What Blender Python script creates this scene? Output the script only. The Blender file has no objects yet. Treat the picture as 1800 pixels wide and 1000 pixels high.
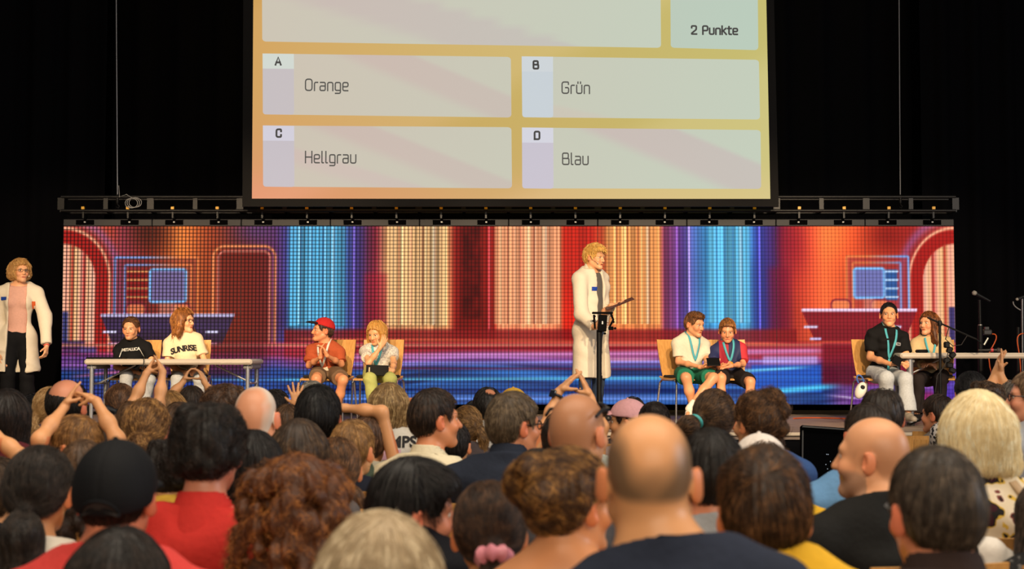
import bpy, math, random
import numpy as np
from mathutils import Vector, Matrix
from mathutils.bvhtree import BVHTree
from concurrent.futures import ThreadPoolExecutor

SC = bpy.context.scene
COL = SC.collection
PI = math.pi
rad = math.radians

# ------------------------------------------------------------------ camera, world, lights, exposure
FPX = 2430.0                      # focal length in pixels of the 1800 x 1000 frame
CAM_H = 1.42
PITCH = math.atan((625 - 500) / FPX)
STAGE_Z = 0.752
cam_data = bpy.data.cameras.new('camera')
cam_data.sensor_width = 36.0
cam_data.lens = 36.0 * FPX / 1800.0
cam_data.clip_end = 200
cam_data.dof.use_dof = True
cam_data.dof.focus_distance = 13.6
cam_data.dof.aperture_fstop = 4.2
cam = bpy.data.objects.new('camera', cam_data)
cam.location = (0, 0, CAM_H)
cam.rotation_euler = (PI / 2 + PITCH, 0, 0)
COL.objects.link(cam)
SC.camera = cam
vs = SC.view_settings
vs.view_transform = 'Standard'
vs.look = 'None'
vs.exposure = 0.0
vs.gamma = 1.0
vs.use_curve_mapping = False
SC.cycles.use_denoising = True
SC.cycles.max_bounces = 5
SC.cycles.diffuse_bounces = 2
SC.cycles.glossy_bounces = 2
SC.cycles.transparent_max_bounces = 6
SC.cycles.caustics_reflective = False
SC.cycles.caustics_refractive = False

world = bpy.data.worlds.new('hall')
SC.world = world
world.use_nodes = True
world.node_tree.nodes['Background'].inputs[0].default_value = (1.0, 0.88, 0.74, 1)
world.node_tree.nodes['Background'].inputs[1].default_value = 0.10


def area_light(name, loc, target, sx, sy, power, color):
    d = bpy.data.lights.new(name, 'AREA')
    d.shape = 'RECTANGLE'
    d.size, d.size_y = sx, sy
    d.energy = power
    d.color = color
    o = bpy.data.objects.new(name, d)
    o.location = loc
    o.rotation_euler = (Vector(target) - Vector(loc)).to_track_quat('-Z', 'Y').to_euler()
    COL.objects.link(o)
    return o


# hall lamps over the audience, a bright window side, and the stage's front wash
area_light('hall_lamps', (0.5, 3.2, 7.0), (0.5, 4.2, 0), 9, 5, 500, (1.0, 0.86, 0.68))
area_light('hall_lamps_rear', (1.0, -5.0, 5.2), (0.3, 6.0, 0.6), 8, 3, 540, (1.0, 0.84, 0.64))
area_light('side_window', (10.5, 4.0, 4.2), (0, 6.0, 1.2), 5, 3, 360, (0.92, 0.95, 1.0))


def spot(name, loc, target, angle, power, color):
    d = bpy.data.lights.new(name, 'SPOT')
    d.energy = power
    d.color = color
    d.spot_size = rad(angle)
    d.spot_blend = 0.45
    d.shadow_soft_size = 0.12
    o = bpy.data.objects.new(name, d)
    o.location = loc
    o.rotation_euler = (Vector(target) - Vector(loc)).to_track_quat('-Z', 'Y').to_euler()
    COL.objects.link(o)


for k, (lx, tx) in enumerate(((-4.6, -5.0), (-2.9, -3.0), (-1.0, -1.6), (0.9, 0.9), (2.4, 2.4), (4.4, 4.2))):
    spot('stage_spotlight', (lx, 3.4, 5.3), (tx, 13.8, 1.95), 23, 3050, (1.0, 0.74, 0.46))


def at(px, py, D):
    """World point at world depth D seen at pixel (px, py) of the photograph."""
    u = (px - 900.0) / FPX
    v = (500.0 - py) / FPX
    dy = math.cos(PITCH) - v * math.sin(PITCH)
    dz = math.sin(PITCH) + v * math.cos(PITCH)
    t = D / dy
    return np.array([u * t, D, CAM_H + dz * t])


# ------------------------------------------------------------------ materials
def lin(c):
    out = []
    for v in c[:3]:
        v = v / 255.0
        out.append(v / 12.92 if v <= 0.04045 else ((v + 0.055) / 1.055) ** 2.4)
    return tuple(out)


def lin_np(a):
    a = np.clip(a / 255.0, 0, 1)
    return np.where(a <= 0.04045, a / 12.92, ((a + 0.055) / 1.055) ** 2.4)


MATS = {}


def new_mat(key):
    m = bpy.data.materials.new(key)
    m.use_nodes = True
    nt = m.node_tree
    return m, nt, nt.nodes['Principled BSDF']


def plain(key, c, rough=0.55, metal=0.0, bump=0.0, bscale=80, var=0.0, spec=0.5):
    if key in MATS:
        return MATS[key]
    m, nt, b = new_mat(key)
    col = (*lin(c), 1)
    b.inputs['Base Color'].default_value = col
    b.inputs['Roughness'].default_value = rough
    b.inputs['Metallic'].default_value = metal
    b.inputs['Specular IOR Level'].default_value = spec
    if bump or var:
        tc = nt.nodes.new('ShaderNodeTexCoord')
        n = nt.nodes.new('ShaderNodeTexNoise')
        n.inputs['Scale'].default_value = bscale
        n.inputs['Detail'].default_value = 4
        nt.links.new(tc.outputs['Object'], n.inputs['Vector'])
        if bump:
            bp = nt.nodes.new('ShaderNodeBump')
            bp.inputs['Strength'].default_value = bump
            bp.inputs['Distance'].default_value = 0.01
            nt.links.new(n.outputs['Fac'], bp.inputs['Height'])
            nt.links.new(bp.outputs['Normal'], b.inputs['Normal'])
        if var:
            mx = nt.nodes.new('ShaderNodeMix')
            mx.data_type = 'RGBA'
            mx.inputs[6].default_value = tuple(v * (1 - var) for v in col[:3]) + (1,)
            mx.inputs[7].default_value = tuple(min(1, v * (1 + var)) for v in col[:3]) + (1,)
            nt.links.new(n.outputs['Fac'], mx.inputs[0])
            nt.links.new(mx.outputs[2], b.inputs['Base Color'])
    MATS[key] = m
    return m


def fabric(c, key=None, rough=0.85):
    return plain(key or 'fabric_%d_%d_%d' % tuple(c[:3]), c, rough, 0, 0.25, 55, 0.10, 0.2)


def ramp_mat(key, stops, scale, tex='noise', rough=0.85, detail=3, stretch=(1, 1, 1), const=True):
    if key in MATS:
        return MATS[key]
    m, nt, b = new_mat(key)
    tc = nt.nodes.new('ShaderNodeTexCoord')
    mp = nt.nodes.new('ShaderNodeMapping')
    mp.inputs['Scale'].default_value = stretch
    nt.links.new(tc.outputs['Object'], mp.inputs[0])
    if tex == 'voronoi':
        n = nt.nodes.new('ShaderNodeTexVoronoi')
        out = n.outputs['Distance']
    else:
        n = nt.nodes.new('ShaderNodeTexNoise')
        n.inputs['Detail'].default_value = detail
        out = n.outputs['Fac']
    n.inputs['Scale'].default_value = scale
    nt.links.new(mp.outputs[0], n.inputs['Vector'])
    r = nt.nodes.new('ShaderNodeValToRGB')
    r.color_ramp.interpolation = 'CONSTANT' if const else 'LINEAR'
    e = r.color_ramp.elements
    while len(e) < len(stops):
        e.new(0.5)
    for el, (p, c) in zip(e, stops):
        el.position = p
        el.color = (*lin(c), 1)
    nt.links.new(out, r.inputs[0])
    nt.links.new(r.outputs[0], b.inputs['Base Color'])
    b.inputs['Roughness'].default_value = rough
    b.inputs['Specular IOR Level'].default_value = 0.25
    MATS[key] = m
    return m


def wood(key='beech', c1=(222, 168, 100), c2=(200, 144, 78)):
    if key in MATS:
        return MATS[key]
    m = ramp_mat(key, [(0.3, c2), (0.7, c1)], 9, rough=0.42, detail=5, stretch=(7, 7, 0.7), const=False)
    return m


def hair_mat(c, c2=None):
    c2 = c2 or tuple(min(255, int(v * 1.55) + 10) for v in c)
    key = 'hair_%d_%d_%d_%d' % (*c, c2[0])
    if key in MATS:
        return MATS[key]
    m, nt, b = new_mat(key)
    hi = nt.nodes.new('ShaderNodeHairInfo')
    tc = nt.nodes.new('ShaderNodeTexCoord')
    n = nt.nodes.new('ShaderNodeTexNoise')
    n.inputs['Scale'].default_value = 38
    n.inputs['Detail'].default_value = 3
    nt.links.new(tc.outputs['Object'], n.inputs['Vector'])
    mul = nt.nodes.new('ShaderNodeMath')
    mul.operation = 'MULTIPLY_ADD'
    nt.links.new(hi.outputs['Random'], mul.inputs[0])
    mul.inputs[1].default_value = 0.75
    sub = nt.nodes.new('ShaderNodeMath')
    sub.operation = 'MULTIPLY_ADD'
    nt.links.new(n.outputs['Fac'], sub.inputs[0])
    sub.inputs[1].default_value = 1.9
    sub.inputs[2].default_value = -0.85
    nt.links.new(sub.outputs[0], mul.inputs[2])
    r = nt.nodes.new('ShaderNodeValToRGB')
    r.color_ramp.elements[0].color = (*[v * (0.55 + 0.3 * (c[0] > 160)) for v in lin(c)], 1)
    r.color_ramp.elements[1].color = (*lin(c2), 1)
    e = r.color_ramp.elements.new(0.45)
    e.color = (*lin(c), 1)
    nt.links.new(mul.outputs[0], r.inputs[0])
    nt.links.new(r.outputs[0], b.inputs['Base Color'])
    b.inputs['Roughness'].default_value = 0.48
    b.inputs['Specular IOR Level'].default_value = 0.35
    MATS[key] = m
    return m


def vcol_mat(key, rough=0.5, emit=None):
    if key in MATS:
        return MATS[key]
    m, nt, b = new_mat(key)
    a = nt.nodes.new('ShaderNodeAttribute')
    a.attribute_name = 'Col'
    nt.links.new(a.outputs['Color'], b.inputs['Base Color'])
    b.inputs['Roughness'].default_value = rough
    b.inputs['Specular IOR Level'].default_value = 0.35
    MATS[key] = m
    return m


def emit_flat(key, c, strength=1.0):
    if key in MATS:
        return MATS[key]
    m, nt, b = new_mat(key)
    b.inputs['Base Color'].default_value = (0.02, 0.02, 0.02, 1)
    b.inputs['Emission Color'].default_value = (*lin(c), 1)
    b.inputs['Emission Strength'].default_value = strength
    b.inputs['Roughness'].default_value = 0.9
    b.inputs['Specular IOR Level'].default_value = 0.0
    MATS[key] = m
    return m


def emit_vcol(key, strength=1.0, grid=False):
    if key in MATS:
        return MATS[key]
    m, nt, b = new_mat(key)
    a = nt.nodes.new('ShaderNodeAttribute')
    a.attribute_name = 'Col'
    b.inputs['Base Color'].default_value = (0.01, 0.01, 0.012, 1)
    b.inputs['Roughness'].default_value = 0.8
    b.inputs['Specular IOR Level'].default_value = 0.0
    b.inputs['Emission Strength'].default_value = strength
    src = a.outputs['Color']
    if grid:                                    # black gaps between the diode cells of the wall
        tc = nt.nodes.new('ShaderNodeTexCoord')
        sp = nt.nodes.new('ShaderNodeSeparateXYZ')
        nt.links.new(tc.outputs['Object'], sp.inputs[0])

        def M(op, x, y=None, z=None):
            q = nt.nodes.new('ShaderNodeMath')
            q.operation = op
            for i, v in enumerate((x, y, z)):
                if v is None:
                    continue
                if isinstance(v, (int, float)):
                    q.inputs[i].default_value = v
                else:
                    nt.links.new(v, q.inputs[i])
            return q.outputs[0]
        ga = nt.nodes.new('ShaderNodeAttribute')
        ga.attribute_name = 'Gap'
        dark = None
        for o_, pitch_, wgt in ((sp.outputs[0], 0.0417, 1.0), (sp.outputs[2], 0.0417, 0.85)):
            fr = M('FRACT', M('DIVIDE', o_, pitch_))
            tri = M('ABSOLUTE', M('SUBTRACT', fr, 0.5))          # 0 in the cell's middle, .5 at its edge
            sm = nt.nodes.new('ShaderNodeMapRange')
            sm.interpolation_type = 'SMOOTHSTEP'
            sm.inputs[1].default_value = 0.24
            sm.inputs[2].default_value = 0.46
            nt.links.new(tri, sm.inputs[0])
            keep = M('SUBTRACT', 1.0, M('MULTIPLY', M('MULTIPLY', sm.outputs[0], ga.outputs['Fac']), wgt))
            dark = keep if dark is None else M('MULTIPLY', dark, keep)
        mx = nt.nodes.new('ShaderNodeVectorMath')
        mx.operation = 'SCALE'
        nt.links.new(src, mx.inputs[0])
        nt.links.new(dark, mx.inputs['Scale'])
        src = mx.outputs[0]
    nt.links.new(src, b.inputs['Emission Color'])
    MATS[key] = m
    return m


# ------------------------------------------------------------------ object helpers
def mesh_np(name, V, F, m, parent=None, loc=None, col=None, extra=None):
    """Link ONE mesh object from numpy vertices and quad / triangle faces."""
    me = bpy.data.meshes.new(name)
    V = np.asarray(V, dtype=np.float32)
    F = np.asarray(F, dtype=np.int32)
    me.vertices.add(len(V))
    me.vertices.foreach_set('co', V.ravel())
    nf, w = F.shape
    me.loops.add(nf * w)
    me.loops.foreach_set('vertex_index', F.ravel())
    me.polygons.add(nf)
    me.polygons.foreach_set('loop_start', np.arange(0, nf * w, w, dtype=np.int32))
    me.update(calc_edges=True)
    if col is not None:
        a = me.color_attributes.new('Col', 'FLOAT_COLOR', 'POINT')
        c4 = np.ones((len(V), 4), dtype=np.float32)
        c4[:, :3] = col
        a.data.foreach_set('color', c4.ravel())
    if extra is not None:
        for k, arr in extra.items():
            a = me.attributes.new(k, 'FLOAT', 'POINT')
            a.data.foreach_set('value', np.asarray(arr, dtype=np.float32))
    me.materials.append(m)
    return link(name, me, parent, loc)


def link(name, me, parent=None, loc=None):
    o = bpy.data.objects.new(name, me)
    COL.objects.link(o)
    if parent is not None:
        o.parent = parent
    if loc is not None:
        o.location = loc
    return o


def tag(o, label=None, cat=None, group=None, kind=None):
    if label:
        o['label'] = label
    if cat:
        o['category'] = cat
    if group:
        o['group'] = group
    if kind:
        o['kind'] = kind
    return o


def thing(name, loc, label, cat, group=None, rz=0.0):
    o = bpy.data.objects.new(name, None)
    o.empty_display_size = 0.1
    o.location = loc
    o.rotation_euler = (0, 0, rz)
    COL.objects.link(o)
    return tag(o, label, cat, group)


class MB:
    """Collects shapes into one mesh."""

    def __init__(self):
        self.v, self.f = [], []

    def add(self, vs_, fs_):
        b = len(self.v)
        self.v += [tuple(map(float, p)) for p in vs_]
        self.f += [tuple(b + i for i in q) for q in fs_]
        return self

    def box(self, c, s, R=None, bev=0.0):
        hx, hy, hz = s[0] / 2, s[1] / 2, s[2] / 2
        if bev <= 0:
            pts = [(x, y, z) for x in (-hx, hx) for y in (-hy, hy) for z in (-hz, hz)]
            fs_ = [(0, 1, 3, 2), (4, 6, 7, 5), (0, 4, 5, 1), (2, 3, 7, 6), (0, 2, 6, 4), (1, 5, 7, 3)]
        else:                                    # chamfered box: three shrunken face pairs
            bv = min(bev, hx * 0.9, hy * 0.9, hz * 0.9)
            pts, ix = [], {}
            for sx in (-1, 1):
                for sy in (-1, 1):
                    for sz in (-1, 1):
                        for ax in range(3):
                            p = [sx * (hx - bv), sy * (hy - bv), sz * (hz - bv)]
                            p[ax] = (sx * hx, sy * hy, sz * hz)[ax]
                            ix[(sx, sy, sz, ax)] = len(pts)
                            pts.append(tuple(p))
            fs_ = []
            for ax in range(3):
                a1, a2 = [(1, 2), (0, 2), (0, 1)][ax]
                for s_ in (-1, 1):
                    q = []
                    for u, w in ((-1, -1), (1, -1), (1, 1), (-1, 1)):
                        k = [0, 0, 0]
                        k[ax], k[a1], k[a2] = s_, u, w
                        q.append(ix[(*k, ax)])
                    fs_.append(tuple(q))
            for ax in range(3):                  # edge chamfers
                a1, a2 = [(1, 2), (0, 2), (0, 1)][ax]
                for u in (-1, 1):
                    for w in (-1, 1):
                        k0, k1 = [0] * 3, [0] * 3
                        k0[ax], k1[ax] = -1, 1
                        for k in (k0, k1):
                            k[a1], k[a2] = u, w
                        fs_.append((ix[(*k0, a1)], ix[(*k1, a1)], ix[(*k1, a2)], ix[(*k0, a2)]))
            for sx in (-1, 1):
                for sy in (-1, 1):
                    for sz in (-1, 1):
                        fs_.append(tuple(ix[(sx, sy, sz, a)] for a in range(3)))
        if R is not None:
            pts = [tuple(R @ Vector(p)) for p in pts]
        pts = [(p[0] + c[0], p[1] + c[1], p[2] + c[2]) for p in pts]
        return self.add(pts, fs_)

    def tube(self, path, r, n=8, closed=False, caps=True):
        path = [Vector(p) for p in path]
        rs = r if isinstance(r, (list, tuple)) else [r] * len(path)
        k = len(path)
        ring, up = [], None
        for i, p in enumerate(path):
            a = path[(i - 1) % k] if (closed or i) else p
            b = path[(i + 1) % k] if (closed or i < k - 1) else p
            d = (b - a)
            d = d.normalized() if d.length > 1e-9 else Vector((0, 0, 1))
            if up is None:
                up = Vector((0, 0, 1)) if abs(d.z) < 0.9 else Vector((1, 0, 0))
            x = d.cross(up)
            x = x.normalized() if x.length > 1e-6 else d.orthogonal().normalized()
            y = x.cross(d).normalized()
            up = y
            ring.append([tuple(p + (x * math.cos(t) + y * math.sin(t)) * rs[i]) for t in [2 * PI * j / n for j in range(n)]])
        vs_ = [q for rr in ring for q in rr]
        fs_ = []
        m_ = k if closed else k - 1
        for i in range(m_):
            i2 = (i + 1) % k
            for j in range(n):
                j2 = (j + 1) % n
                fs_.append((i * n + j, i * n + j2, i2 * n + j2, i2 * n + j))
        if caps and not closed:
            fs_.append(tuple(range(n))[::-1])
            fs_.append(tuple((k - 1) * n + j for j in range(n)))
        return self.add(vs_, fs_)

    def lathe(self, c, prof, axis=(0, 0, 1), n=20):
        A = Vector(axis).normalized()
        x = A.orthogonal().normalized()
        y = A.cross(x)
        c = Vector(c)
        vs_, fs_ = [], []
        for (r, h) in prof:
            for j in range(n):
                t = 2 * PI * j / n
                vs_.append(tuple(c + A * h + (x * math.cos(t) + y * math.sin(t)) * r))
        for i in range(len(prof) - 1):
            for j in range(n):
                j2 = (j + 1) % n
                fs_.append((i * n + j, i * n + j2, (i + 1) * n + j2, (i + 1) * n + j))
        fs_.append(tuple(range(n))[::-1])
        fs_.append(tuple((len(prof) - 1) * n + j for j in range(n)))
        return self.add(vs_, fs_)

    def build(self, name, m, parent=None, loc=None, flat=False):
        me = bpy.data.meshes.new(name)
        me.from_pydata(self.v, [], self.f, shade_flat=flat)
        me.materials.append(m)
        if not flat:
            try:
                me.set_sharp_from_angle(angle=rad(38))
            except Exception:
                pass
        return link(name, me, parent, loc)


def text_mesh(s, size, bold=0.0, extrude=0.0, align='CENTER', space=1.0):
    cu = bpy.data.curves.new('lettering', 'FONT')
    cu.body = s
    cu.size = size
    cu.align_x = align
    cu.align_y = 'CENTER'
    cu.offset = bold
    cu.extrude = extrude
    cu.space_character = space
    cu.resolution_u = 3
    o = bpy.data.objects.new('lettering', cu)
    COL.objects.link(o)
    dg = bpy.context.evaluated_depsgraph_get()
    me = bpy.data.meshes.new_from_object(o.evaluated_get(dg))
    bpy.data.objects.remove(o)
    bpy.data.curves.remove(cu)
    return me


def rot3(yaw, pitch=0.0, roll=0.0):
    """Columns right, forward, up. yaw 0 looks towards +Y, positive turns to +X; pitch up; roll tips the head to its right."""
    y, p, r = rad(yaw), rad(pitch), rad(roll)
    f = np.array([math.sin(y), math.cos(y), 0.0])
    x = np.array([math.cos(y), -math.sin(y), 0.0])
    z = np.array([0, 0, 1.0])
    f2 = f * math.cos(p) + z * math.sin(p)
    u = z * math.cos(p) - f * math.sin(p)
    x2 = x * math.cos(r) - u * math.sin(r)
    u2 = u * math.cos(r) + x * math.sin(r)
    return np.stack([x2, f2, u2], axis=1)
# ------------------------------------------------------------------ implicit surfaces: bodies, clothes and hair are grown from these
def cone(a, b, ra, rb, k=0.02, op=1):
    return ('c', np.asarray(a, float), np.asarray(b, float), ra, rb, k, op)


def ell(c, r, R=None, k=0.02, op=1):
    return ('e', np.asarray(c, float), np.asarray(r, float), np.eye(3) if R is None else R, 0, k, op)


def prim_d(p, X, Y, Z):
    if p[0] == 'c':
        _, a, b, ra, rb, _, _ = p
        d = b - a
        L = float(d @ d) + 1e-12
        px, py, pz = X - a[0], Y - a[1], Z - a[2]
        t = np.clip((px * d[0] + py * d[1] + pz * d[2]) / L, 0, 1)
        return np.sqrt((px - t * d[0]) ** 2 + (py - t * d[1]) ** 2 + (pz - t * d[2]) ** 2) - (ra + t * (rb - ra))
    _, c, r, R, _, _, _ = p
    px, py, pz = X - c[0], Y - c[1], Z - c[2]
    q = [(px * R[0, i] + py * R[1, i] + pz * R[2, i]) / r[i] for i in range(3)]
    k0 = np.sqrt(q[0] ** 2 + q[1] ** 2 + q[2] ** 2)
    k1 = np.sqrt((q[0] / r[0]) ** 2 + (q[1] / r[1]) ** 2 + (q[2] / r[2]) ** 2) + 1e-9
    return k0 * (k0 - 1.0) / k1


def prim_box(p):
    if p[0] == 'c':
        _, a, b, ra, rb, _, _ = p
        m = max(ra, rb)
        return np.minimum(a, b) - m, np.maximum(a, b) + m
    _, c, r, R, _, _, _ = p
    e = np.abs(R) @ r
    return c - e, c + e


def smin(a, b, k):
    h = np.clip(0.5 + 0.5 * (b - a) / k, 0, 1)
    return b * (1 - h) + a * h - k * h * (1 - h)


def combine(a, d, k, op):
    if op == 1:
        return smin(a, d, k)
    return -smin(-a, d, k)                       # carve


def eval_pts(prims, P, cuts=()):
    X, Y, Z = P[:, 0], P[:, 1], P[:, 2]
    v = np.full(len(P), 1.0)
    for p in prims:
        v = combine(v, prim_d(p, X, Y, Z), p[5], p[6])
    for c in cuts:
        v = np.maximum(v, c(X, Y, Z))
    return v


def bounds(prims, pad):
    lo = np.min([prim_box(p)[0] for p in prims if p[6] == 1], axis=0) - pad
    hi = np.max([prim_box(p)[1] for p in prims if p[6] == 1], axis=0) + pad
    return lo, hi


def axis(lo, hi, coarse, fines=()):
    """Grid coordinates from lo to hi, `coarse` apart, finer inside each (a, b, v) of fines."""
    out, x = [lo], lo
    while x < hi:
        st = coarse
        for a, b, v in fines:
            if a - coarse <= x <= b:
                st = min(st, v)
        x += st
        out.append(x)
    return np.array(out)


def surface(prims, coarse, fines=None, cuts=(), smooth=1):
    """Mesh of the blended primitives (naive surface nets). fines: boxes (lo, hi, step)."""
    pad = coarse * 2.2
    lo, hi = bounds(prims, pad)
    ax = []
    for i in range(3):
        ax.append(axis(lo[i], hi[i], coarse, [(f[0][i], f[1][i], f[2]) for f in (fines or [])]))
    xs, ys, zs = [a.astype(np.float32) for a in ax]
    vol = np.full((len(xs), len(ys), len(zs)), 1.0, dtype=np.float32)
    for p in prims:
        a, b = prim_box(p)
        m = p[5] + coarse * 1.8
        i0, i1 = np.searchsorted(xs, a[0] - m), np.searchsorted(xs, b[0] + m)
        j0, j1 = np.searchsorted(ys, a[1] - m), np.searchsorted(ys, b[1] + m)
        k0, k1 = np.searchsorted(zs, a[2] - m), np.searchsorted(zs, b[2] + m)
        if i1 <= i0 or j1 <= j0 or k1 <= k0:
            continue
        d = prim_d(p, xs[i0:i1, None, None], ys[None, j0:j1, None], zs[None, None, k0:k1])
        s = vol[i0:i1, j0:j1, k0:k1]
        s[...] = combine(s, d, p[5], p[6])
    for c in cuts:
        vol = np.maximum(vol, c(xs[:, None, None], ys[None, :, None], zs[None, None, :])).astype(np.float32)
    vol[0] = vol[-1] = 1
    vol[:, 0] = vol[:, -1] = 1
    vol[:, :, 0] = vol[:, :, -1] = 1
    return nets(vol, xs, ys, zs, smooth)


EDGES = [(0, 1), (2, 3), (4, 5), (6, 7), (0, 2), (1, 3), (4, 6), (5, 7), (0, 4), (1, 5), (2, 6), (3, 7)]
CORN = np.array([(i, j, k) for i in (0, 1) for j in (0, 1) for k in (0, 1)])


def nets(vol, xs, ys, zs, smooth):
    s = vol < 0
    n = np.zeros(tuple(q - 1 for q in s.shape), dtype=np.uint8)
    for i, j, k in CORN:
        n += s[i:s.shape[0] - 1 + i, j:s.shape[1] - 1 + j, k:s.shape[2] - 1 + k]
    mixed = (n > 0) & (n < 8)
    I, J, K = np.nonzero(mixed)
    if len(I) == 0:
        return np.zeros((0, 3)), np.zeros((0, 4), int)
    idx = np.full(mixed.shape, -1, dtype=np.int32)
    idx[I, J, K] = np.arange(len(I))
    cv = [vol[I + i, J + j, K + k] for i, j, k in CORN]
    acc = np.zeros((len(I), 3))
    cnt = np.zeros(len(I))
    for a, b in EDGES:
        va, vb = cv[a], cv[b]
        m = (va < 0) != (vb < 0)
        t = np.where(m, va / np.where(m, va - vb, 1), 0)
        acc += np.where(m[:, None], CORN[a] + t[:, None] * (CORN[b] - CORN[a]), 0)
        cnt += m
    acc /= cnt[:, None]
    V = np.stack([xs[I] + acc[:, 0] * (xs[I + 1] - xs[I]),
                  ys[J] + acc[:, 1] * (ys[J + 1] - ys[J]),
                  zs[K] + acc[:, 2] * (zs[K + 1] - zs[K])], axis=1)
    Q = []
    for axn in range(3):
        sl0 = [slice(1, -1)] * 3
        sl1 = [slice(1, -1)] * 3
        sl0[axn] = slice(0, -1)
        sl1[axn] = slice(1, None)
        d = s[tuple(sl0)] != s[tuple(sl1)]
        i, j, k = np.nonzero(d)
        ins = s[tuple(sl0)][i, j, k]
        c = np.stack([i, j, k], axis=1)
        for q in range(3):
            if q != axn:
                c[:, q] += 1
        a1, a2 = [(1, 2), (2, 0), (0, 1)][axn]
        e1, e2 = np.zeros(3, int), np.zeros(3, int)
        e1[a1], e2[a2] = 1, 1
        q4 = [c - e1 - e2, c - e2, c, c - e1]
        f = np.stack([idx[t[:, 0], t[:, 1], t[:, 2]] for t in q4], axis=1)
        f[~ins] = f[~ins][:, ::-1]
        Q.append(f)
    F = np.concatenate(Q)
    F = F[(F >= 0).all(axis=1)]
    for _ in range(smooth):
        V = relax(V, F, 0.5)
    return V, F


def relax(V, F, w):
    nv = len(V)
    a = np.concatenate([F[:, 0], F[:, 1], F[:, 2], F[:, 3]])
    b = np.concatenate([F[:, 1], F[:, 2], F[:, 3], F[:, 0]])
    cnt = np.bincount(a, minlength=nv) + np.bincount(b, minlength=nv)
    out = np.empty_like(V)
    for i in range(3):
        out[:, i] = np.bincount(a, V[b, i], nv) + np.bincount(b, V[a, i], nv)
    out /= np.maximum(cnt, 1)[:, None]
    return V * (1 - w) + out * w


def normals(V, F):
    n = np.cross(V[F[:, 2]] - V[F[:, 0]], V[F[:, 3]] - V[F[:, 1]])
    N = np.zeros_like(V)
    for i in range(4):
        for k in range(3):
            N[:, k] += np.bincount(F[:, i], n[:, k], len(V))
    return N / (np.linalg.norm(N, axis=1, keepdims=True) + 1e-12)


def wob(P, seed, freq, n=5):
    """Smooth pseudo-noise in about -1..1."""
    rg = np.random.RandomState(seed)
    out = 0
    for _ in range(n):
        d = rg.normal(size=3)
        d /= np.linalg.norm(d)
        out = out + np.sin(P @ d * freq * rg.uniform(0.6, 1.7) + rg.uniform(0, 6.28) + 1.5 * np.sin(P @ rg.normal(size=3) * freq * 0.4))
    return out / n ** 0.5 / 1.2
# ------------------------------------------------------------------ people
SKIN = (222, 160, 111)


def flat_cone(a, b, ra, rb, k=0.02):
    """Round cone whose far end is cut flat, for sleeves and hems."""
    return ('f', np.asarray(a, float), np.asarray(b, float), ra, rb, k, 1)


_prim_d0, _prim_box0 = prim_d, prim_box


def prim_d(p, X, Y, Z):
    if p[0] != 'f':
        return _prim_d0(p, X, Y, Z)
    _, a, b, ra, rb, _, _ = p
    d = (b - a)
    L = np.linalg.norm(d) + 1e-9
    u = d / L
    c = _prim_d0(('c', a, b + u * 0.06, ra, rb + (rb - ra) * 0.06 / L, 0, 1), X, Y, Z)
    return np.maximum(c, (X - b[0]) * u[0] + (Y - b[1]) * u[1] + (Z - b[2]) * u[2])


def prim_box(p):
    return _prim_box0(('c',) + tuple(p[1:])) if p[0] == 'f' else _prim_box0(p)


def head_prims(H, R, s, kid=False, ears=34, nose=1.0, jaw=1.0):
    def w(x, y, z):
        return H + R @ (np.array([x, y, z]) * s)

    def E(c, r, k, op=1, RR=None):
        return ell(w(*c), np.array(r) * s, R if RR is None else R @ RR, k * s, op)

    def C(a, b, ra, rb, k, op=1):
        return cone(w(*a), w(*b), ra * s, rb * s, k * s, op)
    ch = -0.097 if kid else -0.106
    P = [E((0, -0.012, 0.035), (0.076, 0.094, 0.085), 0.02),
         E((0, -0.042, -0.005), (0.062, 0.058, 0.062), 0.03),
         E((0, 0.030, -0.030), (0.060 * jaw, 0.066, 0.078), 0.03),
         C((0.050 * jaw, -0.002, -0.052), (0.012, 0.074, ch + 0.010), 0.020, 0.019, 0.025),
         C((-0.050 * jaw, -0.002, -0.052), (-0.012, 0.074, ch + 0.010), 0.020, 0.019, 0.025),
         E((0, 0.082, ch + 0.012), (0.020, 0.017, 0.015), 0.015),
         C((-0.034, 0.072, 0.026), (0.034, 0.072, 0.026), 0.014, 0.014, 0.02),
         E((0.038, 0.064, -0.028), (0.024, 0.026, 0.024), 0.02),
         E((-0.038, 0.064, -0.028), (0.024, 0.026, 0.024), 0.02),
         E((0.030, 0.092, 0.007), (0.016, 0.014, 0.0070), 0.007, -1),
         E((-0.030, 0.092, 0.007), (0.016, 0.014, 0.0070), 0.007, -1),
         C((0, 0.086, 0.018), (0, 0.086 + 0.024 * nose, -0.026), 0.008, 0.0125, 0.012),
         E((0.012, 0.094, -0.030), (0.009, 0.011, 0.008), 0.008),
         E((-0.012, 0.094, -0.030), (0.009, 0.011, 0.008), 0.008),
         C((-0.020, 0.084, -0.057), (0.020, 0.084, -0.057), 0.0075, 0.0075, 0.008),
         C((-0.015, 0.083, -0.068), (0.015, 0.083, -0.068), 0.0080, 0.0080, 0.008)]
    if ears:
        for sx in (1, -1):
            t = rad(ears) * sx
            RR = np.array([[math.cos(t), -math.sin(t), 0], [math.sin(t), math.cos(t), 0], [0, 0, 1]])
            RR = RR.T
            P.append(E((0.086 * sx, -0.016, -0.008), (0.0090, 0.022, 0.034), 0.008, 1, RR))
            P.append(E((0.093 * sx, -0.003, -0.003), (0.006, 0.011, 0.020), 0.005, -1, RR))
    return P


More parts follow.
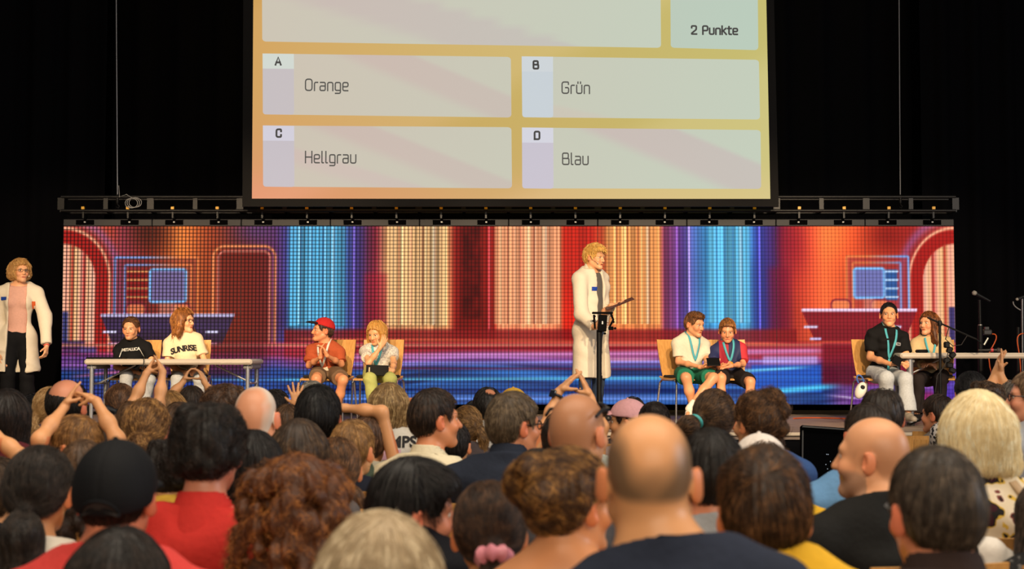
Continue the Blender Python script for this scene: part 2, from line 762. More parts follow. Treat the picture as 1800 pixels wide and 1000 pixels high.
def two_bone(S, W, la, lb, pole):
    d = W - S
    L = np.linalg.norm(d)
    if L > (la + lb) * 0.995:
        k = L / ((la + lb) * 0.995)
        la, lb = la * k, lb * k
    x = (la * la - lb * lb + L * L) / (2 * L)
    h = math.sqrt(max(la * la - x * x, 1e-6))
    u = d / L
    p = pole - u * (pole @ u)
    p = p / (np.linalg.norm(p) + 1e-9)
    return S + u * x + p * h


def unit(v):
    v = np.asarray(v, float)
    return v / (np.linalg.norm(v) + 1e-12)


def hand_prims(W, d, nrm, side, s, curl=0.35, spread=0.12, thumb=None, fist=None):
    """Palm, four fingers of two bent bones each and a thumb from the palm's side. d: towards the fingertips,
    nrm: the way the palm looks, side: towards the thumb is side * (d x nrm). fist: curl of all but the index finger."""
    d = unit(d)
    nrm = unit(nrm - d * (nrm @ d))
    t = np.cross(d, nrm) * side
    P = [cone(W, W + d * 0.035 * s, 0.021 * s, 0.022 * s, 0.02 * s)]
    for q in (-0.026, -0.009, 0.009, 0.026):
        P.append(cone(W + d * 0.028 * s + t * q * 0.75 * s, W + d * 0.082 * s + t * q * s, 0.0135 * s, 0.0115 * s, 0.012 * s))
    L = [(0.040, 0.034), (0.046, 0.040), (0.043, 0.037), (0.033, 0.028)]
    for i, q in enumerate((0.028, 0.0095, -0.0095, -0.028)):
        c = curl if (fist is None or i == 0) else fist
        k = W + d * 0.085 * s + t * q * s
        sp = (1.5 - i) * spread
        dd = unit(d + t * sp)
        a1, a2 = c * 1.0, c * 2.3
        m = k + (dd * math.cos(a1) + nrm * math.sin(a1)) * L[i][0] * s
        e = m + (dd * math.cos(a2) + nrm * math.sin(a2)) * L[i][1] * s
        P.append(cone(k, m, 0.0098 * s, 0.0088 * s, 0.005 * s))
        P.append(cone(m, e, 0.0088 * s, 0.0070 * s, 0.004 * s))
    th = unit(thumb) if thumb is not None else unit(d * 0.55 + t * 0.75 + nrm * 0.3)
    b = W + d * 0.030 * s + t * 0.024 * s
    m = b + th * 0.040 * s
    e = m + unit(th + d * 0.25) * 0.032 * s
    P += [cone(b, m, 0.0135 * s, 0.0105 * s, 0.010 * s), cone(m, e, 0.0103 * s, 0.0080 * s, 0.004 * s)]
    return P


# hairline height over the head's depth, in head units (y from the back to the brow)
HL_Y = [-0.12, -0.085, -0.05, -0.030, -0.012, 0.010, 0.030, 0.046, 0.060, 0.078, 0.10]
HL_SHORT = [-0.075, -0.072, -0.060, -0.030, 0.020, 0.030, -0.002, 0.010, 0.055, 0.074, 0.080]
HL_LOW = [-0.095, -0.090, -0.080, -0.065, -0.045, -0.030, -0.028, -0.005, 0.030, 0.046, 0.050]
HL_TIED = [-0.080, -0.074, -0.040, -0.004, 0.022, 0.030, 0.010, 0.030, 0.068, 0.084, 0.090]
HL_PART = [-0.30, -0.30, -0.30, -0.30, -0.30, -0.22, -0.16, -0.02, 0.045, 0.070, 0.080]


def hair_prims(sp, H, R, s):
    st = sp['style']
    t = sp.get('t', 0.014)

    def w(x, y, z):
        return H + R @ (np.array([x, y, z]) * s)

    def E(c, r, k=0.02, op=1):
        return ell(w(*c), np.array(r) * s, R, k * s, op)

    def C(a, b, ra, rb, k=0.02):
        return cone(w(*a), w(*b), ra * s, rb * s, k * s)
    tx = t * (0.6 if st in ('short', 'mop', 'quiff') else 1.0)
    P = [E((0, -0.012, 0.035), (0.076 + tx, 0.094 + t, 0.085 + t * 1.15)),
         E((0, -0.042, -0.005), (0.062 + tx, 0.058 + t, 0.064 + t * .6), 0.03)]
    P.append(E((0, 0.030, -0.020), (0.062 + t * .6, 0.058 + t * .5, 0.078), 0.02))
    line = HL_SHORT
    chain = None
    if st == 'mop':
        line = HL_LOW
        P.append(E((0.0, 0.045, 0.070), (0.070 + t * .5, 0.056, 0.045), 0.03))
    elif st == 'quiff':
        P.append(E((0.012, 0.050, 0.098), (0.062, 0.052, 0.034), 0.03))
    elif st == 'bob':
        line = HL_PART
        L = sp.get('L', 0.115)
        wd = sp.get('wide', 1.0)
        for sx in (1, -1):
            P.append(C((0.070 * sx * wd, -0.015, 0.03), (0.088 * sx * wd, -0.02, -L), 0.036, 0.034, 0.05))
            P.append(C((0.045 * sx, -0.075, 0.03), (0.056 * sx * wd, -0.078, -L), 0.036, 0.038, 0.06))
        P.append(C((0, -0.085, 0.02), (0, -0.088, -L * 0.92), 0.036, 0.032, 0.06))
    elif st == 'long':
        line = HL_PART
        L = sp.get('L', 0.30)
        wd = sp.get('wide', 1.0)
        fr = sp.get('front', 0.0)
        for sx in (1, -1):
            P.append(C((0.068 * sx, -0.02, 0.03), (0.080 * sx * wd, -0.025 + fr, -L * 0.55), 0.032, 0.030, 0.05))
            P.append(C((0.080 * sx * wd, -0.025 + fr, -L * 0.55), (0.080 * sx * wd, -0.035 + fr * 1.9, -L), 0.030, 0.016, 0.04))
            P.append(C((0.040 * sx, -0.075, 0.02), (0.045 * sx * wd, -0.075, -L), 0.034, 0.020, 0.05))
        P.append(C((0, -0.082, 0.02), (0, -0.085, -L * 1.03), 0.034, 0.020, 0.05))
    elif st == 'curly':
        line = HL_PART if sp.get('L', 0) > 0.1 else HL_LOW
        rg = np.random.RandomState(sp.get('seed', 3))
        L = sp.get('L', 0.0)
        W_ = sp.get('wide', 1.0)
        for i in range(int(sp.get('n', 60) * 1.7)):
            a = rg.uniform(-PI, PI)
            z = rg.uniform(-max(L, 0.03), 0.115)
            rr = (0.078 + t) * W_ * (math.sqrt(max(0.12, 1 - ((z - 0.03) / 0.115) ** 2)) if z > 0.03 else 1.0 + min(0.25, (0.03 - z) * 1.5))
            y = -0.012 - 1.15 * rr * math.cos(a)
            if y > 0.035 and z < 0.055:
                continue
            r_ = rg.uniform(0.010, 0.022)
            P.append(E((rr * math.sin(a), y, z), (r_, r_, r_ * 1.3), 0.018))
    elif st in ('pony', 'bun', 'updo', 'braid'):
        line = HL_TIED
        T = np.array(sp.get('tie', (0, -0.10, 0.02)))
        if st in ('pony', 'braid'):
            chain = [T] + [np.array(q) for q in sp['tail']]
            rs = sp.get('tr', [0.018] + [0.032] * (len(chain) - 2) + [0.012])
            for a, b, ra, rb in zip(chain[:-1], chain[1:], rs[:-1], rs[1:]):
                P.append(C(a, b, ra, rb, 0.02))
            if st == 'braid':
                for q in range(7):
                    f = q / 6.0 * (len(chain) - 1)
                    i = min(int(f), len(chain) - 2)
                    p = chain[i] + (chain[i + 1] - chain[i]) * (f - i)
                    P.append(E(tuple(p + np.array([0.008 * (-1) ** q, 0, 0])), (0.024, 0.022, 0.018), 0.006))
        else:
            for (c, r_) in sp['balls']:
                P.append(E(c, (r_, r_, r_ * 0.92), 0.012))
    if 'hl' in sp:
        line = {'low': HL_LOW, 'short': HL_SHORT, 'tied': HL_TIED}[sp['hl']]
    up = sp.get('raise', 0.0)

    def cut(X, Y, Z):
        px, py, pz = X - H[0], Y - H[1], Z - H[2]
        y = (px * R[0, 1] + py * R[1, 1] + pz * R[2, 1]) / s
        z = (px * R[0, 2] + py * R[1, 2] + pz * R[2, 2]) / s
        return (np.interp(y, HL_Y, line) + up - z) * s * 0.8
    cuts = [cut]
    if st == 'fringe':                           # crown bare, hair round the sides and back
        c0 = w(*sp.get('bare', (0, 0.03, 0.15)))
        r0 = sp.get('bare_r', 0.115) * s
        cuts.append(lambda X, Y, Z: r0 - np.sqrt((X - c0[0]) ** 2 + (Y - c0[1]) ** 2 + (Z - c0[2]) ** 2))
    if st in ('pony', 'braid', 'bun', 'updo'):
        base = cut
        tl = [p for p in P[3:]]
        cuts = [lambda X, Y, Z: np.minimum(base(X, Y, Z), eval_grid_min(tl, X, Y, Z) - 0.004)]
    return P, cuts, chain


def eval_grid_min(ps, X, Y, Z):
    v = None
    for p in ps:
        d = prim_d(p, X, Y, Z)
        v = d if v is None else np.minimum(v, d)
    return v


def grow_hair(sp, H, R, s, ppm, seed):
    P, cuts, chain = hair_prims(sp, H, R, s)
    v = float(np.clip(2.2 / ppm, 0.0045, 0.0085))
    V, F = surface(P, v, None, cuts, 1)
    if len(V) == 0:
        return None
    rg = np.random.RandomState(seed)
    st = sp['style']
    N = normals(V, F)
    # clumps: ridges that run with the strands
    hl = (V - H) @ R / s
    ang = np.arctan2(hl[:, 0], -(hl[:, 1] + 0.02))
    amp = sp.get('amp', 0.0022) * s
    rid = np.sin(ang * 23 + 2.2 * np.sin(ang * 5 + seed) + hl[:, 2] * 14) * 0.6 + np.sin(ang * 41 + seed * 1.7 + hl[:, 2] * 25) * 0.4
    V = V + N * (rid * amp + wob(V, seed, 34) * amp * 1.1)[:, None]
    n = int(sp.get('n_str', 0) or np.clip(ppm * 4.6, 500, 3600) * sp.get('dens', 1.0))
    k = 7
    pick = rg.randint(0, len(F), n)
    w4 = rg.dirichlet([1, 1, 1, 1], n)
    p = (V[F[pick]] * w4[:, :, None]).sum(axis=1)
    Ls = sp.get('len', 0.05) * s * rg.uniform(0.6, 1.25, n)
    lift = sp.get('lift', 0.004) * s * rg.uniform(0, 1, n) ** 2
    jit = rg.normal(size=(n, 3)) * sp.get('mess', 0.18)
    pts = np.empty((n, k, 3))
    W0 = H + R @ (np.array(sp.get('whorl', (0.012, -0.050, 0.115))) * s)
    ch = None if chain is None else [H + R @ (c * s) for c in chain]
    tie = None
    if st in ('pony', 'braid'):
        tie = ch[0]
    elif st in ('bun', 'updo'):
        tie = H + R @ (np.array(sp['balls'][0][0]) * s)
    r = max(0.00055, 0.42 / ppm) * sp.get('thick', 1.0)
    freq = rg.uniform(150, 260, n)
    over = sp.get('over', 0.004) * s * rg.uniform(0.3, 1.8, n)
    for i in range(k):
        nn = np.stack([eval_pts(P, p + e) - eval_pts(P, p - e) for e in np.eye(3) * 0.002], axis=1)
        nn /= np.linalg.norm(nn, axis=1, keepdims=True) + 1e-9
        d = eval_pts(P, p)
        p = p - nn * (d - amp * 0.6)[:, None]
        pts[:, i] = p + nn * (0.0008 + lift * (i / (k - 1)) ** 1.5)[:, None]
        q = (p - H) @ R / s
        if st in ('long', 'bob'):
            f = np.tile([0, 0, -1.0], (n, 1)) + unit_rows(p - W0) * np.clip((q[:, 2] - 0.02) * 14, 0, 1.5)[:, None]
        elif tie is not None:
            f = unit_rows(tie - p)
            near = np.linalg.norm(tie - p, axis=1) < 0.03 * s
            if ch is not None:
                best = np.full(n, 1e9)
                for a, b in zip(ch[:-1], ch[1:]):
                    dd = b - a
                    tt = np.clip(((p - a) @ dd) / (dd @ dd), 0, 1)
                    di = np.linalg.norm(p - a - tt[:, None] * dd, axis=1)
                    m = (di < best) & (di < 0.042 * s) & ((p - ch[0]) @ unit(ch[1] - ch[0]) > 0)
                    best[m] = di[m]
                    f[m] = unit(dd)
            else:
                f[near] = np.cross(nn[near], [0.3, 0.2, 1.0])
        elif st == 'curly':
            f = unit_rows(p - W0) * 0.35 + np.array([0, 0, -0.5]) + np.cross(nn, [0.2, 0.1, 1.0]) * np.sin(freq * 0.05 + i * 1.5)[:, None] * 1.4
        else:
            f = unit_rows(p - W0) + np.array([0, 0, -0.55]) * np.clip(1.2 - q[:, 2] * 9, 0, 1)[:, None]
            if st == 'quiff':
                top = q[:, 2] > 0.08
                f[top] = R @ np.array([0.75, 0.5, 0.1])
        f = f + jit
        f = f - nn * (f * nn).sum(axis=1, keepdims=True)
        q2 = p + unit_rows(f) * (Ls / (k - 1))[:, None]
        c = cuts[0](q2[:, 0], q2[:, 1], q2[:, 2])
        for cu in cuts[1:]:
            c = np.maximum(c, cu(q2[:, 0], q2[:, 1], q2[:, 2]))
        p = np.where((c < over)[:, None], q2, p + unit_rows(f) * 0.0006)
    run = np.linalg.norm(np.diff(pts, axis=1), axis=2).sum(axis=1)
    keep = run > 0.45 * Ls                       # no stubs along the hairline
    return V, F, pts[keep], r


def unit_rows(a):
    return a / (np.linalg.norm(a, axis=1, keepdims=True) + 1e-9)


def body_layout(sp):
    """Joints of the figure, in coordinates about its own origin on the floor below the hips."""
    s = sp.get('s', 1.0)
    hs = sp.get('hs', 0.90 + 0.10 * min(1.0, s))
    ppm = sp['ppm']
    D = FPX / ppm
    yaw = sp.get('yaw', 0.0)
    by = sp.get('by', yaw * 0.4 if abs(yaw) < 120 else yaw)
    R = rot3(yaw, sp.get('pitch', 0.0), sp.get('roll', 0.0))
    Rb = rot3(by)
    ht = 0.121 * hs + sp.get('hair_h', 0.014)
    T = at(sp['hx'], sp['top'], D)
    H = T - np.array([0, 0, 1.0]) * ht
    if sp.get('pitch', 0):
        H = H - (R[:, 1] - Rb[:, 1]) * 0.02
    fz = sp.get('floor', 0.0)
    N = H + R @ (np.array([0, -0.030, -0.075]) * hs) + Rb @ np.array([sp.get('n_off', 0.0), -0.015, -0.054 + sp.get('nk_up', 0.0)]) * s
    lean = sp.get('lean', (0.0, 0.0))
    if 'pel' in sp:
        px, py, dd = sp['pel']
        Pv = at(px, py, D + dd)
    elif sp.get('stand'):
        Pv = np.array([N[0], N[1], fz + 0.92 * s])
    else:
        Pv = np.array([N[0], N[1], fz + 0.45 + 0.085 * s])
    Pv = Pv + Rb @ np.array([lean[0], lean[1], 0.0])
    O = np.array([Pv[0], Pv[1], fz])
    J = dict(s=s, hs=hs, R=R, Rb=Rb, O=O, D=D, ppm=ppm, H=H - O, N=N - O, P=Pv - O)
    J['ztop'] = T[2]
    u = unit(J['N'] - J['P'])
    r = Rb[:, 0]
    f = np.cross(u, r)
    r2 = np.cross(f, u)
    J['u'], J['r'], J['f'] = u, r2, -f if f @ Rb[:, 1] < 0 else f
    sw = sp.get('sw', 0.182) * s
    ar = {}
    for side, key in ((1, 'R'), (-1, 'L')):
        S = J['N'] - u * 0.098 * s + J['r'] * side * sw
        a = sp.get('arms', {}).get(key)
        la, lb = 0.285 * s, 0.25 * s
        if a is None:
            if sp.get('stand'):
                W = S - u * 0.52 * s + J['r'] * side * 0.07 * s + J['f'] * 0.06
            else:
                W = J['P'] + J['f'] * 0.30 * s + J['r'] * side * 0.07 * s + np.array([0, 0, 0.07 * s])
            a = {}
        else:
            W = at(a['W'][0], a['W'][1], D + a['W'][2]) - O
        S = S + np.array(a.get('raise', (0, 0, 0))) * s
        if 'E' in a:
            Eb = at(a['E'][0], a['E'][1], D + a['E'][2]) - O
        else:
            pole = a.get('pole')
            pole = J['r'] * side * 0.6 - u * 0.8 - J['f'] * 0.5 if pole is None else np.array(pole, float)
            Eb = two_bone(S, W, la, lb, pole)
        hd = a.get('d')
        hd = unit(W - Eb) if hd is None else unit(hd)
        hn = a.get('n')
        hn = (-u if hn is None else np.array(hn, float))
        ar[key] = dict(S=S, E=Eb, W=W, d=hd, n=hn, side=side, o=a)
    J['arms'] = ar
    lg = {}
    for side, key in ((1, 'R'), (-1, 'L')):
        hip = J['P'] + J['r'] * side * 0.085 * s - u * 0.02
        g = sp.get('legs', {}).get(key)
        if g:
            K = at(g['K'][0], g['K'][1], D + g['K'][2]) - O
            A = at(g['A'][0], g['A'][1], D + g['A'][2]) - O
        elif sp.get('stand'):
            K = np.array([0, 0, 0.49 * s]) + Rb[:, 0] * side * 0.10 * s + Rb[:, 1] * 0.02
            A = np.array([0, 0, 0.085 * s]) + Rb[:, 0] * side * 0.11 * s - Rb[:, 1] * 0.02
        else:
            K = np.array([0, 0, 0.45 + 0.04 * s]) + Rb[:, 0] * side * 0.12 * s + Rb[:, 1] * 0.42 * s
            A = np.array([0, 0, 0.085 * s]) + Rb[:, 0] * side * 0.12 * s + Rb[:, 1] * 0.40 * s
        g = g or {}
        foot = g.get('foot')
        foot = Rb[:, 1] if foot is None else np.array(foot, float)
        lg[key] = dict(hip=hip, K=K, A=A, foot=unit(foot))
    J['legs'] = lg
    return J


def torso_prims(J, t=0.0, b=1.0, k=0.06, female=False):
    s, P, N, u, r, f = J['s'], J['P'], J['N'], J['u'], J['r'], J['f']
    Lt = np.linalg.norm(N - P)
    M = np.stack([r, f, u], axis=1)
    w = 0.88 if female else 1.0
    out = [ell(P + u * 0.02 * s, np.array([0.158 * b + t, 0.112 * b + t, 0.115 * s + t]) * np.array([s, s, 1]), M, k * s),
           ell(P + u * Lt * 0.38 + f * 0.012 * s, np.array([(0.140 * b * w) * s + t, (0.098 * b) * s + t, Lt * 0.36]), M, k * s),
           ell(P + u * Lt * 0.70, np.array([(0.158 * (0.5 + 0.5 * b)) * s + t, (0.106 * (0.5 + 0.5 * b)) * s + t, Lt * 0.34 + t * 0.3]), M, k * s)]
    if female and s > 0.88:
        for sd in (1, -1):
            out.append(ell(P + u * Lt * 0.66 + f * 0.075 * s + r * sd * 0.062 * s, np.array([0.056, 0.05, 0.056]) * s + t, M, 0.04 * s))
    for key in ('R', 'L'):
        a = J['arms'][key]
        sd = a['side']
        S0 = J['N'] - u * 0.058 * s + r * sd * 0.07 * s
        out.append(cone(S0, a['S'], 0.058 * s + t, 0.054 * s + t, k * s))
        out.append(cone(N + u * 0.030 * s, J['N'] * 0.35 + a['S'] * 0.65 + u * 0.010 * s, 0.046 * s + t, 0.036 * s + t, k * s * 0.8))
    return out


def compute(sp):
    """All of one person's surfaces, as arrays."""
    J = body_layout(sp)
    s, hs, R, H, N, u, r, f = J['s'], J['hs'], J['R'], J['H'], J['N'], J['u'], J['r'], J['f']
    ppm, seed = J['ppm'], sp['seed']
    b = sp.get('b', 0.90 if s < 0.95 else 1.0)
    fem = sp.get('fem', False) or sp['id'].endswith('_girl')
    parts = []
    stage = sp.get('floor', 0) > 0.1
    vf = float(np.clip(1.5 / ppm, 0.0036, 0.0055)) if sp.get('face') or sp.get('bald') or not stage else 0.0055
    if stage:
        vf = 0.0046
    vc = float(np.clip(4.0 / ppm, 0.010, 0.016)) if not stage else 0.0095
    # ---- body
    bp = torso_prims(J, -0.014 if not sp.get('garm', {}).get('bare_arms') else 0.0, b, 0.06, fem)
    hb = H + R @ (np.array([0, -0.022, -0.055]) * hs)
    nk = sp.get('neck', 0.048 if (fem or s < 0.95) else 0.056) * s ** 0.5
    bp.append(cone(N - u * 0.03 * s, hb, nk * 1.10, nk * 0.98, 0.035))
    fines = [(H - 0.135, H + 0.135, vf)]
    top = sp.get('garm', {})
    for key in ('R', 'L'):
        a = J['arms'][key]
        q = s ** 0.8 * sp.get('arm', 0.82 if s < 0.9 else (0.88 if fem or s < 0.94 else 0.98))
        bp += [cone(a['S'], a['E'], 0.047 * q, 0.038 * q, 0.03), cone(a['E'], a['E'] * .55 + a['W'] * .45, 0.038 * q, 0.036 * q, 0.03),
               cone(a['E'] * .55 + a['W'] * .45, a['W'], 0.036 * q, 0.0245 * q, 0.03)]
        if a['o'] or stage:
            o = a['o']
            bp += hand_prims(a['W'], a['d'], a['n'], o.get('ts', a['side']), s ** 0.75 * o.get('hk', 1.0), o.get('curl', 0.45), o.get('spread', 0.10),
                             o.get('thumb'), o.get('fist'))
            c = a['W'] + a['d'] * 0.09 * s
            fines.append((c - 0.10 * s, c + 0.10 * s, min(vf, 0.0048)))
        else:
            bp.append(ell(a['W'] + a['d'] * 0.07 * s, np.array([0.05, 0.05, 0.03]) * s))
    for key in ('R', 'L'):
        g = J['legs'][key]
        q = s ** 0.8
        bp += [cone(g['hip'], g['K'], 0.078 * q, 0.052 * q, 0.04), cone(g['K'], g['K'] * .6 + g['A'] * .4, 0.052 * q, 0.050 * q, 0.03),
               cone(g['K'] * .6 + g['A'] * .4, g['A'], 0.050 * q, 0.034 * q, 0.03),
               cone(g['A'] - g['foot'] * 0.03 * s - np.array([0, 0, .03 * s]), g['A'] + g['foot'] * 0.14 * s - np.array([0, 0, 0.05 * s]), 0.034 * s, 0.026 * s, 0.03)]
    bp += head_prims(H, R, hs, sp.get('s', 1) < 0.85, 16 if sp.get('face') else 32, sp.get('nose', 0.85 if (fem or s < 0.95) else 1.0), sp.get('jaw', 0.86 if fem else (0.90 if s < 0.95 else 1.0)))
    V, F = surface(bp, vc, fines, (), 1)
    # pigment of the skin, lips, brows and shaved hair
    h = (V - H) @ R / hs
    sk = np.array(sp.get('skin', SKIN), float)
    C = np.tile(sk, (len(V), 1))
    C *= (1 + 0.05 * wob(V, seed, 30))[:, None]

    def mix(m, c):
        m = np.clip(m, 0, 1)[:, None]
        C[:] = C * (1 - m) + np.array(c, float) * m
    inh = np.linalg.norm(h, axis=1) < 0.16
    ear = inh & (np.abs(h[:, 0]) > 0.077) & (np.abs(h[:, 1] + 0.012) < 0.05) & (np.abs(h[:, 2]) < 0.06)
    mix(ear * 0.55, sk * np.array([0.98, 0.72, 0.66]))
    mix(inh * np.exp(-(((np.abs(h[:, 0]) - 0.04) / 0.02) ** 2 + ((h[:, 2] + 0.025) / 0.02) ** 2)) * (h[:, 1] > 0.03) * 0.4, sk * np.array([1.0, 0.72, 0.68]))
    lip = inh * (h[:, 1] > 0.07) * np.exp(-((h[:, 0] / 0.020) ** 4 + ((h[:, 2] + 0.063) / 0.0085) ** 4))
    mix(lip * 0.75, sp.get('lips', sk * np.array([0.80, 0.44, 0.42])))
    ml = inh * (h[:, 1] > 0.07) * np.exp(-((h[:, 0] / 0.021) ** 4 + ((h[:, 2] + 0.0625) / 0.0022) ** 2))
    mix(ml * 0.6, sk * 0.35)
    hc = np.array(sp.get('brow', (sp.get('hair') or {}).get('c', (70, 50, 35))), float)
    ax_ = np.abs(h[:, 0])
    bz = 0.0265 - 40 * (ax_ - 0.030) ** 2 * 0.25
    mix(inh * (h[:, 1] > 0.045) * np.exp(-(((ax_ - 0.031) / 0.017) ** 4 + ((h[:, 2] - bz) / 0.0036) ** 2)) * 0.6, hc * 0.9)
    if sp.get('face'):
        mix(inh * (h[:, 1] > 0.05) * np.exp(-(((ax_ - 0.030) / 0.0165) ** 4 + ((h[:, 2] - 0.0150) / 0.0030) ** 2)) * 0.55, (60, 40, 30))
        mix(inh * (h[:, 1] > 0.05) * np.exp(-(((ax_ - 0.030) / 0.016) ** 4 + ((h[:, 2] + 0.0010) / 0.0030) ** 2)) * 0.2, (90, 56, 44))
    if 'buzz' in sp:
        bz = sp['buzz']
        line = np.interp(h[:, 1], HL_Y, HL_SHORT) + np.where(h[:, 1] < -0.03, bz.get('nape', 0.0), 0)
        m = np.clip((h[:, 2] - line) / 0.018, 0, 1) * inh * (~ear)
        if 'bare' in bz:
            c0 = np.array(bz['bare'])
            dd = np.linalg.norm((h - c0) / np.array(bz.get('bare_s', (1, 1, 1))), axis=1)
            dd = dd + 0.008 * wob(h, seed, 60)
            m *= np.clip((dd - bz['bare_r']) / bz.get('soft', 0.03), 0, 1)
        mix(m * bz.get('a', 0.8), bz['c'])
    if 'beard' in sp:
        bd = sp['beard']
        m = inh * np.clip((-0.028 - h[:, 2] - np.clip(0.03 - h[:, 1], 0, 1) * 0.3) / 0.015, 0, 1) * (h[:, 1] > -0.005) * np.clip((h[:, 2] + 0.13) / 0.02, 0, 1)
        m = m * (1 - lip)
        mix(m * bd.get('a', 0.6), bd['c'])
    parts.append(('person', V, F, 'skin', lin_np(C)))
    # ---- eyes
    if sp.get('face'):
        for sx in (1, -1):
            parts.append(('eye', H + R @ (np.array([0.030 * sx, 0.0745, 0.007]) * hs), 0.0124 * hs, R @ np.array([sp.get('look', 0.0), 1, -0.1]), sp.get('iris', (80, 60, 40))))
    # ---- upper clothes
    t = top.get('t', 0.013)
    if top:
        tp = torso_prims(J, t, b * 1.02, 0.05, fem)
        sl = top.get('sleeve', 0.62)
        for key in ('R', 'L'):
            a = J['arms'][key]
            q = s ** 0.8
            if top.get('bare_arms'):
                continue
            if sl <= 1:
                e = a['S'] + (a['E'] - a['S']) * sl
                tp.append(flat_cone(a['S'], e, (0.056 if s > 0.94 else 0.050) * q + t, (0.058 if s > 0.94 else 0.052) * q + t, 0.03))
            else:
                e = a['E'] + (a['W'] - a['E']) * (sl - 1)
                tp.append(cone(a['S'], a['E'], 0.053 * q + t, 0.047 * q + t, 0.03))
                tp.append(flat_cone(a['E'], e, 0.047 * q + t, 0.035 * q + t, 0.03))
        if top.get('collar'):
            ca = N - u * 0.005 * s
            ax2 = unit(hb - N)
            cl = [flat_cone(ca - u * 0.055, N + ax2 * 0.062 * s, nk + 0.050, nk + 0.017, 0.01)]
            cl.append(cone(ca - u * 0.10, N + ax2 * 0.20 * s, nk + 0.034, nk + 0.006, 0.004)[:6] + (-1,))
            fn = N + f * 0.10 + u * 0.02
            fr = unit(u * 1.0 + f * 0.45)
            CV, CF = surface(cl, 0.0048, None, [lambda X, Y, Z: (X - N[0] - fr[0] * .052 * s) * fr[0] + (Y - N[1] - fr[1] * .052 * s) * fr[1] + (Z - N[2] - fr[2] * .052 * s) * fr[2],
                                                lambda X, Y, Z: np.minimum((0.075 if top.get('coat') else 0.02) - np.abs((X - N[0]) * r[0] + (Y - N[1]) * r[1]), (X - N[0]) * f[0] + (Y - N[1]) * f[1] + 0 * Z - 0.02)], 1)
            parts.append(('collar', CV, CF, top['m'], None))
        if top.get('hood'):
            tp.append(ell(N - f * 0.07 * s + u * 0.01, np.array([0.11, 0.06, 0.06]) * s, np.stack([r, f, u], axis=1), 0.03))
        cuts = []
        cz = top.get('neck', 0.030) * s if not top.get('collar') else 0.022 * s
        nn_ = unit(u + f * (0.42 if not top.get('collar') else 0.25))
        c0 = N + u * cz
        cuts.append(lambda X, Y, Z: (X - c0[0]) * nn_[0] + (Y - c0[1]) * nn_[1] + (Z - c0[2]) * nn_[2])
        hem = J['P'] - u * top.get('hem', 0.07) * s
        if top.get('coat'):
            L = top['coat']
            dn = np.array([0, 0, -1.0])
            for sd in (1, -1):
                tp.append(flat_cone(J['P'] + r * sd * 0.07 * s, J['P'] + r * sd * 0.10 * s + dn * L + f * 0.01, 0.125 * s, 0.135 * s, 0.08))
            hem = J['P'] + dn * L
            uu = np.array([0, 0, 1.0])
            w0, w1 = top.get('open', (0.045, 0.075))
            zt, zb = N[2], hem[2]
            off = top.get('off', 0.0)

            def slit(X, Y, Z):
                lx = (X - N[0]) * r[0] + (Y - N[1]) * r[1] - off
                ly = (X - N[0]) * f[0] + (Y - N[1]) * f[1]
                hw = w0 + (w1 - w0) * np.clip((zt - Z) / (zt - zb), 0, 1)
                return np.minimum(hw - np.abs(lx), ly + 0 * Z - 0.0)
            cuts.append(slit)
        else:
            uu = u
        cuts.append(lambda X, Y, Z: -((X - hem[0]) * uu[0] + (Y - hem[1]) * uu[1] + (Z - hem[2]) * uu[2]))
        vt = float(np.clip(3.0 / ppm, 0.0065, 0.012)) if not stage else 0.0075
        TV, TF = surface(tp, vt, None, cuts, 1)
        TN = normals(TV, TF)
        am = top.get('fold', 0.0055)
        ud = (TV - N) @ u
        fold = np.sin(ud * 42 + 5 * wob(TV, seed + 5, 7)) * np.clip(wob(TV, seed + 7, 9), 0, 1)
        TV = TV + TN * (wob(TV, seed + 2, 20) * am + fold * am * 1.7)[:, None]
        parts.append((top.get('name', 't_shirt'), TV, TF, top['m'], None))
        if top.get('under'):
            un = top['under']
            up_ = torso_prims(J, 0.006, b, 0.05, fem)
            c1 = N + u * 0.012
            n1 = unit(u + f * 0.6)
            h1 = J['P'] - u * 0.02
            UV, UF = surface(up_, 0.009, None, [lambda X, Y, Z: (X - c1[0]) * n1[0] + (Y - c1[1]) * n1[1] + (Z - c1[2]) * n1[2],
                                               lambda X, Y, Z: -((X - h1[0]) * u[0] + (Y - h1[1]) * u[1] + (Z - h1[2]) * u[2])], 1)
            parts.append((un.get('name', 't_shirt'), UV, UF, un['m'], None))
    # ---- lower clothes
    lo = sp.get('low', {'m': fabric((52, 58, 74))})
    lp = []
    t2 = lo.get('t', 0.014)
    M = np.stack([r, f, u], axis=1)
    lp.append(ell(J['P'] - u * 0.005, np.array([0.158 * b * s + t2, 0.112 * b * s + t2, 0.115 * s]), M, 0.05))
    for key in ('R', 'L'):
        g = J['legs'][key]
        q = s ** 0.8
        if lo.get('short'):
            e = g['hip'] + (g['K'] - g['hip']) * lo['short']
            lp.append(flat_cone(g['hip'], e, 0.080 * q + t2, 0.070 * q + t2 * 1.6, 0.04))
        else:
            lp.append(cone(g['hip'], g['K'], 0.080 * q + t2, 0.053 * q + t2, 0.04))
            e = g['A'] + (g['K'] - g['A']) * 0.06
            lp.append(flat_cone(g['K'], e, 0.053 * q + t2, lo.get('cuff', 0.042) * q + t2, 0.03))
    wz = J['P'] + u * 0.085 * s
    vl = 0.016 if not stage else 0.008
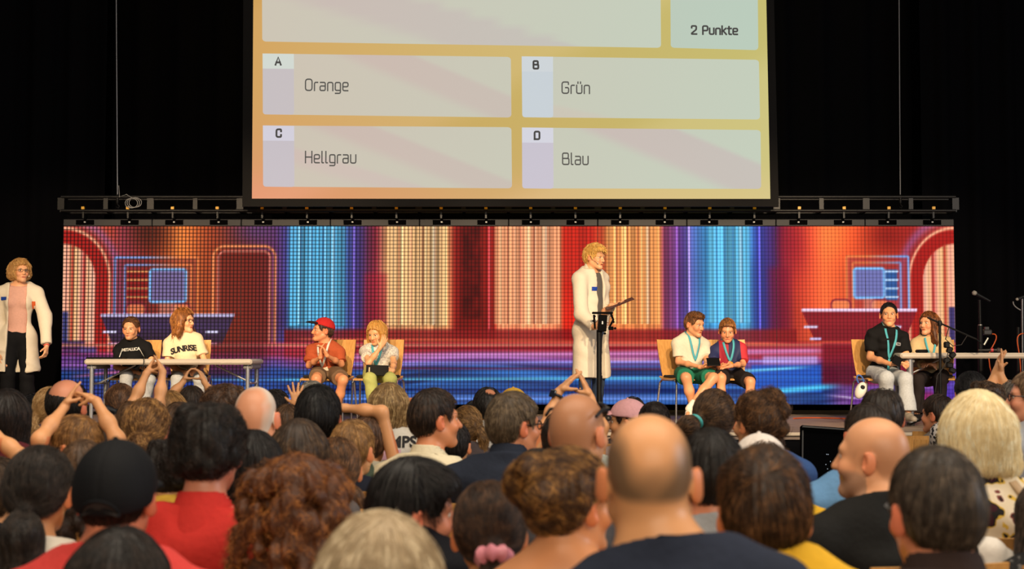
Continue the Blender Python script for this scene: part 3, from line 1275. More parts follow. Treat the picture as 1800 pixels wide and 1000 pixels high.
    if not sp.get('no_low'):
        LV, LF = surface(lp, vl, None, [lambda X, Y, Z: (X - wz[0]) * u[0] + (Y - wz[1]) * u[1] + (Z - wz[2]) * u[2]], 1)
        LN = normals(LV, LF)
        LV = LV + LN * (wob(LV, seed + 9, 26) * 0.0035 + np.sin((LV @ np.array([.3, .3, 1])) * 55 + 4 * wob(LV, seed + 4, 8)) * 0.0022)[:, None]
        parts.append((lo.get('name', 'trousers'), LV, LF, lo['m'], None))
    # ---- shoes
    if stage and sp.get('shoe') is not None:
        for key in ('R', 'L'):
            g = J['legs'][key]
            A, fd = g['A'], g['foot']
            dz = np.array([0, 0, 1.0]) - fd * fd[2]
            dz = unit(dz)
            sz = A - dz * 0.075 * s
            pr = [cone(sz - fd * 0.045 * s + dz * 0.03 * s, sz + fd * 0.05 * s + dz * 0.035 * s, 0.042 * s, 0.040 * s, 0.02),
                  cone(sz + fd * 0.05 * s + dz * 0.025 * s, sz + fd * 0.15 * s + dz * 0.018 * s, 0.040 * s, 0.034 * s, 0.02),
                  cone(A + dz * 0.01 * s - fd * .01, sz + dz * 0.03 * s, 0.043 * s, 0.045 * s, 0.02)]
            c1, c2 = sz - dz * 0.004, A + dz * 0.022 * s
            SV, SF = surface(pr, 0.006, None, [lambda X, Y, Z: -((X - c1[0]) * dz[0] + (Y - c1[1]) * dz[1] + (Z - c1[2]) * dz[2]),
                                               lambda X, Y, Z: (X - c2[0]) * dz[0] + (Y - c2[1]) * dz[1] + (Z - c2[2]) * dz[2]], 1)
            parts.append(('shoe', SV, SF, sp['shoe'], None))
            if sp.get('sock'):
                kd = unit(g['K'] - A)
                so = [flat_cone(A - kd * 0.02, A + kd * 0.085 * s, 0.040 * s, 0.042 * s)]
                parts.append(('sock', *surface(so, 0.006, None, (), 1), sp['sock'], None))
    # ---- hair
    hr = sp.get('hair')
    if hr:
        g = grow_hair(hr, H, R, hs, ppm, seed)
        if g is not None:
            parts.append(('hair', g[0], g[1], hair_mat(hr['c'], hr.get('c2')), g[2], g[3]))
    # ---- headgear
    cp = sp.get('cap')
    if cp:
        Rc = R @ rot3(cp.get('turn', 0), cp.get('tilt', 4))
        tt = cp.get('t', 0.020)
        Hc = H + R @ (np.array([0, -0.004, 0.0]) * hs)

        def w(x, y, z):
            return Hc + Rc @ (np.array([x, y, z]) * hs)
        rim = cp.get('rim', 0.028)
        pr = [ell(w(0, -0.010, 0.036), np.array([0.076 + tt, 0.096 + tt, 0.086 + tt * 1.1]) * hs, Rc, 0.02)]
        if cp.get('deep'):
            pr.append(ell(w(0, -0.035, 0.0), np.array([0.074 + tt * .5, 0.07 + tt * .6, 0.07]) * hs, Rc, 0.03))
        c0 = w(0, 0, rim)
        nz = Rc @ unit([0, -cp.get('back', 0.15), 1.0])
        CV, CF = surface(pr, float(np.clip(2.5 / ppm, 0.005, 0.007)), None, [lambda X, Y, Z: -((X - c0[0]) * nz[0] + (Y - c0[1]) * nz[1] + (Z - c0[2]) * nz[2])], 1)
        hl = (CV - Hc) @ Rc
        seam = np.abs(np.sin(3 * np.arctan2(hl[:, 0], hl[:, 1])))
        CN = normals(CV, CF)
        CV = CV - CN * (np.exp(-(seam / 0.10) ** 2) * 0.0016)[:, None]
        br = [ell(w(0, 0.118, rim + 0.012), np.array([0.074, 0.078, 0.030]) * hs, Rc, 0.01),
              ell(w(0, 0.118, rim - 0.002), np.array([0.090, 0.095, 0.030]) * hs, Rc, 0.003, -1)]
        BV, BF = surface(br, 0.0048, None, (), 1)
        bt = w(0, -0.01, 0.036 + 0.086 + tt * 1.1)
        parts.append(('cap', CV, CF, cp['m'], (BV, BF, cp.get('mb', cp['m'])), bt))
    return dict(J=J, parts=parts)


PEOPLE = {}


def ico(c, r, look, iris):
    """Eyeball with a white, an iris and a pupil."""
    n, k = 14, 12
    look = unit(look)
    x = unit(np.cross(look, [0, 0, 1.0]))
    y = np.cross(x, look)
    V, Cc, F = [], [], []
    for i in range(k + 1):
        th = PI * i / k
        for j in range(n):
            ph = 2 * PI * j / n
            V.append(c + r * (look * math.cos(th) + (x * math.cos(ph) + y * math.sin(ph)) * math.sin(th)))
            Cc.append((15, 12, 12) if th < 0.26 else (iris if th < 0.60 else (222, 210, 198)))
    for i in range(k):
        for j in range(n):
            F.append((i * n + j, i * n + (j + 1) % n, (i + 1) * n + (j + 1) % n, (i + 1) * n + j))
    return np.array(V), np.array(F)[:, ::-1], lin_np(np.array(Cc, float))


def realise(sp, res):
    J, parts = res['J'], res['parts']
    skin = vcol_mat('skin', 0.40)
    root = pend = None
    rec = dict(J=J, sp=sp, obj={}, bvh={})
    for p in parts:
        if p[0] == 'person':
            root = mesh_np('person', p[1], p[2], skin, None, tuple(J['O']), p[4])
            tag(root, sp['label'], 'person', sp.get('group'))
            rec['root'] = root
            rec['bvh']['body'] = (p[1], p[2])
        elif p[0] == 'eye':
            V, F, C = ico(p[1], p[2], p[3], p[4])
            mesh_np('eye', V, F, vcol_mat('eyeball', 0.12), root, None, C)
        elif p[0] == 'collar':
            pend = p
        elif p[0] == 'hair':
            hm = p[3]
            o = mesh_np('hair', p[1], p[2], hm, root)
            strands('hair_strands', p[4], p[5], hm, o)
        elif p[0] == 'cap':
            o = mesh_np('cap', p[1], p[2], p[3], root)
            mesh_np('brim', p[4][0], p[4][1], p[4][2], o)
            bt = MB().lathe(p[5], [(0.001, 0.006), (0.006, 0.004), (0.008, -0.002)], n=10)
            bt.build('button', p[4][2], o)
        else:
            o = mesh_np(p[0], p[1], p[2], p[3], root)
            rec['obj'].setdefault(p[0], []).append(o)
            rec['bvh'][p[0]] = (p[1], p[2])
            if pend is not None:
                mesh_np('collar', pend[1], pend[2], pend[3], o)
                pend = None
    PEOPLE[sp['id']] = rec
    return rec


def strands(name, pts, r, m, parent):
    n, k, _ = pts.shape
    hc = bpy.data.hair_curves.new(name)
    hc.add_curves([k] * n)
    hc.attributes['position'].data.foreach_set('vector', pts.astype(np.float32).ravel())
    a = hc.attributes.get('radius') or hc.attributes.new('radius', 'FLOAT', 'POINT')
    prof = np.linspace(1.0, 0.35, k)
    a.data.foreach_set('value', np.tile(prof * r, n).astype(np.float32))
    hc.materials.append(m)
    o = bpy.data.objects.new(name, hc)
    COL.objects.link(o)
    o.parent = parent
    return o


def bvh_of(rec, part):
    V, F = rec['bvh'][part]
    return BVHTree.FromPolygons([tuple(v) for v in V], [tuple(f) for f in F])


def press_text(rec, part, s, center, R_, size, m, name='lettering', bold=0.0, arc=0.0, off=0.003, space=1.0, sx=1.0):
    """Lettering laid onto a garment. center: local point off the cloth; R_ columns right, outward normal, up."""
    me = text_mesh(s, size, bold, 0.0, space=space)
    bv = bvh_of(rec, part)
    bm_V = np.array([v.co[:] for v in me.vertices])
    for v, c in zip(me.vertices, bm_V):
        x, y = c[0] * sx, c[1]
        y2 = y + arc * (1 - (x / (size * 1.8)) ** 2)
        q = center + R_[:, 0] * x + R_[:, 2] * y2
        hit = bv.ray_cast(Vector(q + R_[:, 1] * 0.3), Vector(-R_[:, 1]))
        h = np.array(hit[0]) if hit[0] is not None else q
        v.co = Vector(h + R_[:, 1] * off)
    me.materials.clear()
    me.materials.append(m)
    o = link(name, me, rec['obj'][part][0])
    return o


def ribbon(pts, nrm, width, m, name, parent, loc=None, thick=0.0016):
    """Flat woven band along pts, lying with its face towards nrm."""
    V, F = [], []
    k = len(pts)
    for i in range(k):
        d = unit(pts[min(i + 1, k - 1)] - pts[max(i - 1, 0)])
        n_ = unit(nrm[i])
        x = unit(np.cross(d, n_)) * width / 2
        for a, b in ((-1, 1), (1, 1), (1, -1), (-1, -1)):
            V.append(pts[i] + x * a + n_ * thick * b / 2)
    for i in range(k - 1):
        for j in range(4):
            j2 = (j + 1) % 4
            F.append((i * 4 + j, i * 4 + j2, i * 4 + 4 + j2, i * 4 + 4 + j))
    F += [(0, 3, 2, 1), (k * 4 - 4, k * 4 - 3, k * 4 - 2, k * 4 - 1)]
    return mesh_np(name, np.array(V), np.array(F), m, parent, loc)


def drape(rec, part, path, d, off=0.004):
    """Points of a path pushed along -d onto a garment."""
    bv = bvh_of(rec, part)
    out, nr = [], []
    for q in path:
        hit = bv.ray_cast(Vector(q + d * 0.35), Vector(-d))
        if hit[0] is None:
            out.append(q)
            nr.append(d)
        else:
            n_ = np.array(hit[1])
            n_ = n_ if n_ @ d > 0 else -n_
            out.append(np.array(hit[0]) + n_ * off)
            nr.append(n_)
    for _ in range(2):
        o2 = [out[0]] + [(out[i - 1] + 2 * out[i] + out[i + 1]) / 4 for i in range(1, len(out) - 1)] + [out[-1]]
        out = o2
    return out, nr


def bezier(ps, n=14):
    ps = [np.asarray(p, float) for p in ps]
    out = []
    for i in range(n):
        t = i / (n - 1)
        q = list(ps)
        while len(q) > 1:
            q = [q[j] * (1 - t) + q[j + 1] * t for j in range(len(q) - 1)]
        out.append(q[0])
    return out


def lanyard(rec, part, m, low=0.30, width=0.016, tag_kind=None, name='lanyard'):
    J = rec['J']
    N, u, r, f, s = J['N'], J['u'], J['r'], J['f'], J['s']
    end = N - u * low * s + f * 0.12 * s
    root = rec['root']
    pts = []
    left = [N + r * 0.060 * s - f * 0.03 * s + u * 0.045 * s] + bezier([N + r * 0.066 * s + u * 0.02 * s, N + r * 0.055 * s - u * 0.12 * s, end], 12)
    right = [N - r * 0.060 * s - f * 0.03 * s + u * 0.045 * s] + bezier([N - r * 0.066 * s + u * 0.02 * s, N - r * 0.055 * s - u * 0.12 * s, end], 12)
    a, na = drape(rec, part, left, f, 0.010)
    b_, nb = drape(rec, part, right, f, 0.010)
    o = ribbon(a + b_[::-1][1:], na + nb[::-1][1:], width, m, name, root)
    return o, a[-1], na[-1]


def glasses(rec, m, name='glasses', up=0.0, back=0.0, dark=None, wide=0.0):
    """Rims, bridge and temples on the face, or pushed up onto the hair."""
    J = rec['J']
    H, R, s = J['H'], J['R'], J['hs']
    root = rec['root']

    def w(x, y, z):
        return H + R @ (np.array([x, y + back, z + up]) * s)
    g = MB()
    for sx in (1, -1):
        ring = [w(0.032 * sx + 0.023 * math.cos(t), 0.103 - 0.010 * abs(math.cos(t) + sx) * .5, 0.006 + 0.017 * math.sin(t)) for t in [2 * PI * i / 18 for i in range(18)]]
        g.tube(ring, 0.0018 + wide, 6, closed=True)
        g.tube([w(0.055 * sx, 0.096, 0.012), w((0.076 + wide) * sx, 0.060, 0.012), w((0.083 + wide) * sx, 0.0, 0.010), w((0.080 + wide) * sx, -0.03, -0.008)], 0.0019 + wide * .6, 6)
    g.tube([w(-0.010, 0.104, 0.009), w(0, 0.106, 0.012), w(0.010, 0.104, 0.009)], 0.0018, 6)
    o = g.build(name, m, root)
    if dark is not None:
        for sx in (1, -1):
            vs_ = [w(0.032 * sx, 0.104, 0.006)] + [w(0.032 * sx + 0.023 * math.cos(t), 0.103 - 0.010 * abs(math.cos(t) + sx) * .5, 0.006 + 0.017 * math.sin(t)) for t in [2 * PI * i / 18 for i in range(18)]]
            vb = [np.array(v) - R[:, 1] * 0.002 for v in vs_]
            q = MB().add(vs_, [(0, 1 + i, 1 + (i + 1) % 18) for i in range(18)])
            q.add(vb, [(0, 1 + (i + 1) % 18, 1 + i) for i in range(18)])
            q.build('lens', dark, o)
    return o


ADJ = dict(brown_boy=825, updo_woman=765, scrunchie_girl=705, jersey_lad=650, capped_man=755, red_polo=612, pale_blue=520, grey_tee_kid=510, bun_woman=412,
           yellow_kid=500, old_bald=452, low_ponytail=448, long_brown=500, blond_boy=412, black_hair=402, bent_arm=362, emps_woman=318, teal_pony=385,
           messy_bun=425, braid_girl=320, spot_man=284, dark_boy=350, dark_woman=420, balding_man=370, blonde_tail=310, bow_girl=284, bent_blue=330,
           long_brown_far=366, print_blouse=294, green_tee=325, dark_knot=322, profile_boy=240, looking_girl=312, clapping=266, speckled=600)


def run_people(specs):
    for sp in specs:                     # keep neighbours an arm's length apart without changing their size in view
        if sp['id'] in ADJ:
            h0 = sp.get('hs', 0.90 + 0.10 * min(1.0, sp.get('s', 1.0)))
            sp['hs'] = h0 * sp['ppm'] / ADJ[sp['id']]
            sp['ppm'] = ADJ[sp['id']]
    for i, sp in enumerate(specs):
        sp.setdefault('seed', 11 + 7 * i)
    with ThreadPoolExecutor(4) as ex:
        for sp, res in zip(specs, ex.map(compute, specs)):
            realise(sp, res)
# ------------------------------------------------------------------ the hall and the stage
D_WALL = 15.48
D_EDGE = FPX / 202.0


def structure(name, o):
    return tag(o, None, None, None, 'structure')


black = plain('black_cloth', (7, 7, 10), 0.95, spec=0.05)
blackmetal = plain('black_metal', (11, 11, 13), 0.55, 0.1, spec=0.25)
chrome = plain('chrome', (200, 200, 205), 0.18, 1.0)
beech = wood()

floor_m = ramp_mat('hall_floor', [(0.3, (96, 82, 68)), (0.7, (118, 102, 86))], 4, rough=0.5, stretch=(1, 6, 1), const=False)
structure('floor', MB().box((0, 7.5, -0.05), (26, 29, 0.1)).build('floor', floor_m, flat=True))
wall_m = plain('dark_wall', (9, 9, 12), 0.95, spec=0.05)
structure('wall_back', MB().box((0, 19.2, 5), (26, 0.2, 10)).build('wall_back', wall_m, flat=True))

# stage deck with a pale front board, a bright edge trim and a dark skirt below
deck_m = ramp_mat('stage_deck', [(0.35, (138, 120, 106)), (0.65, (158, 138, 122))], 6, rough=0.6, const=False)
board_m = ramp_mat('stage_board', [(0.3, (176, 146, 118)), (0.7, (196, 166, 136))], 5, rough=0.55, stretch=(1, 8, 8), const=False)
structure('x', MB().box((0, (D_EDGE + 19) / 2 + 0.02, STAGE_Z - 0.03), (22, 19 - D_EDGE, 0.06)).build('floor_stage', deck_m, flat=True))
structure('x', MB().box((0, D_EDGE + 0.01, STAGE_Z - 0.012), (22, 0.03, 0.03), bev=0.005).build('trim_1', plain('edge_trim', (214, 196, 172), 0.5), flat=True))
structure('x', MB().box((0, D_EDGE + 0.06, (STAGE_Z - 0.06) / 2), (22, 0.04, STAGE_Z - 0.06)).build('wall_stage_front', plain('stage_skirt', (9, 9, 12), 0.9, spec=0.1), flat=True))

# curtains: pleated black molleton behind and beside the wall of screens
curt_m = plain('molleton', (5, 5, 8), 0.92, 0, 0.15, 90, 0.15, 0.06)


def curtain(x0, x1, y, z0, z1, pleat, depth, label, seed):
    rg = np.random.RandomState(seed)
    n = int((x1 - x0) / 0.03)
    xs = np.linspace(x0, x1, n)
    ph = np.cumsum(rg.uniform(0.6, 1.4, n)) * 0.03 / pleat * 2 * PI
    yy = y + depth * 0.7 * (np.sin(ph) + 0.35 * np.sin(2 * ph + 1))
    zs = np.linspace(z0, z1, 8)
    V = []
    for side in (0, 0.012):
        for iz, z in enumerate(zs):
            k = 0.75 + 0.25 * iz / 7
            for x, q in zip(xs, yy):
                V.append((x, y + (q - y) * k + side, z))
    F = []
    m = n * 8
    for iz in range(7):
        for i in range(n - 1):
            a = iz * n + i
            F.append((a, a + 1, a + n + 1, a + n))
            F.append((m + a, m + a + n, m + a + n + 1, m + a + 1))
    o = mesh_np('stage_curtain', np.array(V), np.array(F), curt_m)
    return tag(o, label, 'curtain', 'black stage curtains')


curtain(-9.5, -4.9, 16.6, STAGE_Z, 8.5, 0.42, 0.07, 'pleated black curtain behind the woman standing in a lab coat', 3)
curtain(-4.95, 4.95, 17.0, STAGE_Z, 8.5, 0.50, 0.06, 'wide black curtain hanging behind the large projection screen', 4)
curtain(4.9, 9.5, 16.4, STAGE_Z, 8.5, 0.36, 0.09, 'pleated black curtain behind the microphone stands beside the video wall', 5)

# ------------------------------------------------------------------ picture on the video wall
LX0, LX1, LY0, LY1 = 109.0, 1679.0, 398.0, 711.0
WX0, WX1 = at(LX0, 550, D_WALL)[0], at(LX1, 550, D_WALL)[0]
WZ1, WZ0 = at(900, LY0, D_WALL)[2], at(900, LY1, D_WALL)[2]


def sst(a, b, x):
    t = np.clip((x - a) / (b - a), 0, 1)
    return t * t * (3 - 2 * t)


def box_m(x, y, x0, x1, y0, y1, s=3.0):
    return sst(x0 - s, x0 + s, x) * (1 - sst(x1 - s, x1 + s, x)) * sst(y0 - s, y0 + s, y) * (1 - sst(y1 - s, y1 + s, y))


def rrect(x, y, x0, x1, y0, y1, r):
    """Signed distance to a rounded rectangle."""
    cx, cy = (x0 + x1) / 2, (y0 + y1) / 2
    qx, qy = np.abs(x - cx) - (x1 - x0) / 2 + r, np.abs(y - cy) - (y1 - y0) / 2 + r
    return np.hypot(np.maximum(qx, 0), np.maximum(qy, 0)) + np.minimum(np.maximum(qx, qy), 0) - r


def noise1(x, step, seed):
    rg = np.random.RandomState(seed)
    t = rg.uniform(0, 1, 4096)
    q = np.asarray(x) / step + 1000
    i = np.floor(q).astype(int)
    f = q - i
    f = f * f * (3 - 2 * f)
    return t[i % 4096] * (1 - f) + t[(i + 1) % 4096] * f


def noise2(x, y, sx, sy, seed):
    rg = np.random.RandomState(seed)
    t = rg.uniform(0, 1, (256, 256))
    qx, qy = x / sx + 300, y / sy + 300
    i, j = np.floor(qx).astype(int), np.floor(qy).astype(int)
    fx, fy = qx - i, qy - j
    fx, fy = fx * fx * (3 - 2 * fx), fy * fy * (3 - 2 * fy)

    def g(a, b):
        return t[a % 256, b % 256]
    return (g(i, j) * (1 - fx) + g(i + 1, j) * fx) * (1 - fy) + (g(i, j + 1) * (1 - fx) + g(i + 1, j + 1) * fx) * fy


def video_picture(x, y):
    x = np.asarray(x, float)
    y = np.asarray(y, float)
    C = np.zeros(x.shape + (3,))

    def put(m, c):
        m = np.clip(m, 0, 1)[..., None]
        C[:] = C * (1 - m) + np.array(c, float) * m

    def add(m, c):
        C[:] = C + m[..., None] * np.array(c, float)
    # wall colours from left to right
    kx = [109, 190, 215, 260, 315, 365, 430, 482, 500, 512, 606, 622, 660, 678, 786, 800, 868, 876, 984, 992, 1040, 1064, 1160, 1168, 1200, 1244, 1318, 1332, 1372, 1400, 1450, 1540, 1606, 1679]
    kc = [(214, 120, 90), (190, 70, 50), (150, 55, 70), (130, 40, 28), (190, 98, 42), (164, 66, 32), (138, 44, 26), (96, 46, 90), (70, 60, 130), (66, 140, 190),
          (70, 130, 190), (72, 62, 128), (150, 40, 60), (214, 150, 100), (232, 158, 100), (170, 40, 30), (172, 34, 24), (236, 140, 96), (238, 130, 86), (206, 44, 24),
          (196, 44, 28), (236, 128, 66), (246, 142, 80), (150, 60, 100), (90, 60, 140), (62, 150, 210), (84, 176, 226), (50, 70, 150), (120, 24, 60), (196, 56, 38),
          (238, 100, 52), (206, 66, 36), (180, 44, 40), (226, 110, 84)]
    kc = np.array(kc, float)
    for i in range(3):
        C[..., i] = np.interp(x, kx, kc[:, i])
    # long vertical folds
    fol = noise1(x, 5.0, 1) * 0.55 + noise1(x, 13.0, 2) * 0.45
    wall = (x > 500) * (x < 1375)
    C *= (1 + wall * (fol - 0.5) * 0.55)[..., None]
    sh = noise2(x, y, 60, 70, 4)
    C *= (0.84 + 0.32 * sh)[..., None]
    # hung cloths
    for x0, x1, c, yb in ((508, 607, (88, 176, 220), 574), (680, 785, (246, 190, 128), 572), (869, 985, (246, 160, 112), 570), (1066, 1159, (252, 160, 88), 570), (1246, 1319, (96, 190, 232), 568)):
        m = box_m(x, y, x0, x1, 380, yb, 1.5)
        st = noise1(x, 3.2, 7) * 0.5 + noise1(x, 9.0, 8) * 0.5
        cc = np.array(c) * (0.62 + 0.66 * st)[..., None] + (sst(0.72, 0.9, st) * 40)[..., None]
        mm = m[..., None]
        C[:] = C * (1 - mm) + cc * mm
        for k in range(1, 5):
            xx = x0 + (x1 - x0) * k / 5.0
            put(m * np.exp(-((x - xx) / 1.3) ** 2) * 0.6, (130, 44, 30) if c[0] > 200 else (24, 70, 130))
        put(m * np.exp(-((x - x0 - (x1 - x0) * 0.78) / 2.2) ** 2) * 0.7, (255, 240, 200) if c[0] > 200 else (190, 235, 250))
    # dark bands beside the cloths
    put(box_m(x, y, 800, 868, 380, 590, 10) * (0.30 + 0.5 * noise1(x, 7, 21)), (104, 8, 8))
    put(box_m(x, y, 812, 846, 380, 560, 5) * (0.3 + 0.7 * noise2(x, y, 9, 11, 33)), (70, 4, 6))
    for xx in (525, 545, 571, 692, 707, 722, 748, 764, 905, 928, 941, 955, 1082, 1098, 1128):
        add(np.exp(-((x - xx) / 0.9) ** 2) * (y < 570) * 0.55, (150, 140, 120))
    put(box_m(x, y, 606, 640, 380, 640, 8) * 0.55, (48, 44, 104))
    put(box_m(x, y, 640, 680, 480, 604, 6) * 0.45, (176, 26, 44))
    put(box_m(x, y, 990, 1062, 380, 590, 8) * 0.35, (200, 24, 18))
    put(box_m(x, y, 1320, 1368, 380, 600, 10) * 0.5, (30, 44, 130))
    put(box_m(x, y, 1352, 1388, 470, 640, 10) * 0.6, (120, 10, 40))
    for xx, c in ((621, (150, 110, 200)), (1190, (150, 100, 190)), (1212, (220, 160, 220)), (1336, (140, 110, 220)), (860, (200, 120, 140))):
        add(np.exp(-((x - xx) / 1.6) ** 2) * (y < 600) * 0.6, c)
    # dark ceiling patches
    put(np.exp(-(((x - 258) / 38) ** 2 + ((y - 408) / 32) ** 2)) * 0.75, (70, 26, 14))
    put(np.exp(-(((x - 445) / 46) ** 2 + ((y - 405) / 30) ** 2)) * 0.65, (84, 66, 130))
    put(np.exp(-(((x - 1560) / 42) ** 2 + ((y - 415) / 36) ** 2)) * 0.75, (120, 16, 14))
    add(np.exp(-(((x - 320) / 26) ** 2 + ((y - 420) / 60) ** 2)) * 0.30, (190, 120, 60))
    add(np.exp(-(((x - 1478) / 40) ** 2 + ((y - 410) / 50) ** 2)) * 0.35, (180, 70, 20))
    put(np.exp(-(((x - 1395) / 28) ** 2 + ((y - 430) / 60) ** 2)) * 0.6, (150, 20, 44))
    # the two arches at the ends
    for mir in (0, 1):
        ax = x if mir == 0 else 109 + 1679 - x
        sc = 1.0 if mir == 0 else 0.96
        ex = np.hypot((ax - 109) / (84 * sc), np.minimum(y - 492, 0) / 92.0)
        dd = (ex - 1.0) * 84
        lower = y < 640
        inside = (dd < -26) * lower
        cre = np.stack([np.full_like(x, 240), 150 + 40 * noise1(ax, 9, 30), 118 + 36 * noise1(ax, 9, 31)], axis=-1)
        mm = (inside * 0.95)[..., None]
        C[:] = C * (1 - mm) + cre * mm
        for q in (126, 147):
            put(inside * np.exp(-((ax - q) / 2.6) ** 2) * 0.85, (160, 24, 24))
        put(lower * box_m(dd, y * 0 + 5, -26, -3, 0, 10, 3), (164, 26, 22))
        put(lower * np.exp(-((dd + 1) / 2.4) ** 2) * 0.9, (250, 180, 140))
        put(lower * np.exp(-((dd - 5) / 2.8) ** 2) * 0.7, (150, 40, 40))
        put(lower * np.exp(-((dd - 15) / 7.5) ** 2) * 0.6, (150, 90, 150))
    # neon frame, screen and shelf lines
    for fx0, fx1, fy0, fy1, ix0, ix1, iy0, iy1, sx, mx0, mx1, my0, my1 in (
            (201, 346, 453, 560, 219, 336, 466, 560, -1, 263, 326, 474, 531),
            (1489, 1598, 451, 548, 1500, 1584, 462, 548, 1, 1502, 1555, 472, 524)):
        put(box_m(x, y, fx0, fx1, fy0, fy1, 3) * 0.5, (120, 40, 44) if sx < 0 else (150, 50, 60))
        d1 = rrect(x, y, fx0, fx1, fy0, fy1 + 30, 2)
        d2 = rrect(x, y, ix0, ix1, iy0, iy1 + 30, 2)
        blue = np.clip((fx0 + fx1) / 2 + 10 - x, -30, 30) / 60 + 0.5
        blue = blue if sx < 0 else 1 - blue
        col = blue[..., None] * np.array((110, 170, 240)) + (1 - blue[..., None]) * np.array((236, 130, 70))
        for d_, a in ((d1, 0.95), (d2, 0.8)):
            m = (np.exp(-(d_ / 2.0) ** 2) * a * (y < fy1))[..., None]
            C[:] = C * (1 - m) + col * m
        put(box_m(x, y, *((222, 260) if sx < 0 else (1557, 1578)), 474, 528, 2) * 0.9, (140, 24, 24) if sx < 0 else (30, 90, 160))
        for q in range(4):
            put(box_m(x, y, *((222, 262) if sx < 0 else (1556, 1580)), 476 + q * 15, 479 + q * 15, 1.5), (220, 150, 90) if sx < 0 else (190, 220, 250))
        dm = rrect(x, y, mx0, mx1, my0, my1, 5)
        put((dm < 0) * 0.95, (112, 100, 150) if sx < 0 else (104, 112, 176))
        put(np.exp(-(dm / 2.4) ** 2), (120, 190, 250))
        for ox, ow in ((mx0 - 24, 17), (mx1 - 8, 16)):
            do = rrect(x, y, ox - ow, ox + ow, my1 + 3, my1 + 24, 9)
            put((do < 0) * 0.8, (236, 130, 80))
            put(np.exp(-(do / 1.8) ** 2) * 0.8, (120, 24, 50))
        put(box_m(x, y, mx0 + 16, mx1 - 16, my1 + 2, my1 + 26, 4) * 0.5, (220, 150, 130))
    # the doorway with a double glowing line
    dd = rrect(x, y, 374, 483, 433, 720, 20)
    put((dd < -6) * (y < 606) * 0.8, (112, 30, 22))
    put(np.exp(-(dd / 2.3) ** 2) * (y < 606), (236, 140, 84))
    put(np.exp(-((dd + 9) / 1.9) ** 2) * (y < 606) * 0.9, (240, 140, 120))
    # desks
    for (tx0, tx1, ty, b) in ((177, 412, 555, 0), (1409, 1612, 546, 1)):
        h = y - ty
        wl = tx0 + np.clip(h, 0, 60) * 0.42
        wr = tx1 - np.clip(h, 0, 60) * 0.42
        m = sst(-1, 1, x - wl) * sst(-1, 1, wr - x) * sst(0, 3, h) * (1 - sst(52, 56, h))
        put(m * 0.96, (50, 32, 58) if b == 0 else (122, 18, 32))
        put(m * np.exp(-((h - 18) / 12) ** 2) * 0.5, (74, 56, 108) if b == 0 else (150, 30, 40))
        put(box_m(x, y, tx0, tx1, ty - 3, ty + 2, 1.5), (214, 206, 250) if b == 0 else (236, 210, 240))
        put(box_m(x, y, tx0 + 4, tx0 + 28, ty + 27, ty + 31, 1.5), (220, 214, 246))
        put(box_m(x, y, tx0 + 14, tx0 + 34, ty + 48, ty + 52, 1.5), (200, 190, 240))
        put(box_m(x, y, tx1 - 50, tx1 - 28, ty + 27, ty + 31, 1.5), (220, 214, 246))
        put(box_m(x, y, tx1 - 54, tx1 - 30, ty + 48, ty + 52, 1.5), (200, 190, 240))
    # blue sofa at the left end, blue block at the right end
    put(box_m(x, y, 109, 120, 548, 604, 3), (58, 60, 112))
    put(box_m(x, y, 109, 150, 600, 660, 4), (30, 44, 96))
    put(box_m(x, y, 140, 171, 610, 690, 4), (36, 84, 160))
    put(box_m(x, y, 109, 138, 628, 668, 3), (30, 96, 170))
    put(box_m(x, y, 1668, 1679, 540, 604, 2), (60, 50, 100))
    # floor of the picture: bright skirting lines, red and violet swirls, blue below
    u = np.clip((y - 572) / 139.0, 0, 1)
    below = sst(574, 584, y) * (x > 500) * (x < 1400)
    put(below * 0.85, (132, 18, 22))
    sw = 8 * np.sin(x / 118.0) + 5 * np.sin(x / 61.0 + 1)
    bl = sst(598, 606, y)
    n2 = noise2(x, y + sw, 180, 6, 9)
    left = 1 - sst(300, 560, x)
    red = np.stack([150 + 60 * n2, 26 + 30 * n2, 40 + 40 * n2], axis=-1)
    put_m = (bl * 0.75)[..., None] * (1 - 0.5 * left[..., None] * (y < 620)[..., None])
    C[:] = C * (1 - put_m) + red * put_m
    vio = sst(616, 636, y + sw * 0.6)
    vcol = np.stack([70 + 84 * n2, 40 + 66 * n2, 108 + 90 * n2], axis=-1)
    mm = (vio * 0.85)[..., None]
    C[:] = C * (1 - mm) + vcol * mm
    blu = sst(634, 652, y + sw * 0.4 - 10 * left)
    bcol = np.stack([20 + 24 * n2, 40 + 72 * n2, 92 + 100 * n2], axis=-1)
    rp = 1 - 0.85 * sst(1440, 1480, x)
    mm = (blu * 0.93 * rp)[..., None]
    C[:] = C * (1 - mm) + bcol * mm

    def streak(y0, slope, x0, x1, w_, c, a):
        put(np.exp(-((y - y0 - slope * (x - x0)) / w_) ** 2) * sst(x0, x0 + 60, x) * (1 - sst(x1 - 60, x1, x)) * a, c)
    streak(607, 0.0, 60, 1700, 2.2, (250, 170, 130), 0.75)
    streak(596, 0.01, 500, 1400, 3.0, (240, 110, 70), 0.55)
    streak(614, -0.004, 520, 1500, 4.0, (120, 14, 26), 0.6)
    streak(628, -0.012, 560, 1480, 5.0, (216, 150, 220), 0.7)
    streak(640, -0.006, 540, 1420, 2.5, (150, 160, 250), 0.7)
    streak(647, 0.003, 500, 1300, 2.2, (90, 14, 40), 0.75)
    streak(668, -0.003, 150, 1700, 2.2, (110, 220, 250), 0.75)
    streak(684, 0.004, 420, 1500, 4.0, (16, 26, 84), 0.7)
    streak(700, 0.0, 420, 1300, 5.0, (110, 150, 236), 0.75)
    streak(632, 0.0, 1030, 1180, 3.0, (250, 170, 190), 0.6)
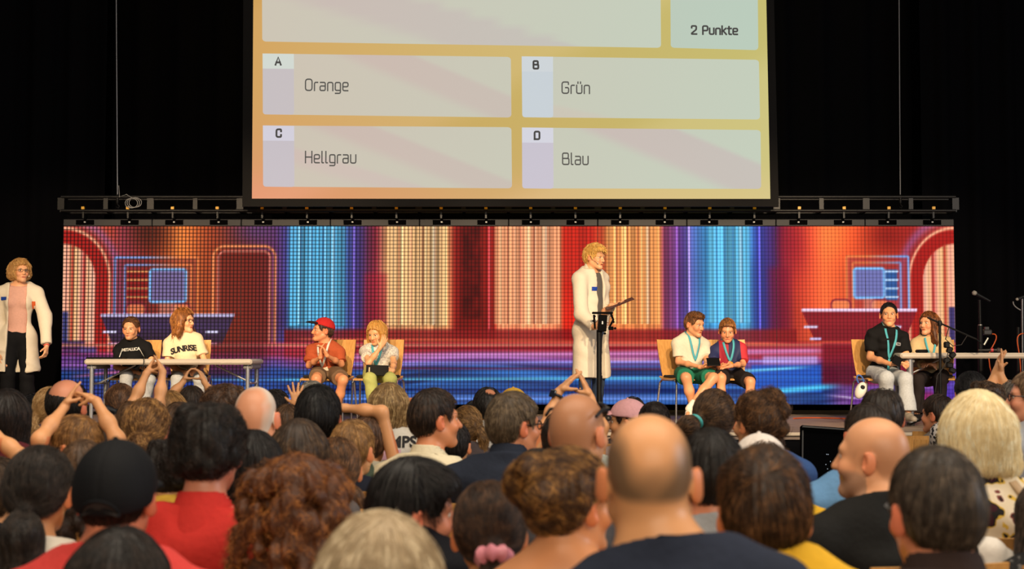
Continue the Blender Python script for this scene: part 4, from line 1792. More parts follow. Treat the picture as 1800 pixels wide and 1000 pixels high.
    # blue steps and crimson block to the right
    put(box_m(x, y, 1340, 1436, 626, 640, 4) * 0.7, (190, 170, 240))
    put(box_m(x, y, 1320, 1444, 642, 690, 3) * 0.85, (28, 84, 190))
    put(box_m(x, y, 1444, 1668, 604, 676, 5) * 0.9, (120, 12, 30))
    put(box_m(x, y, 1444, 1520, 640, 678, 8) * 0.5, (60, 6, 40))
    streak(692, -0.085, 1310, 1490, 5.0, (80, 200, 240), 0.95)
    streak(660, -0.06, 1180, 1440, 2.5, (120, 220, 250), 0.8)
    put(box_m(x, y, 1490, 1679, 682, 711, 6) * 0.8, (96, 40, 130))
    put(box_m(x, y, 1560, 1640, 690, 706, 6) * 0.5, (170, 30, 60))
    streak(694, 0.09, 1440, 1540, 1.8, (230, 210, 250), 0.9)
    put(box_m(x, y, 1640, 1679, 655, 700, 4) * 0.6, (60, 50, 170))
    # left floor: pink sheen over blue
    put(box_m(x, y, 109, 420, 668, 711, 6) * 0.75, (40, 52, 128))
    streak(664, -0.10, 110, 300, 3.0, (220, 100, 140), 0.7)
    streak(700, 0.03, 180, 430, 2.5, (200, 90, 130), 0.5)
    put(box_m(x, y, 280, 470, 604, 664, 12) * 0.6, (76, 12, 26))
    put(box_m(x, y, 440, 500, 640, 711, 20) * 0.6, (40, 76, 160))
    return np.clip(C, 0, 255)


wall_root = thing('video_wall', ((WX0 + WX1) / 2, D_WALL, WZ0 - 0.0),
                  'long glowing video wall showing a red and blue game show studio', 'video wall')
frame_m = plain('panel_case', (30, 30, 33), 0.6)
led_m = emit_vcol('video_picture', 1.22, True)
NP = 10
pw = (WX1 - WX0) / NP
for i in range(NP):
    nx, nz = 84, 162
    gx = np.linspace(0.002, pw - 0.002, nx)
    gz = np.linspace(0, WZ1 - WZ0, nz)
    X, Z = np.meshgrid(gx, gz, indexing='ij')
    wx = WX0 + i * pw + X
    px = LX0 + (wx - WX0) / (WX1 - WX0) * (LX1 - LX0)
    py = LY1 - Z / (WZ1 - WZ0) * (LY1 - LY0)
    Cc = lin_np(video_picture(px, py)).reshape(-1, 3)
    # front sheet only carries the picture
    V = np.stack([X.ravel(), np.full(X.size, -0.001), Z.ravel()], axis=1)
    q = np.arange(nx * nz).reshape(nx, nz)
    F = np.stack([q[:-1, :-1].ravel(), q[1:, :-1].ravel(), q[1:, 1:].ravel(), q[:-1, 1:].ravel()], axis=1)
    gap = np.interp(px.ravel(), [109, 480, 800, 1000, 1300, 1679], [0.86, 0.80, 0.62, 0.42, 0.36, 0.30])
    o = mesh_np('display_panel', V, F, led_m, wall_root, (WX0 + i * pw - (WX0 + WX1) / 2, 0, 0), Cc, {'Gap': gap})
    c = MB().box((pw / 2, 0.045, (WZ1 - WZ0) / 2), (pw - 0.002, 0.088, WZ1 - WZ0))
    c.build('panel_housing', frame_m, o, flat=True)
for i in range(NP):                               # header bars with their hanging brackets
    x = WX0 + (i + 0.5) * pw - (WX0 + WX1) / 2
    h0 = WZ1 - WZ0
    o = MB().box((x, 0.03, h0 + 0.042), (pw - 0.006, 0.10, 0.078), bev=0.006).build('header_bar', frame_m, wall_root, flat=True)
    for dx in (-pw / 4, pw / 4):
        b = MB().box((x + dx, -0.026, h0 + 0.044), (0.20, 0.014, 0.052)).box((x + dx, -0.02, h0 + 0.10), (0.03, 0.03, 0.06))
        b.build('bracket', plain('matte_black', (5, 5, 6), 0.9, spec=0.02), o, flat=True)
        MB().box((x + dx, -0.036, h0 + 0.046), (0.02, 0.008, 0.014)).build('clip', plain('pale_clip', (170, 170, 170), 0.4), o, flat=True)
for i in range(6):                                # feet carrying the wall above the deck
    x = (i - 2.5) * 1.9
    MB().box((x, 0.25, -(WZ0 - STAGE_Z) / 2), (0.10, 0.5, WZ0 - STAGE_Z)).build('base', frame_m, wall_root, flat=True)

# flown ladder truss above the wall
TZ0, TZ1 = at(900, 371, D_WALL)[2], at(900, 347, D_WALL)[2]
tr = thing('ladder_truss', (0, D_WALL + 0.05, TZ0), 'black ladder truss hanging above the video wall behind the screen', 'truss')
tx0, tx1 = at(110, 360, D_WALL)[0], at(1677, 360, D_WALL)[0]
truss_m = plain('truss_paint', (17, 17, 20), 0.4, 0.4)
for z in (0.0, TZ1 - TZ0):
    for y in (-0.10, 0.16):
        MB().tube([(tx0, y, z), (tx1, y, z)], 0.019, 10).build('chord', truss_m, tr)
N_SP = 20
for i in range(N_SP + 1):
    x = tx0 + (tx1 - tx0) * i / N_SP
    w_ = 0.05 if i % 2 else 0.075
    MB().box((x, -0.10, (TZ1 - TZ0) / 2), (w_, 0.02, TZ1 - TZ0 - 0.02)).box((x, 0.03, 0), (0.03, 0.26, 0.03)).build('spacer', truss_m, tr, flat=True)
for i in range(N_SP):
    x = tx0 + (tx1 - tx0) * (i + 0.5) / N_SP
    o = MB().box((x, -0.115, 0.028), (0.034, 0.022, 0.030)).build('clip', plain('yellow_clip', (214, 160, 28), 0.4), tr, flat=True)
    MB().box((x, -0.10, -0.05), (0.02, 0.02, 0.07)).build('hanger', truss_m, o, flat=True)
for cx, lab in ((-4.33, 'steel wire with hoist hook above the left half of the truss'), (4.36, 'steel wire with hoist hook above the right half of the truss')):
    px = 205 if cx < 0 else 1581
    b0 = at(px + 1.5, 345, D_WALL - 0.05)
    t0 = at(px - 1.0, -60, D_WALL - 0.05)
    w_ = thing('hoist_wire', tuple(b0), lab, 'wire', 'hoist wires')
    MB().tube([(0, 0, -0.02), tuple(np.array(t0) - b0)], 0.0055, 6).build('wire', plain('wire_steel', (150, 150, 155), 0.4, 0.6), w_)
    MB().lathe((0, 0, -0.09), [(0.006, 0.0), (0.016, 0.02), (0.016, 0.09), (0.008, 0.11)], n=10).tube([(0, 0, -0.09), (0.02, 0, -0.11), (0.012, 0, -0.135), (-0.01, 0, -0.12)], 0.006, 6).build('hook', blackmetal, w_)
cc = at(231, 357, D_WALL - 0.10)
co = MB()
for k in range(3):
    co.tube([(0.07 * math.cos(t) + 0.02 * k, 0.006 * k, 0.055 * math.sin(t) + 0.004 * k) for t in [2 * PI * j / 22 for j in range(22)]], 0.004, 5, closed=True)
co.tube([(0.02, 0, 0.05), (-0.06, 0.01, 0.10), (-0.14, 0.02, 0.07), (-0.15, 0.02, 0.2)], 0.004, 5)
tag(co.build('cable_coil', plain('grey_cable', (120, 120, 122), 0.5), None, tuple(cc)), 'coiled grey cable hanging on the truss below the hoist wire', 'cable')

# ------------------------------------------------------------------ projection screen
D_SCR = 15.12
sc0 = at(898, 362, D_SCR)
scr = thing('projection_screen', tuple(sc0), 'huge projection screen with four quiz answers in a black border', 'projection screen')


def spt(px, py, dy=0.0):
    return at(px, py, D_SCR + dy) - sc0


def slab(name, quad, m, parent, dy=0.0, th=0.004, rnd=0.0, cols=None, n=6):
    """Rounded sheet between four pixel corners of the screen's plane (top-left, top-right, bottom-right, bottom-left)."""
    q = [spt(a, b, dy) for a, b in quad]
    out, cc = [], []
    for i in range(4):
        p, pv, nx = q[i], q[i - 1], q[(i + 1) % 4]
        if rnd <= 0:
            out.append(p)
            cc.append(i)
            continue
        a, b = unit(pv - p) * rnd, unit(nx - p) * rnd
        for k in range(n + 1):
            t = k / n
            out.append(p + a * (1 - t) ** 2 + b * t ** 2)
            cc.append(i)
    k = len(out)
    V = out + [p + np.array([0, th, 0]) for p in out]
    mb = MB().add(V, [tuple(range(k))[::-1]] + [(i, (i + 1) % k, k + (i + 1) % k, k + i) for i in range(k)])
    return mb.build(name, m, parent, flat=True)


bor = plain('screen_border', (28, 27, 27), 0.85, spec=0.1)
outer = [(429, -330), (1353, -330), (1369, 363), (426, 363)]
inner = [(447, -310), (1341, -310), (1354.5, 350), (442.5, 349)]
for nm, qd in (('border', [outer[0], inner[0], inner[3], outer[3]]), ('border', [inner[1], outer[1], outer[2], inner[2]]),
               ('border', [inner[3], inner[2], outer[2], outer[3]]), ('border', [outer[0], outer[1], inner[1], inner[0]])):
    slab(nm, qd, bor, scr, -0.012, 0.05)
# picture thrown on the cloth: amber ground with soft diagonal rays
nx, ny = 150, 110


def screen_pic(px, py):
    C = np.zeros(px.shape + (3,))
    fx = np.clip((px - 443) / 910, 0, 1)
    fy = np.clip(py / 350.0, -1, 1)
    a = np.array((212, 164, 96.0))
    b = np.array((206, 196, 128.0))
    C[:] = a + (b - a) * (fx[..., None] ** 0.8)
    low = np.exp(-(((px - 440) / 420) ** 2 + ((py - 360) / 120) ** 2))
    C += low[..., None] * np.array((10, -12, 12.0))
    C += (sst(280, 350, py) * 0.6)[..., None] * np.array((14, 2, 12.0))
    g = np.sin((px * 0.55 + py * 1.0) / 95.0)
    C += (sst(0.2, 0.8, g) * 1.0)[..., None] * np.array((-8, -8, -14.0))
    return np.clip(C, 0, 255)


gx, gy = np.meshgrid(np.linspace(0, 1, nx), np.linspace(0, 1, ny), indexing='ij')
PX = (inner[0][0] * (1 - gx) + inner[1][0] * gx) * (1 - gy) + (inner[3][0] * (1 - gx) + inner[2][0] * gx) * gy
PY = inner[0][1] * (1 - gy) + 349.5 * gy
V = np.array([spt(a, b) for a, b in zip(PX.ravel(), PY.ravel())])
q = np.arange(nx * ny).reshape(nx, ny)
F = np.stack([q[:-1, 1:].ravel(), q[1:, 1:].ravel(), q[1:, :-1].ravel(), q[:-1, :-1].ravel()], axis=1)
scr_m = emit_vcol('thrown_picture', 1.0)
mesh_np('projected_picture', V, F, scr_m, scr, None, lin_np(screen_pic(PX, PY)).reshape(-1, 3))


def card(quad, base, streaks, name='answer_card', dy=-0.002, rnd=0.055):
    """Pale card with soft rays: a fine sheet with the thrown colours."""
    nx = 90
    (ax, ay), (bx, by), (cx, cy), (dx, dy_) = quad
    e_ = np.linspace(0, 6.0 / (dy_ - ay), 7)
    rows = np.unique(np.concatenate([e_, np.linspace(0.03, 0.97, 26), 1 - e_]))
    ny = len(rows)
    gx, gy = np.meshgrid(np.linspace(0, 1, nx), rows, indexing='ij')
    X = (ax * (1 - gx) + bx * gx) * (1 - gy) + (dx * (1 - gx) + cx * gx) * gy
    Y = (ay * (1 - gx) + by * gx) * (1 - gy) + (dy_ * (1 - gx) + cy * gx) * gy
    # rounded corners: squeeze the first and last rows and columns in
    r = 6.0
    W, Hh = bx - ax, dy_ - ay
    ex, ey = np.minimum(gx, 1 - gx) * W, np.minimum(gy, 1 - gy) * Hh
    cut = np.where(ey < r, r - np.sqrt(np.maximum(r * r - (r - ey) ** 2, 0)), 0)
    X = X + np.where(gx < 0.5, 1, -1) * cut * np.clip(1 - ex / 60, 0, 1)
    C = np.zeros(X.shape + (3,))
    C[:] = np.array(base, float)
    f = np.clip((X - 443) / 910, 0, 1)
    C += f[..., None] * np.array((-8, 6, 4.0)) + (1 - f)[..., None] * np.array((2, -6, -6.0))
    for (x0, y0, sl, w_, c) in streaks:
        d_ = (Y - y0 - sl * (X - x0))
        m = sst(-w_, -w_ + 10, d_) * (1 - sst(0, 26, d_))
        C += m[..., None] * np.array(c, float)
    V = np.array([spt(a, b, dy) for a, b in zip(X.ravel(), Y.ravel())])
    q = np.arange(nx * ny).reshape(nx, ny)
    F = np.stack([q[:-1, 1:].ravel(), q[1:, 1:].ravel(), q[1:, :-1].ravel(), q[:-1, :-1].ravel()], axis=1)
    return mesh_np(name, V, F, scr_m, scr, None, lin_np(np.clip(C, 0, 255)).reshape(-1, 3))


ink = emit_flat('letters_ink', (84, 82, 78), 1.0)
inkb = emit_flat('letters_ink_bold', (70, 68, 66), 1.0)


GLYPHS = {            # stroke paths of the screen's rounded lettering, cap height 1
    'O': ([[(0, 0), (.66, 0), (.66, 1), (0, 1)]], .66, .26, True), 'G': ([[(.64, .80), (.64, 1), (0, 1), (0, 0), (.66, 0), (.66, .5), (.36, .5)]], .66, .22, False),
    'H': ([[(0, 0), (0, 1)], [(.64, 0), (.64, 1)], [(0, .5), (.64, .5)]], .64, 0, False),
    'B': ([[(0, .53), (.57, .53), (.57, 1), (0, 1), (0, 0), (.63, 0), (.63, .53), (.4, .53)]], .63, .15, False),
    'A': ([[(0, 0), (.34, 1), (.68, 0)], [(.12, .30), (.56, .30)]], .68, 0, False), 'C': ([[(.6, .74), (.6, 1), (0, 1), (0, 0), (.6, 0), (.6, .26)]], .6, .24, False),
    'D': ([[(0, 0), (.63, 0), (.63, 1), (0, 1), (0, 0), (.1, 0)]], .63, .20, False), '2': ([[(0, .78), (0, 1), (.56, 1), (.56, .56), (0, .10), (0, 0), (.58, 0)]], .58, .14, False),
    'P': ([[(0, 0), (0, 1), (.58, 1), (.58, .44), (0, .44)]], .58, .18, False), 'r': ([[(0, 0), (0, .72), (.32, .72)]], .32, .16, False),
    'a': ([[(.04, .72), (.52, .72), (.52, 0), (0, 0), (0, .40), (.52, .40)]], .52, .14, False), 'n': ([[(0, 0), (0, .72), (.52, .72), (.52, 0)]], .52, .17, False),
    'g': ([[(.5, .02), (0, .02), (0, .72), (.52, .72), (.52, -.24), (.02, -.24)]], .52, .15, False), 'e': ([[(.50, 0), (0, 0), (0, .72), (.52, .72), (.52, .35), (0, .35)]], .52, .16, False),
    'u': ([[(0, .72), (0, 0), (.52, 0), (.52, .72)]], .52, .17, False), 'ü': ([[(0, .72), (0, 0), (.52, 0), (.52, .72)], [(.13, .90), (.13, 1.0)], [(.39, .90), (.39, 1.0)]], .52, .17, False),
    'l': ([[(0, 1), (0, 0), (.15, 0)]], .15, .10, False), 'k': ([[(0, 0), (0, 1)], [(.46, .72), (0, .32)], [(.14, .42), (.50, 0)]], .50, 0, False),
    't': ([[(.10, .94), (.10, 0), (.36, 0)], [(-.04, .72), (.36, .72)]], .36, .12, False), ' ': ([], .30, 0, False)}


def rounded(pts, r, closed):
    pts = [np.array(p, float) for p in pts]
    out, n = [], len(pts)
    for i, p in enumerate(pts):
        if r <= 0 or (not closed and i in (0, n - 1)):
            out.append(p)
            continue
        a, b = pts[i - 1] - p, pts[(i + 1) % n] - p
        la, lb = np.linalg.norm(a), np.linalg.norm(b)
        q = min(r, la * .49, lb * .49)
        a, b = a / la * q, b / lb * q
        out += [p + a * (1 - t) ** 2 + b * t ** 2 for t in [k / 6 for k in range(7)]]
    return out


def scr_text(s, cx, cy, hpx, parent, m, weight=0.10, align='CENTER', tilt=0.0, sx=1.0):
    """One word in strokes; cx, cy: the pixel of its middle (or of its left end), hpx: cap height in pixels."""
    h = hpx * D_SCR / FPX
    adv, x = [], 0.0
    for ch in s:
        adv.append(x)
        x += GLYPHS[ch][1] + 0.245
    total = x - 0.245
    x0 = -total / 2 if align == 'CENTER' else 0.0
    c = spt(cx, cy, -0.008)
    mb = MB()
    for ch, ax in zip(s, adv):
        paths, _, r, closed = GLYPHS[ch]
        for path in paths:
            pts = rounded(path, r, closed)
            n = len(pts)
            vs_ = []
            for i in range(n):
                a = pts[(i - 1) % n] if (closed or i) else pts[0]
                b = pts[(i + 1) % n] if (closed or i < n - 1) else pts[-1]
                d = b - a
                d = d / (np.linalg.norm(d) + 1e-9)
                e = d * (weight / 2 if not closed and i in (0, n - 1) else 0) * (-1 if i == 0 else 1)
                for sd in (-1, 1):
                    p = pts[i] + e + np.array([-d[1], d[0]]) * sd * weight / 2
                    X, Z = (p[0] + ax + x0) * h * sx, (p[1] - 0.5) * h
                    vs_.append((c[0] + X, c[1], c[2] + Z - X * tilt))
            mb.add(vs_, [(2 * i, 2 * i + 1, 2 * ((i + 1) % n) + 1, 2 * ((i + 1) % n)) for i in range(n if closed else n - 1)])
    return mb.build('lettering', m, parent, flat=True)


RAY = (-2, -10, -2)
card([(459, -300), (1159, -300), (1162, 84), (461, 73)], (203, 202, 186), [(560, 0, 0.30, 60, (-2, -10, -2))], 'question_card')
o = card([(1177, -300), (1329, -300), (1333, 88), (1179, 84)], (194, 198, 184), [], 'points_card')
scr_text('2 Punkte', 1256, 53, 14.5, o, inkb, 0.21, tilt=0.008, sx=1.0)
for nm, quad, st, lt, word, lx, wx, wy, tabc in (
        ('A', [(461.5, 94), (898, 100), (899, 206.5), (462, 201)], [(640, 100, 0.42, 44, (0, -10, -4))], (489, 107), 'Orange', 0, 536, 149, ((210, 216, 208), (198, 190, 192))),
        ('B', [(917, 99), (1334, 105), (1336, 210), (918, 206)], [(930, 190, 0.22, 20, (4, -4, -2))], (942, 114), 'Grün', 0, 987, 154, ((206, 212, 216), (200, 208, 214))),
        ('C', [(462, 220.5), (899, 223.5), (900, 331), (462.5, 328)], [(600, 230, 0.40, 36, (0, -10, -4)), (700, 330, 0.30, 20, (2, -6, 0))], (490, 234), 'Hellgrau', 0, 536, 276, ((210, 206, 218), (198, 190, 196))),
        ('D', [(917.5, 224), (1337, 228.5), (1338, 332), (918, 331)], [(1080, 236, 0.42, 60, (2, -14, -4))], (944, 238), 'Blau', 0, 988, 279, ((212, 212, 222), (200, 194, 206)))):
    o = card(quad, (204, 200, 184), st)
    (ax, ay), _, _, (dx, dy_) = quad
    t_h = 27
    tb = slab('letter_tab', [(ax, ay), (ax + 55, ay + 0.7), (ax + 55.5, dy_ + 0.7), (dx, dy_)], emit_flat('tab_%s' % nm, tabc[1]), o, -0.004, 0.001, 0.035)
    slab('letter_tab', [(ax, ay), (ax + 55, ay + 0.7), (ax + 55.2, ay + t_h), (ax + .2, ay + t_h - .5)], emit_flat('tab_top_%s' % nm, tabc[0]), o, -0.006, 0.001, 0.0)
    scr_text(nm, lt[0], lt[1], 13.5, o, inkb, 0.25)
    scr_text(word, wx + 1, wy, 20, o, ink, 0.125, 'LEFT', tilt=0.008, sx=0.88)

# ------------------------------------------------------------------ chairs


def chair_parts(root, sh=0.45, bh=0.83, w=0.42, pad=True):
    """Stacking chair: bent beech back and seat on a chrome tube frame. Faces +Y."""
    q = sh
    n = 9
    vs_, fs_ = [], []
    for side in (0, 1):
        for i in range(n + 1):
            z = q - 0.03 + (bh - q + 0.03) * i / n
            wv = (w * 0.86 + 0.05 * math.sin(PI * min(1, i / n * 1.2) * 0.5)) / 2
            y = -0.185 - 0.09 * ((z - q) / (bh - q)) ** 1.0
            for k in range(5):
                x = -wv + 2 * wv * k / 4
                vs_.append((x, y - 0.018 * (1 - (2 * k / 4 - 1) ** 2) + (0.011 if side else 0.0), z))
    m = (n + 1) * 5
    for i in range(n):
        for k in range(4):
            a = i * 5 + k
            fs_.append((a, a + 1, a + 6, a + 5))
            fs_.append((m + a, m + a + 5, m + a + 6, m + a + 1))
        for k in (0, 4):
            a = i * 5 + k
            fs_.append((a, a + 5, m + a + 5, m + a) if k == 0 else (a, m + a, m + a + 5, a + 5))
    for k in range(4):
        a, t = k, n * 5 + k
        fs_.append((t, t + 1, m + t + 1, m + t))
        fs_.append((a, m + a, m + a + 1, a + 1))
    MB().add(vs_, fs_).build('backrest', beech, root, flat=True)
    st = MB()
    prof = [(-0.21, 0.015), (-0.16, 0.0), (0.0, -0.006), (0.15, 0.002), (0.205, -0.012)]
    for i in range(4):
        (y0, z0), (y1, z1) = prof[i], prof[i + 1]
        st.add([(sx * (w / 2), y, q - 0.012 + z + dz) for dz in (0, 0.012) for (y, z) in ((y0, z0), (y1, z1)) for sx in (-1, 1)],
               [(0, 2, 3, 1), (4, 5, 7, 6), (0, 1, 5, 4), (2, 6, 7, 3), (0, 4, 6, 2), (1, 3, 7, 5)])
    st.build('seat', beech, root, flat=True)
    if pad:
        MB().box((0, 0.01, q + 0.012), (w * 0.9, 0.36, 0.028), bev=0.012).build('seat_pad', plain('pad_cloth', (30, 27, 27), 0.9), root)
    for sx in (-1, 1):
        x = sx * (w / 2 + 0.005)
        MB().tube([(x * 1.08, 0.20, 0.0), (x * 1.02, 0.19, q - 0.05), (x, 0.15, q - 0.022), (x, 0.0, q - 0.022)], 0.0105, 8).build('leg', chrome, root)
        MB().tube([(x * 1.12, -0.24, 0.0), (x * 1.03, -0.17, q - 0.05), (x, -0.13, q - 0.022), (x, 0.0, q - 0.022)], 0.0105, 8).build('leg', chrome, root)
    MB().tube([(-w / 2, 0.10, q - 0.024), (w / 2, 0.10, q - 0.024)], 0.009, 8).tube([(-w / 2, -0.12, q - 0.024), (w / 2, -0.12, q - 0.024)], 0.009, 8).build('crossbar', chrome, root)


PROTO = {}


def put_chair(kind, loc, rz, label, group):
    if kind not in PROTO:
        r = thing('stacking_chair', loc, label, 'chair', group, rz)
        chair_parts(r, *(dict(stage=(0.45, 0.83, 0.42, True), hall=(0.45, 0.86, 0.42, False))[kind]))
        PROTO[kind] = r
        return r
    src = PROTO[kind]
    r = src.copy()
    COL.objects.link(r)
    r.location, r.rotation_euler = loc, (0, 0, rz)
    tag(r, label, 'chair', group)
    for ch in list(src.children):
        c = ch.copy()
        COL.objects.link(c)
        c.parent = r
    return r


# ------------------------------------------------------------------ folding tables
table_m = plain('table_top', (196, 184, 170), 0.5, 0, 0.05, 40)
leg_m = plain('table_leg', (170, 172, 178), 0.3, 0.7)


def folding_table(px0, px1, ytop, D, label, depth=0.70, ins=0.10, lr=0.019):
    a, b = at(px0, ytop, D), at(px1, ytop, D)
    h = a[2] - STAGE_Z
    L = b[0] - a[0]
    t = thing('folding_table', ((a[0] + b[0]) / 2, D + depth / 2, STAGE_Z), label, 'table', 'pale folding tables')
    MB().box((0, 0, h - 0.027), (L, depth, 0.054), bev=0.018).build('tabletop', table_m, t)
    for sx in (-1, 1):
        for sy in (-1, 1):
            x, y = sx * (L / 2 - ins), sy * (depth / 2 - 0.08)
            lg = MB().tube([(x, y, 0.0), (x, y, h - 0.05)], lr, 10)
            o = lg.build('leg', leg_m, t)
            MB().lathe((x, y, 0), [(lr + 0.005, 0), (lr + 0.005, 0.03)], n=10).build('foot', plain('rubber', (30, 30, 30), 0.8), o)
        x = sx * (L / 2 - ins)
        MB().tube([(x, -depth / 2 + 0.08, 0.14), (x, depth / 2 - 0.08, 0.14)], 0.013, 8).build('crossbar', leg_m, t)
        MB().tube([(x, 0, h - 0.24), (x - sx * 0.36, 0, h - 0.06)], 0.009, 8).tube([(x, -depth / 2 + .08, h - 0.24), (x, depth / 2 - .08, h - 0.24)], 0.010, 8).build('brace', leg_m, t)
        MB().box((x, 0, h - 0.075), (0.09, depth * 0.8, 0.045), bev=0.012).build('hinge_bracket', plain('grey_plastic', (120, 118, 118), 0.5), t)
    return t, h


D_TL = FPX / 183.0
tl, tl_h = folding_table(147, 443, 631, D_TL, 'pale folding table in front of the two girls on the stage', 0.62, 0.055, 0.020)
D_TR = FPX / 184.0
tr_, tr_h = folding_table(1583, 1905, 620, D_TR, 'pale folding table with a microphone in front of the girl in beige', 0.60, 0.11, 0.032)

# orange cable on the deck, floor monitor in front of the stage
cb = MB()
pth = [at(1395, 733, 14.6), at(1420, 727, 14.9), at(1460, 728, 14.8), at(1500, 731, 14.5), at(1540, 734, 14.2), at(1590, 738, 14.0)]
for p in pth:
    p[2] = STAGE_Z + 0.008
cb.tube([tuple(p) for p in bezier(pth, 24)], 0.007, 6)
tag(cb.build('power_cable', plain('orange_rubber', (196, 84, 30), 0.5)), 'thin orange cable lying on the stage beside the white cap', 'cable')
Dm = 11.5
m0 = at(1450, 751, Dm)
mon = thing('floor_monitor', (m0[0] + 0.12, Dm, 0), 'black flat monitor leaning on a stand in front of the stage', 'monitor')
Rm = Matrix.Rotation(rad(-14), 3, 'X') @ Matrix.Rotation(rad(4), 3, 'Y')
zc = m0[2] - 0.30
MB().box((0, 0, zc), (0.66, 0.05, 0.60), Rm, 0.012).build('screen_back', plain('gloss_black', (3, 3, 4), 0.7, spec=0.02), mon)
MB().box((-0.315, -0.022, zc), (0.012, 0.02, 0.56), Rm).box((0, -0.02, zc + .285), (0.62, 0.02, 0.012), Rm).build('bezel', plain('bezel_black', (26, 26, 30), 0.4), mon)
rgm = random.Random(3)
for k in range(9):  # glowing specks stand in for lights reflected in the black panel
    MB().box((-0.10 + rgm.uniform(-.03, .05), -0.045 + rgm.uniform(-.002, .002), zc + rgm.uniform(-0.18, 0.12)), (0.006, 0.004, 0.008)).build('reflection_speck', emit_flat('reflection_white', (170, 180, 190), 0.7), mon, flat=True)
MB().tube([(-0.2, 0.06, 0), (-0.2, 0.05, zc)], 0.015, 8).tube([(0.2, 0.06, 0), (0.2, 0.05, zc)], 0.015, 8).box((0, 0.06, 0.012), (0.6, 0.4, 0.024)).build('stand', blackmetal, mon)

# ------------------------------------------------------------------ microphones, stands, rig
foam = plain('mic_mesh', (150, 146, 140), 0.6, 0.3, 0.4, 400)
FX = {}


def tripod(root, z_low=0.0, spread=0.30, m=blackmetal):
    for k in range(3):
        a = 2 * PI * k / 3 + 0.4
        MB().tube([(0, 0, 0.16), (spread * math.cos(a), spread * math.sin(a), 0.012)], 0.009, 8).build('leg', m, root)


def stage_loc(px, D):
    p = at(px, 640, D)
    return (p[0], D, STAGE_Z)


# boom stand at the table
Db = D_TR - 0.22
L0 = stage_loc(1652, Db)
bs = thing('microphone_stand', L0, 'black boom microphone stand leaning across the table on the stage', 'microphone stand', 'microphone stands')
top_b = at(1652, 567, Db) - np.array(L0)
MB().tube([(0, 0, 0.1), tuple(top_b)], 0.0125, 10).build('pole', blackmetal, bs)
tripod(bs)
b1, b2, b3 = at(1630, 558, Db) - np.array(L0), at(1716, 596, Db - 0.02) - np.array(L0), at(1728, 606, Db - 0.02) - np.array(L0)
MB().tube([tuple(b1), tuple(b2)], 0.0085, 8).tube([tuple(b2), tuple(b3)], 0.006, 8).build('boom', blackmetal, bs)
MB().lathe(tuple(top_b - np.array([0, 0, .03])), [(0.02, 0), (0.022, 0.03), (0.015, 0.05)], n=12).build('clutch', blackmetal, bs)
cl = MB()
for k in range(6):
    p = at(1664 + (k % 3) * 5, 606 + k * 9, Db) - np.array(L0)
    cl.box(tuple(p), (0.05, 0.05, 0.06), Matrix.Rotation(0.4 * k, 3, 'Y'), 0.01)
cl.build('clamp', blackmetal, bs)
cr = MB()
cr.tube([tuple(at(a, b, Db - 0.03) - np.array(L0)) for a, b in ((1716, 596), (1700, 590), (1690, 606), (1675, 608), (1662, 596), (1668, 575), (1676, 580))], 0.0045, 6)
cr.tube([tuple(at(a, b, Db - 0.03) - np.array(L0)) for a, b in ((1668, 612), (1662, 640), (1648, 660), (1644, 690))], 0.0045, 6)
cr.build('cable', plain('black_cable', (18, 18, 18), 0.5), bs)
MB().tube([tuple(at(1737, 594, Db) - np.array(L0)), tuple(at(1730, 606, Db) - np.array(L0))], 0.009, 8).build('boom_weight', plain('pale_metal', (180, 176, 168), 0.35, 0.8), bs)

# upright stand with a ball-head microphone
Dv = 14.3
L1 = stage_loc(1723, Dv)
us = thing('microphone_stand', L1, 'upright black microphone stand behind the table near the curtain', 'microphone stand', 'microphone stands')
tp = at(1722, 527, Dv) - np.array(L1)
mid = at(1723, 572, Dv) - np.array(L1)
MB().tube([(0, 0, 0.1), tuple(mid)], 0.026, 10).build('lower_pole', blackmetal, us)
MB().tube([tuple(mid), tuple(tp)], 0.013, 10).build('upper_pole', blackmetal, us)
MB().lathe(tuple(mid - np.array([0, 0, 0.04])), [(0.02, 0), (0.02, 0.05)], n=12).build('collar', plain('pale_metal', (180, 176, 168), 0.35, 0.8), us)
tripod(us)
MB().box(tuple(at(1735, 584, Dv) - np.array(L1)), (0.095, 0.06, 0.06), None, 0.012).box(tuple(at(1734, 577, Dv) - np.array(L1)), (0.04, 0.04, 0.03)).build('clamp', plain('dark_plastic', (38, 36, 36), 0.4), us)
oc = MB()
oc.tube([tuple(p) for p in bezier([at(a, b, Dv - 0.04) - np.array(L1) for a, b in ((1744, 587), (1758, 585), (1752, 604), (1738, 612), (1738, 628))], 14)], 0.006, 6)
oc.tube([tuple(at(a, b, Dv - 0.04) - np.array(L1)) for a, b in ((1738, 628), (1740, 645), (1745, 665), (1746, 700), (1744, 735))], 0.006, 6)
oc.build('cable', plain('orange_rubber', (196, 84, 30), 0.5), us)


def microphone(c, d, label, ball=0.026, m=foam, L=0.16):
    d = Vector(d).normalized()
    o = thing('microphone', tuple(c), label, 'microphone', 'microphones')
    MB().lathe((0, 0, 0), [(0.001, -ball)] + [(ball * math.sin(PI * k / 10), -ball * math.cos(PI * k / 10)) for k in range(1, 9)] + [(0.014, ball)], d, 16).build('grille', m, o)
    MB().lathe((0, 0, 0), [(0.019, ball * .7), (0.017, ball + 0.02), (0.011, ball + L)], d, 14).build('handle', plain('mic_body', (28, 28, 30), 0.4, 0.4), o)
    return o


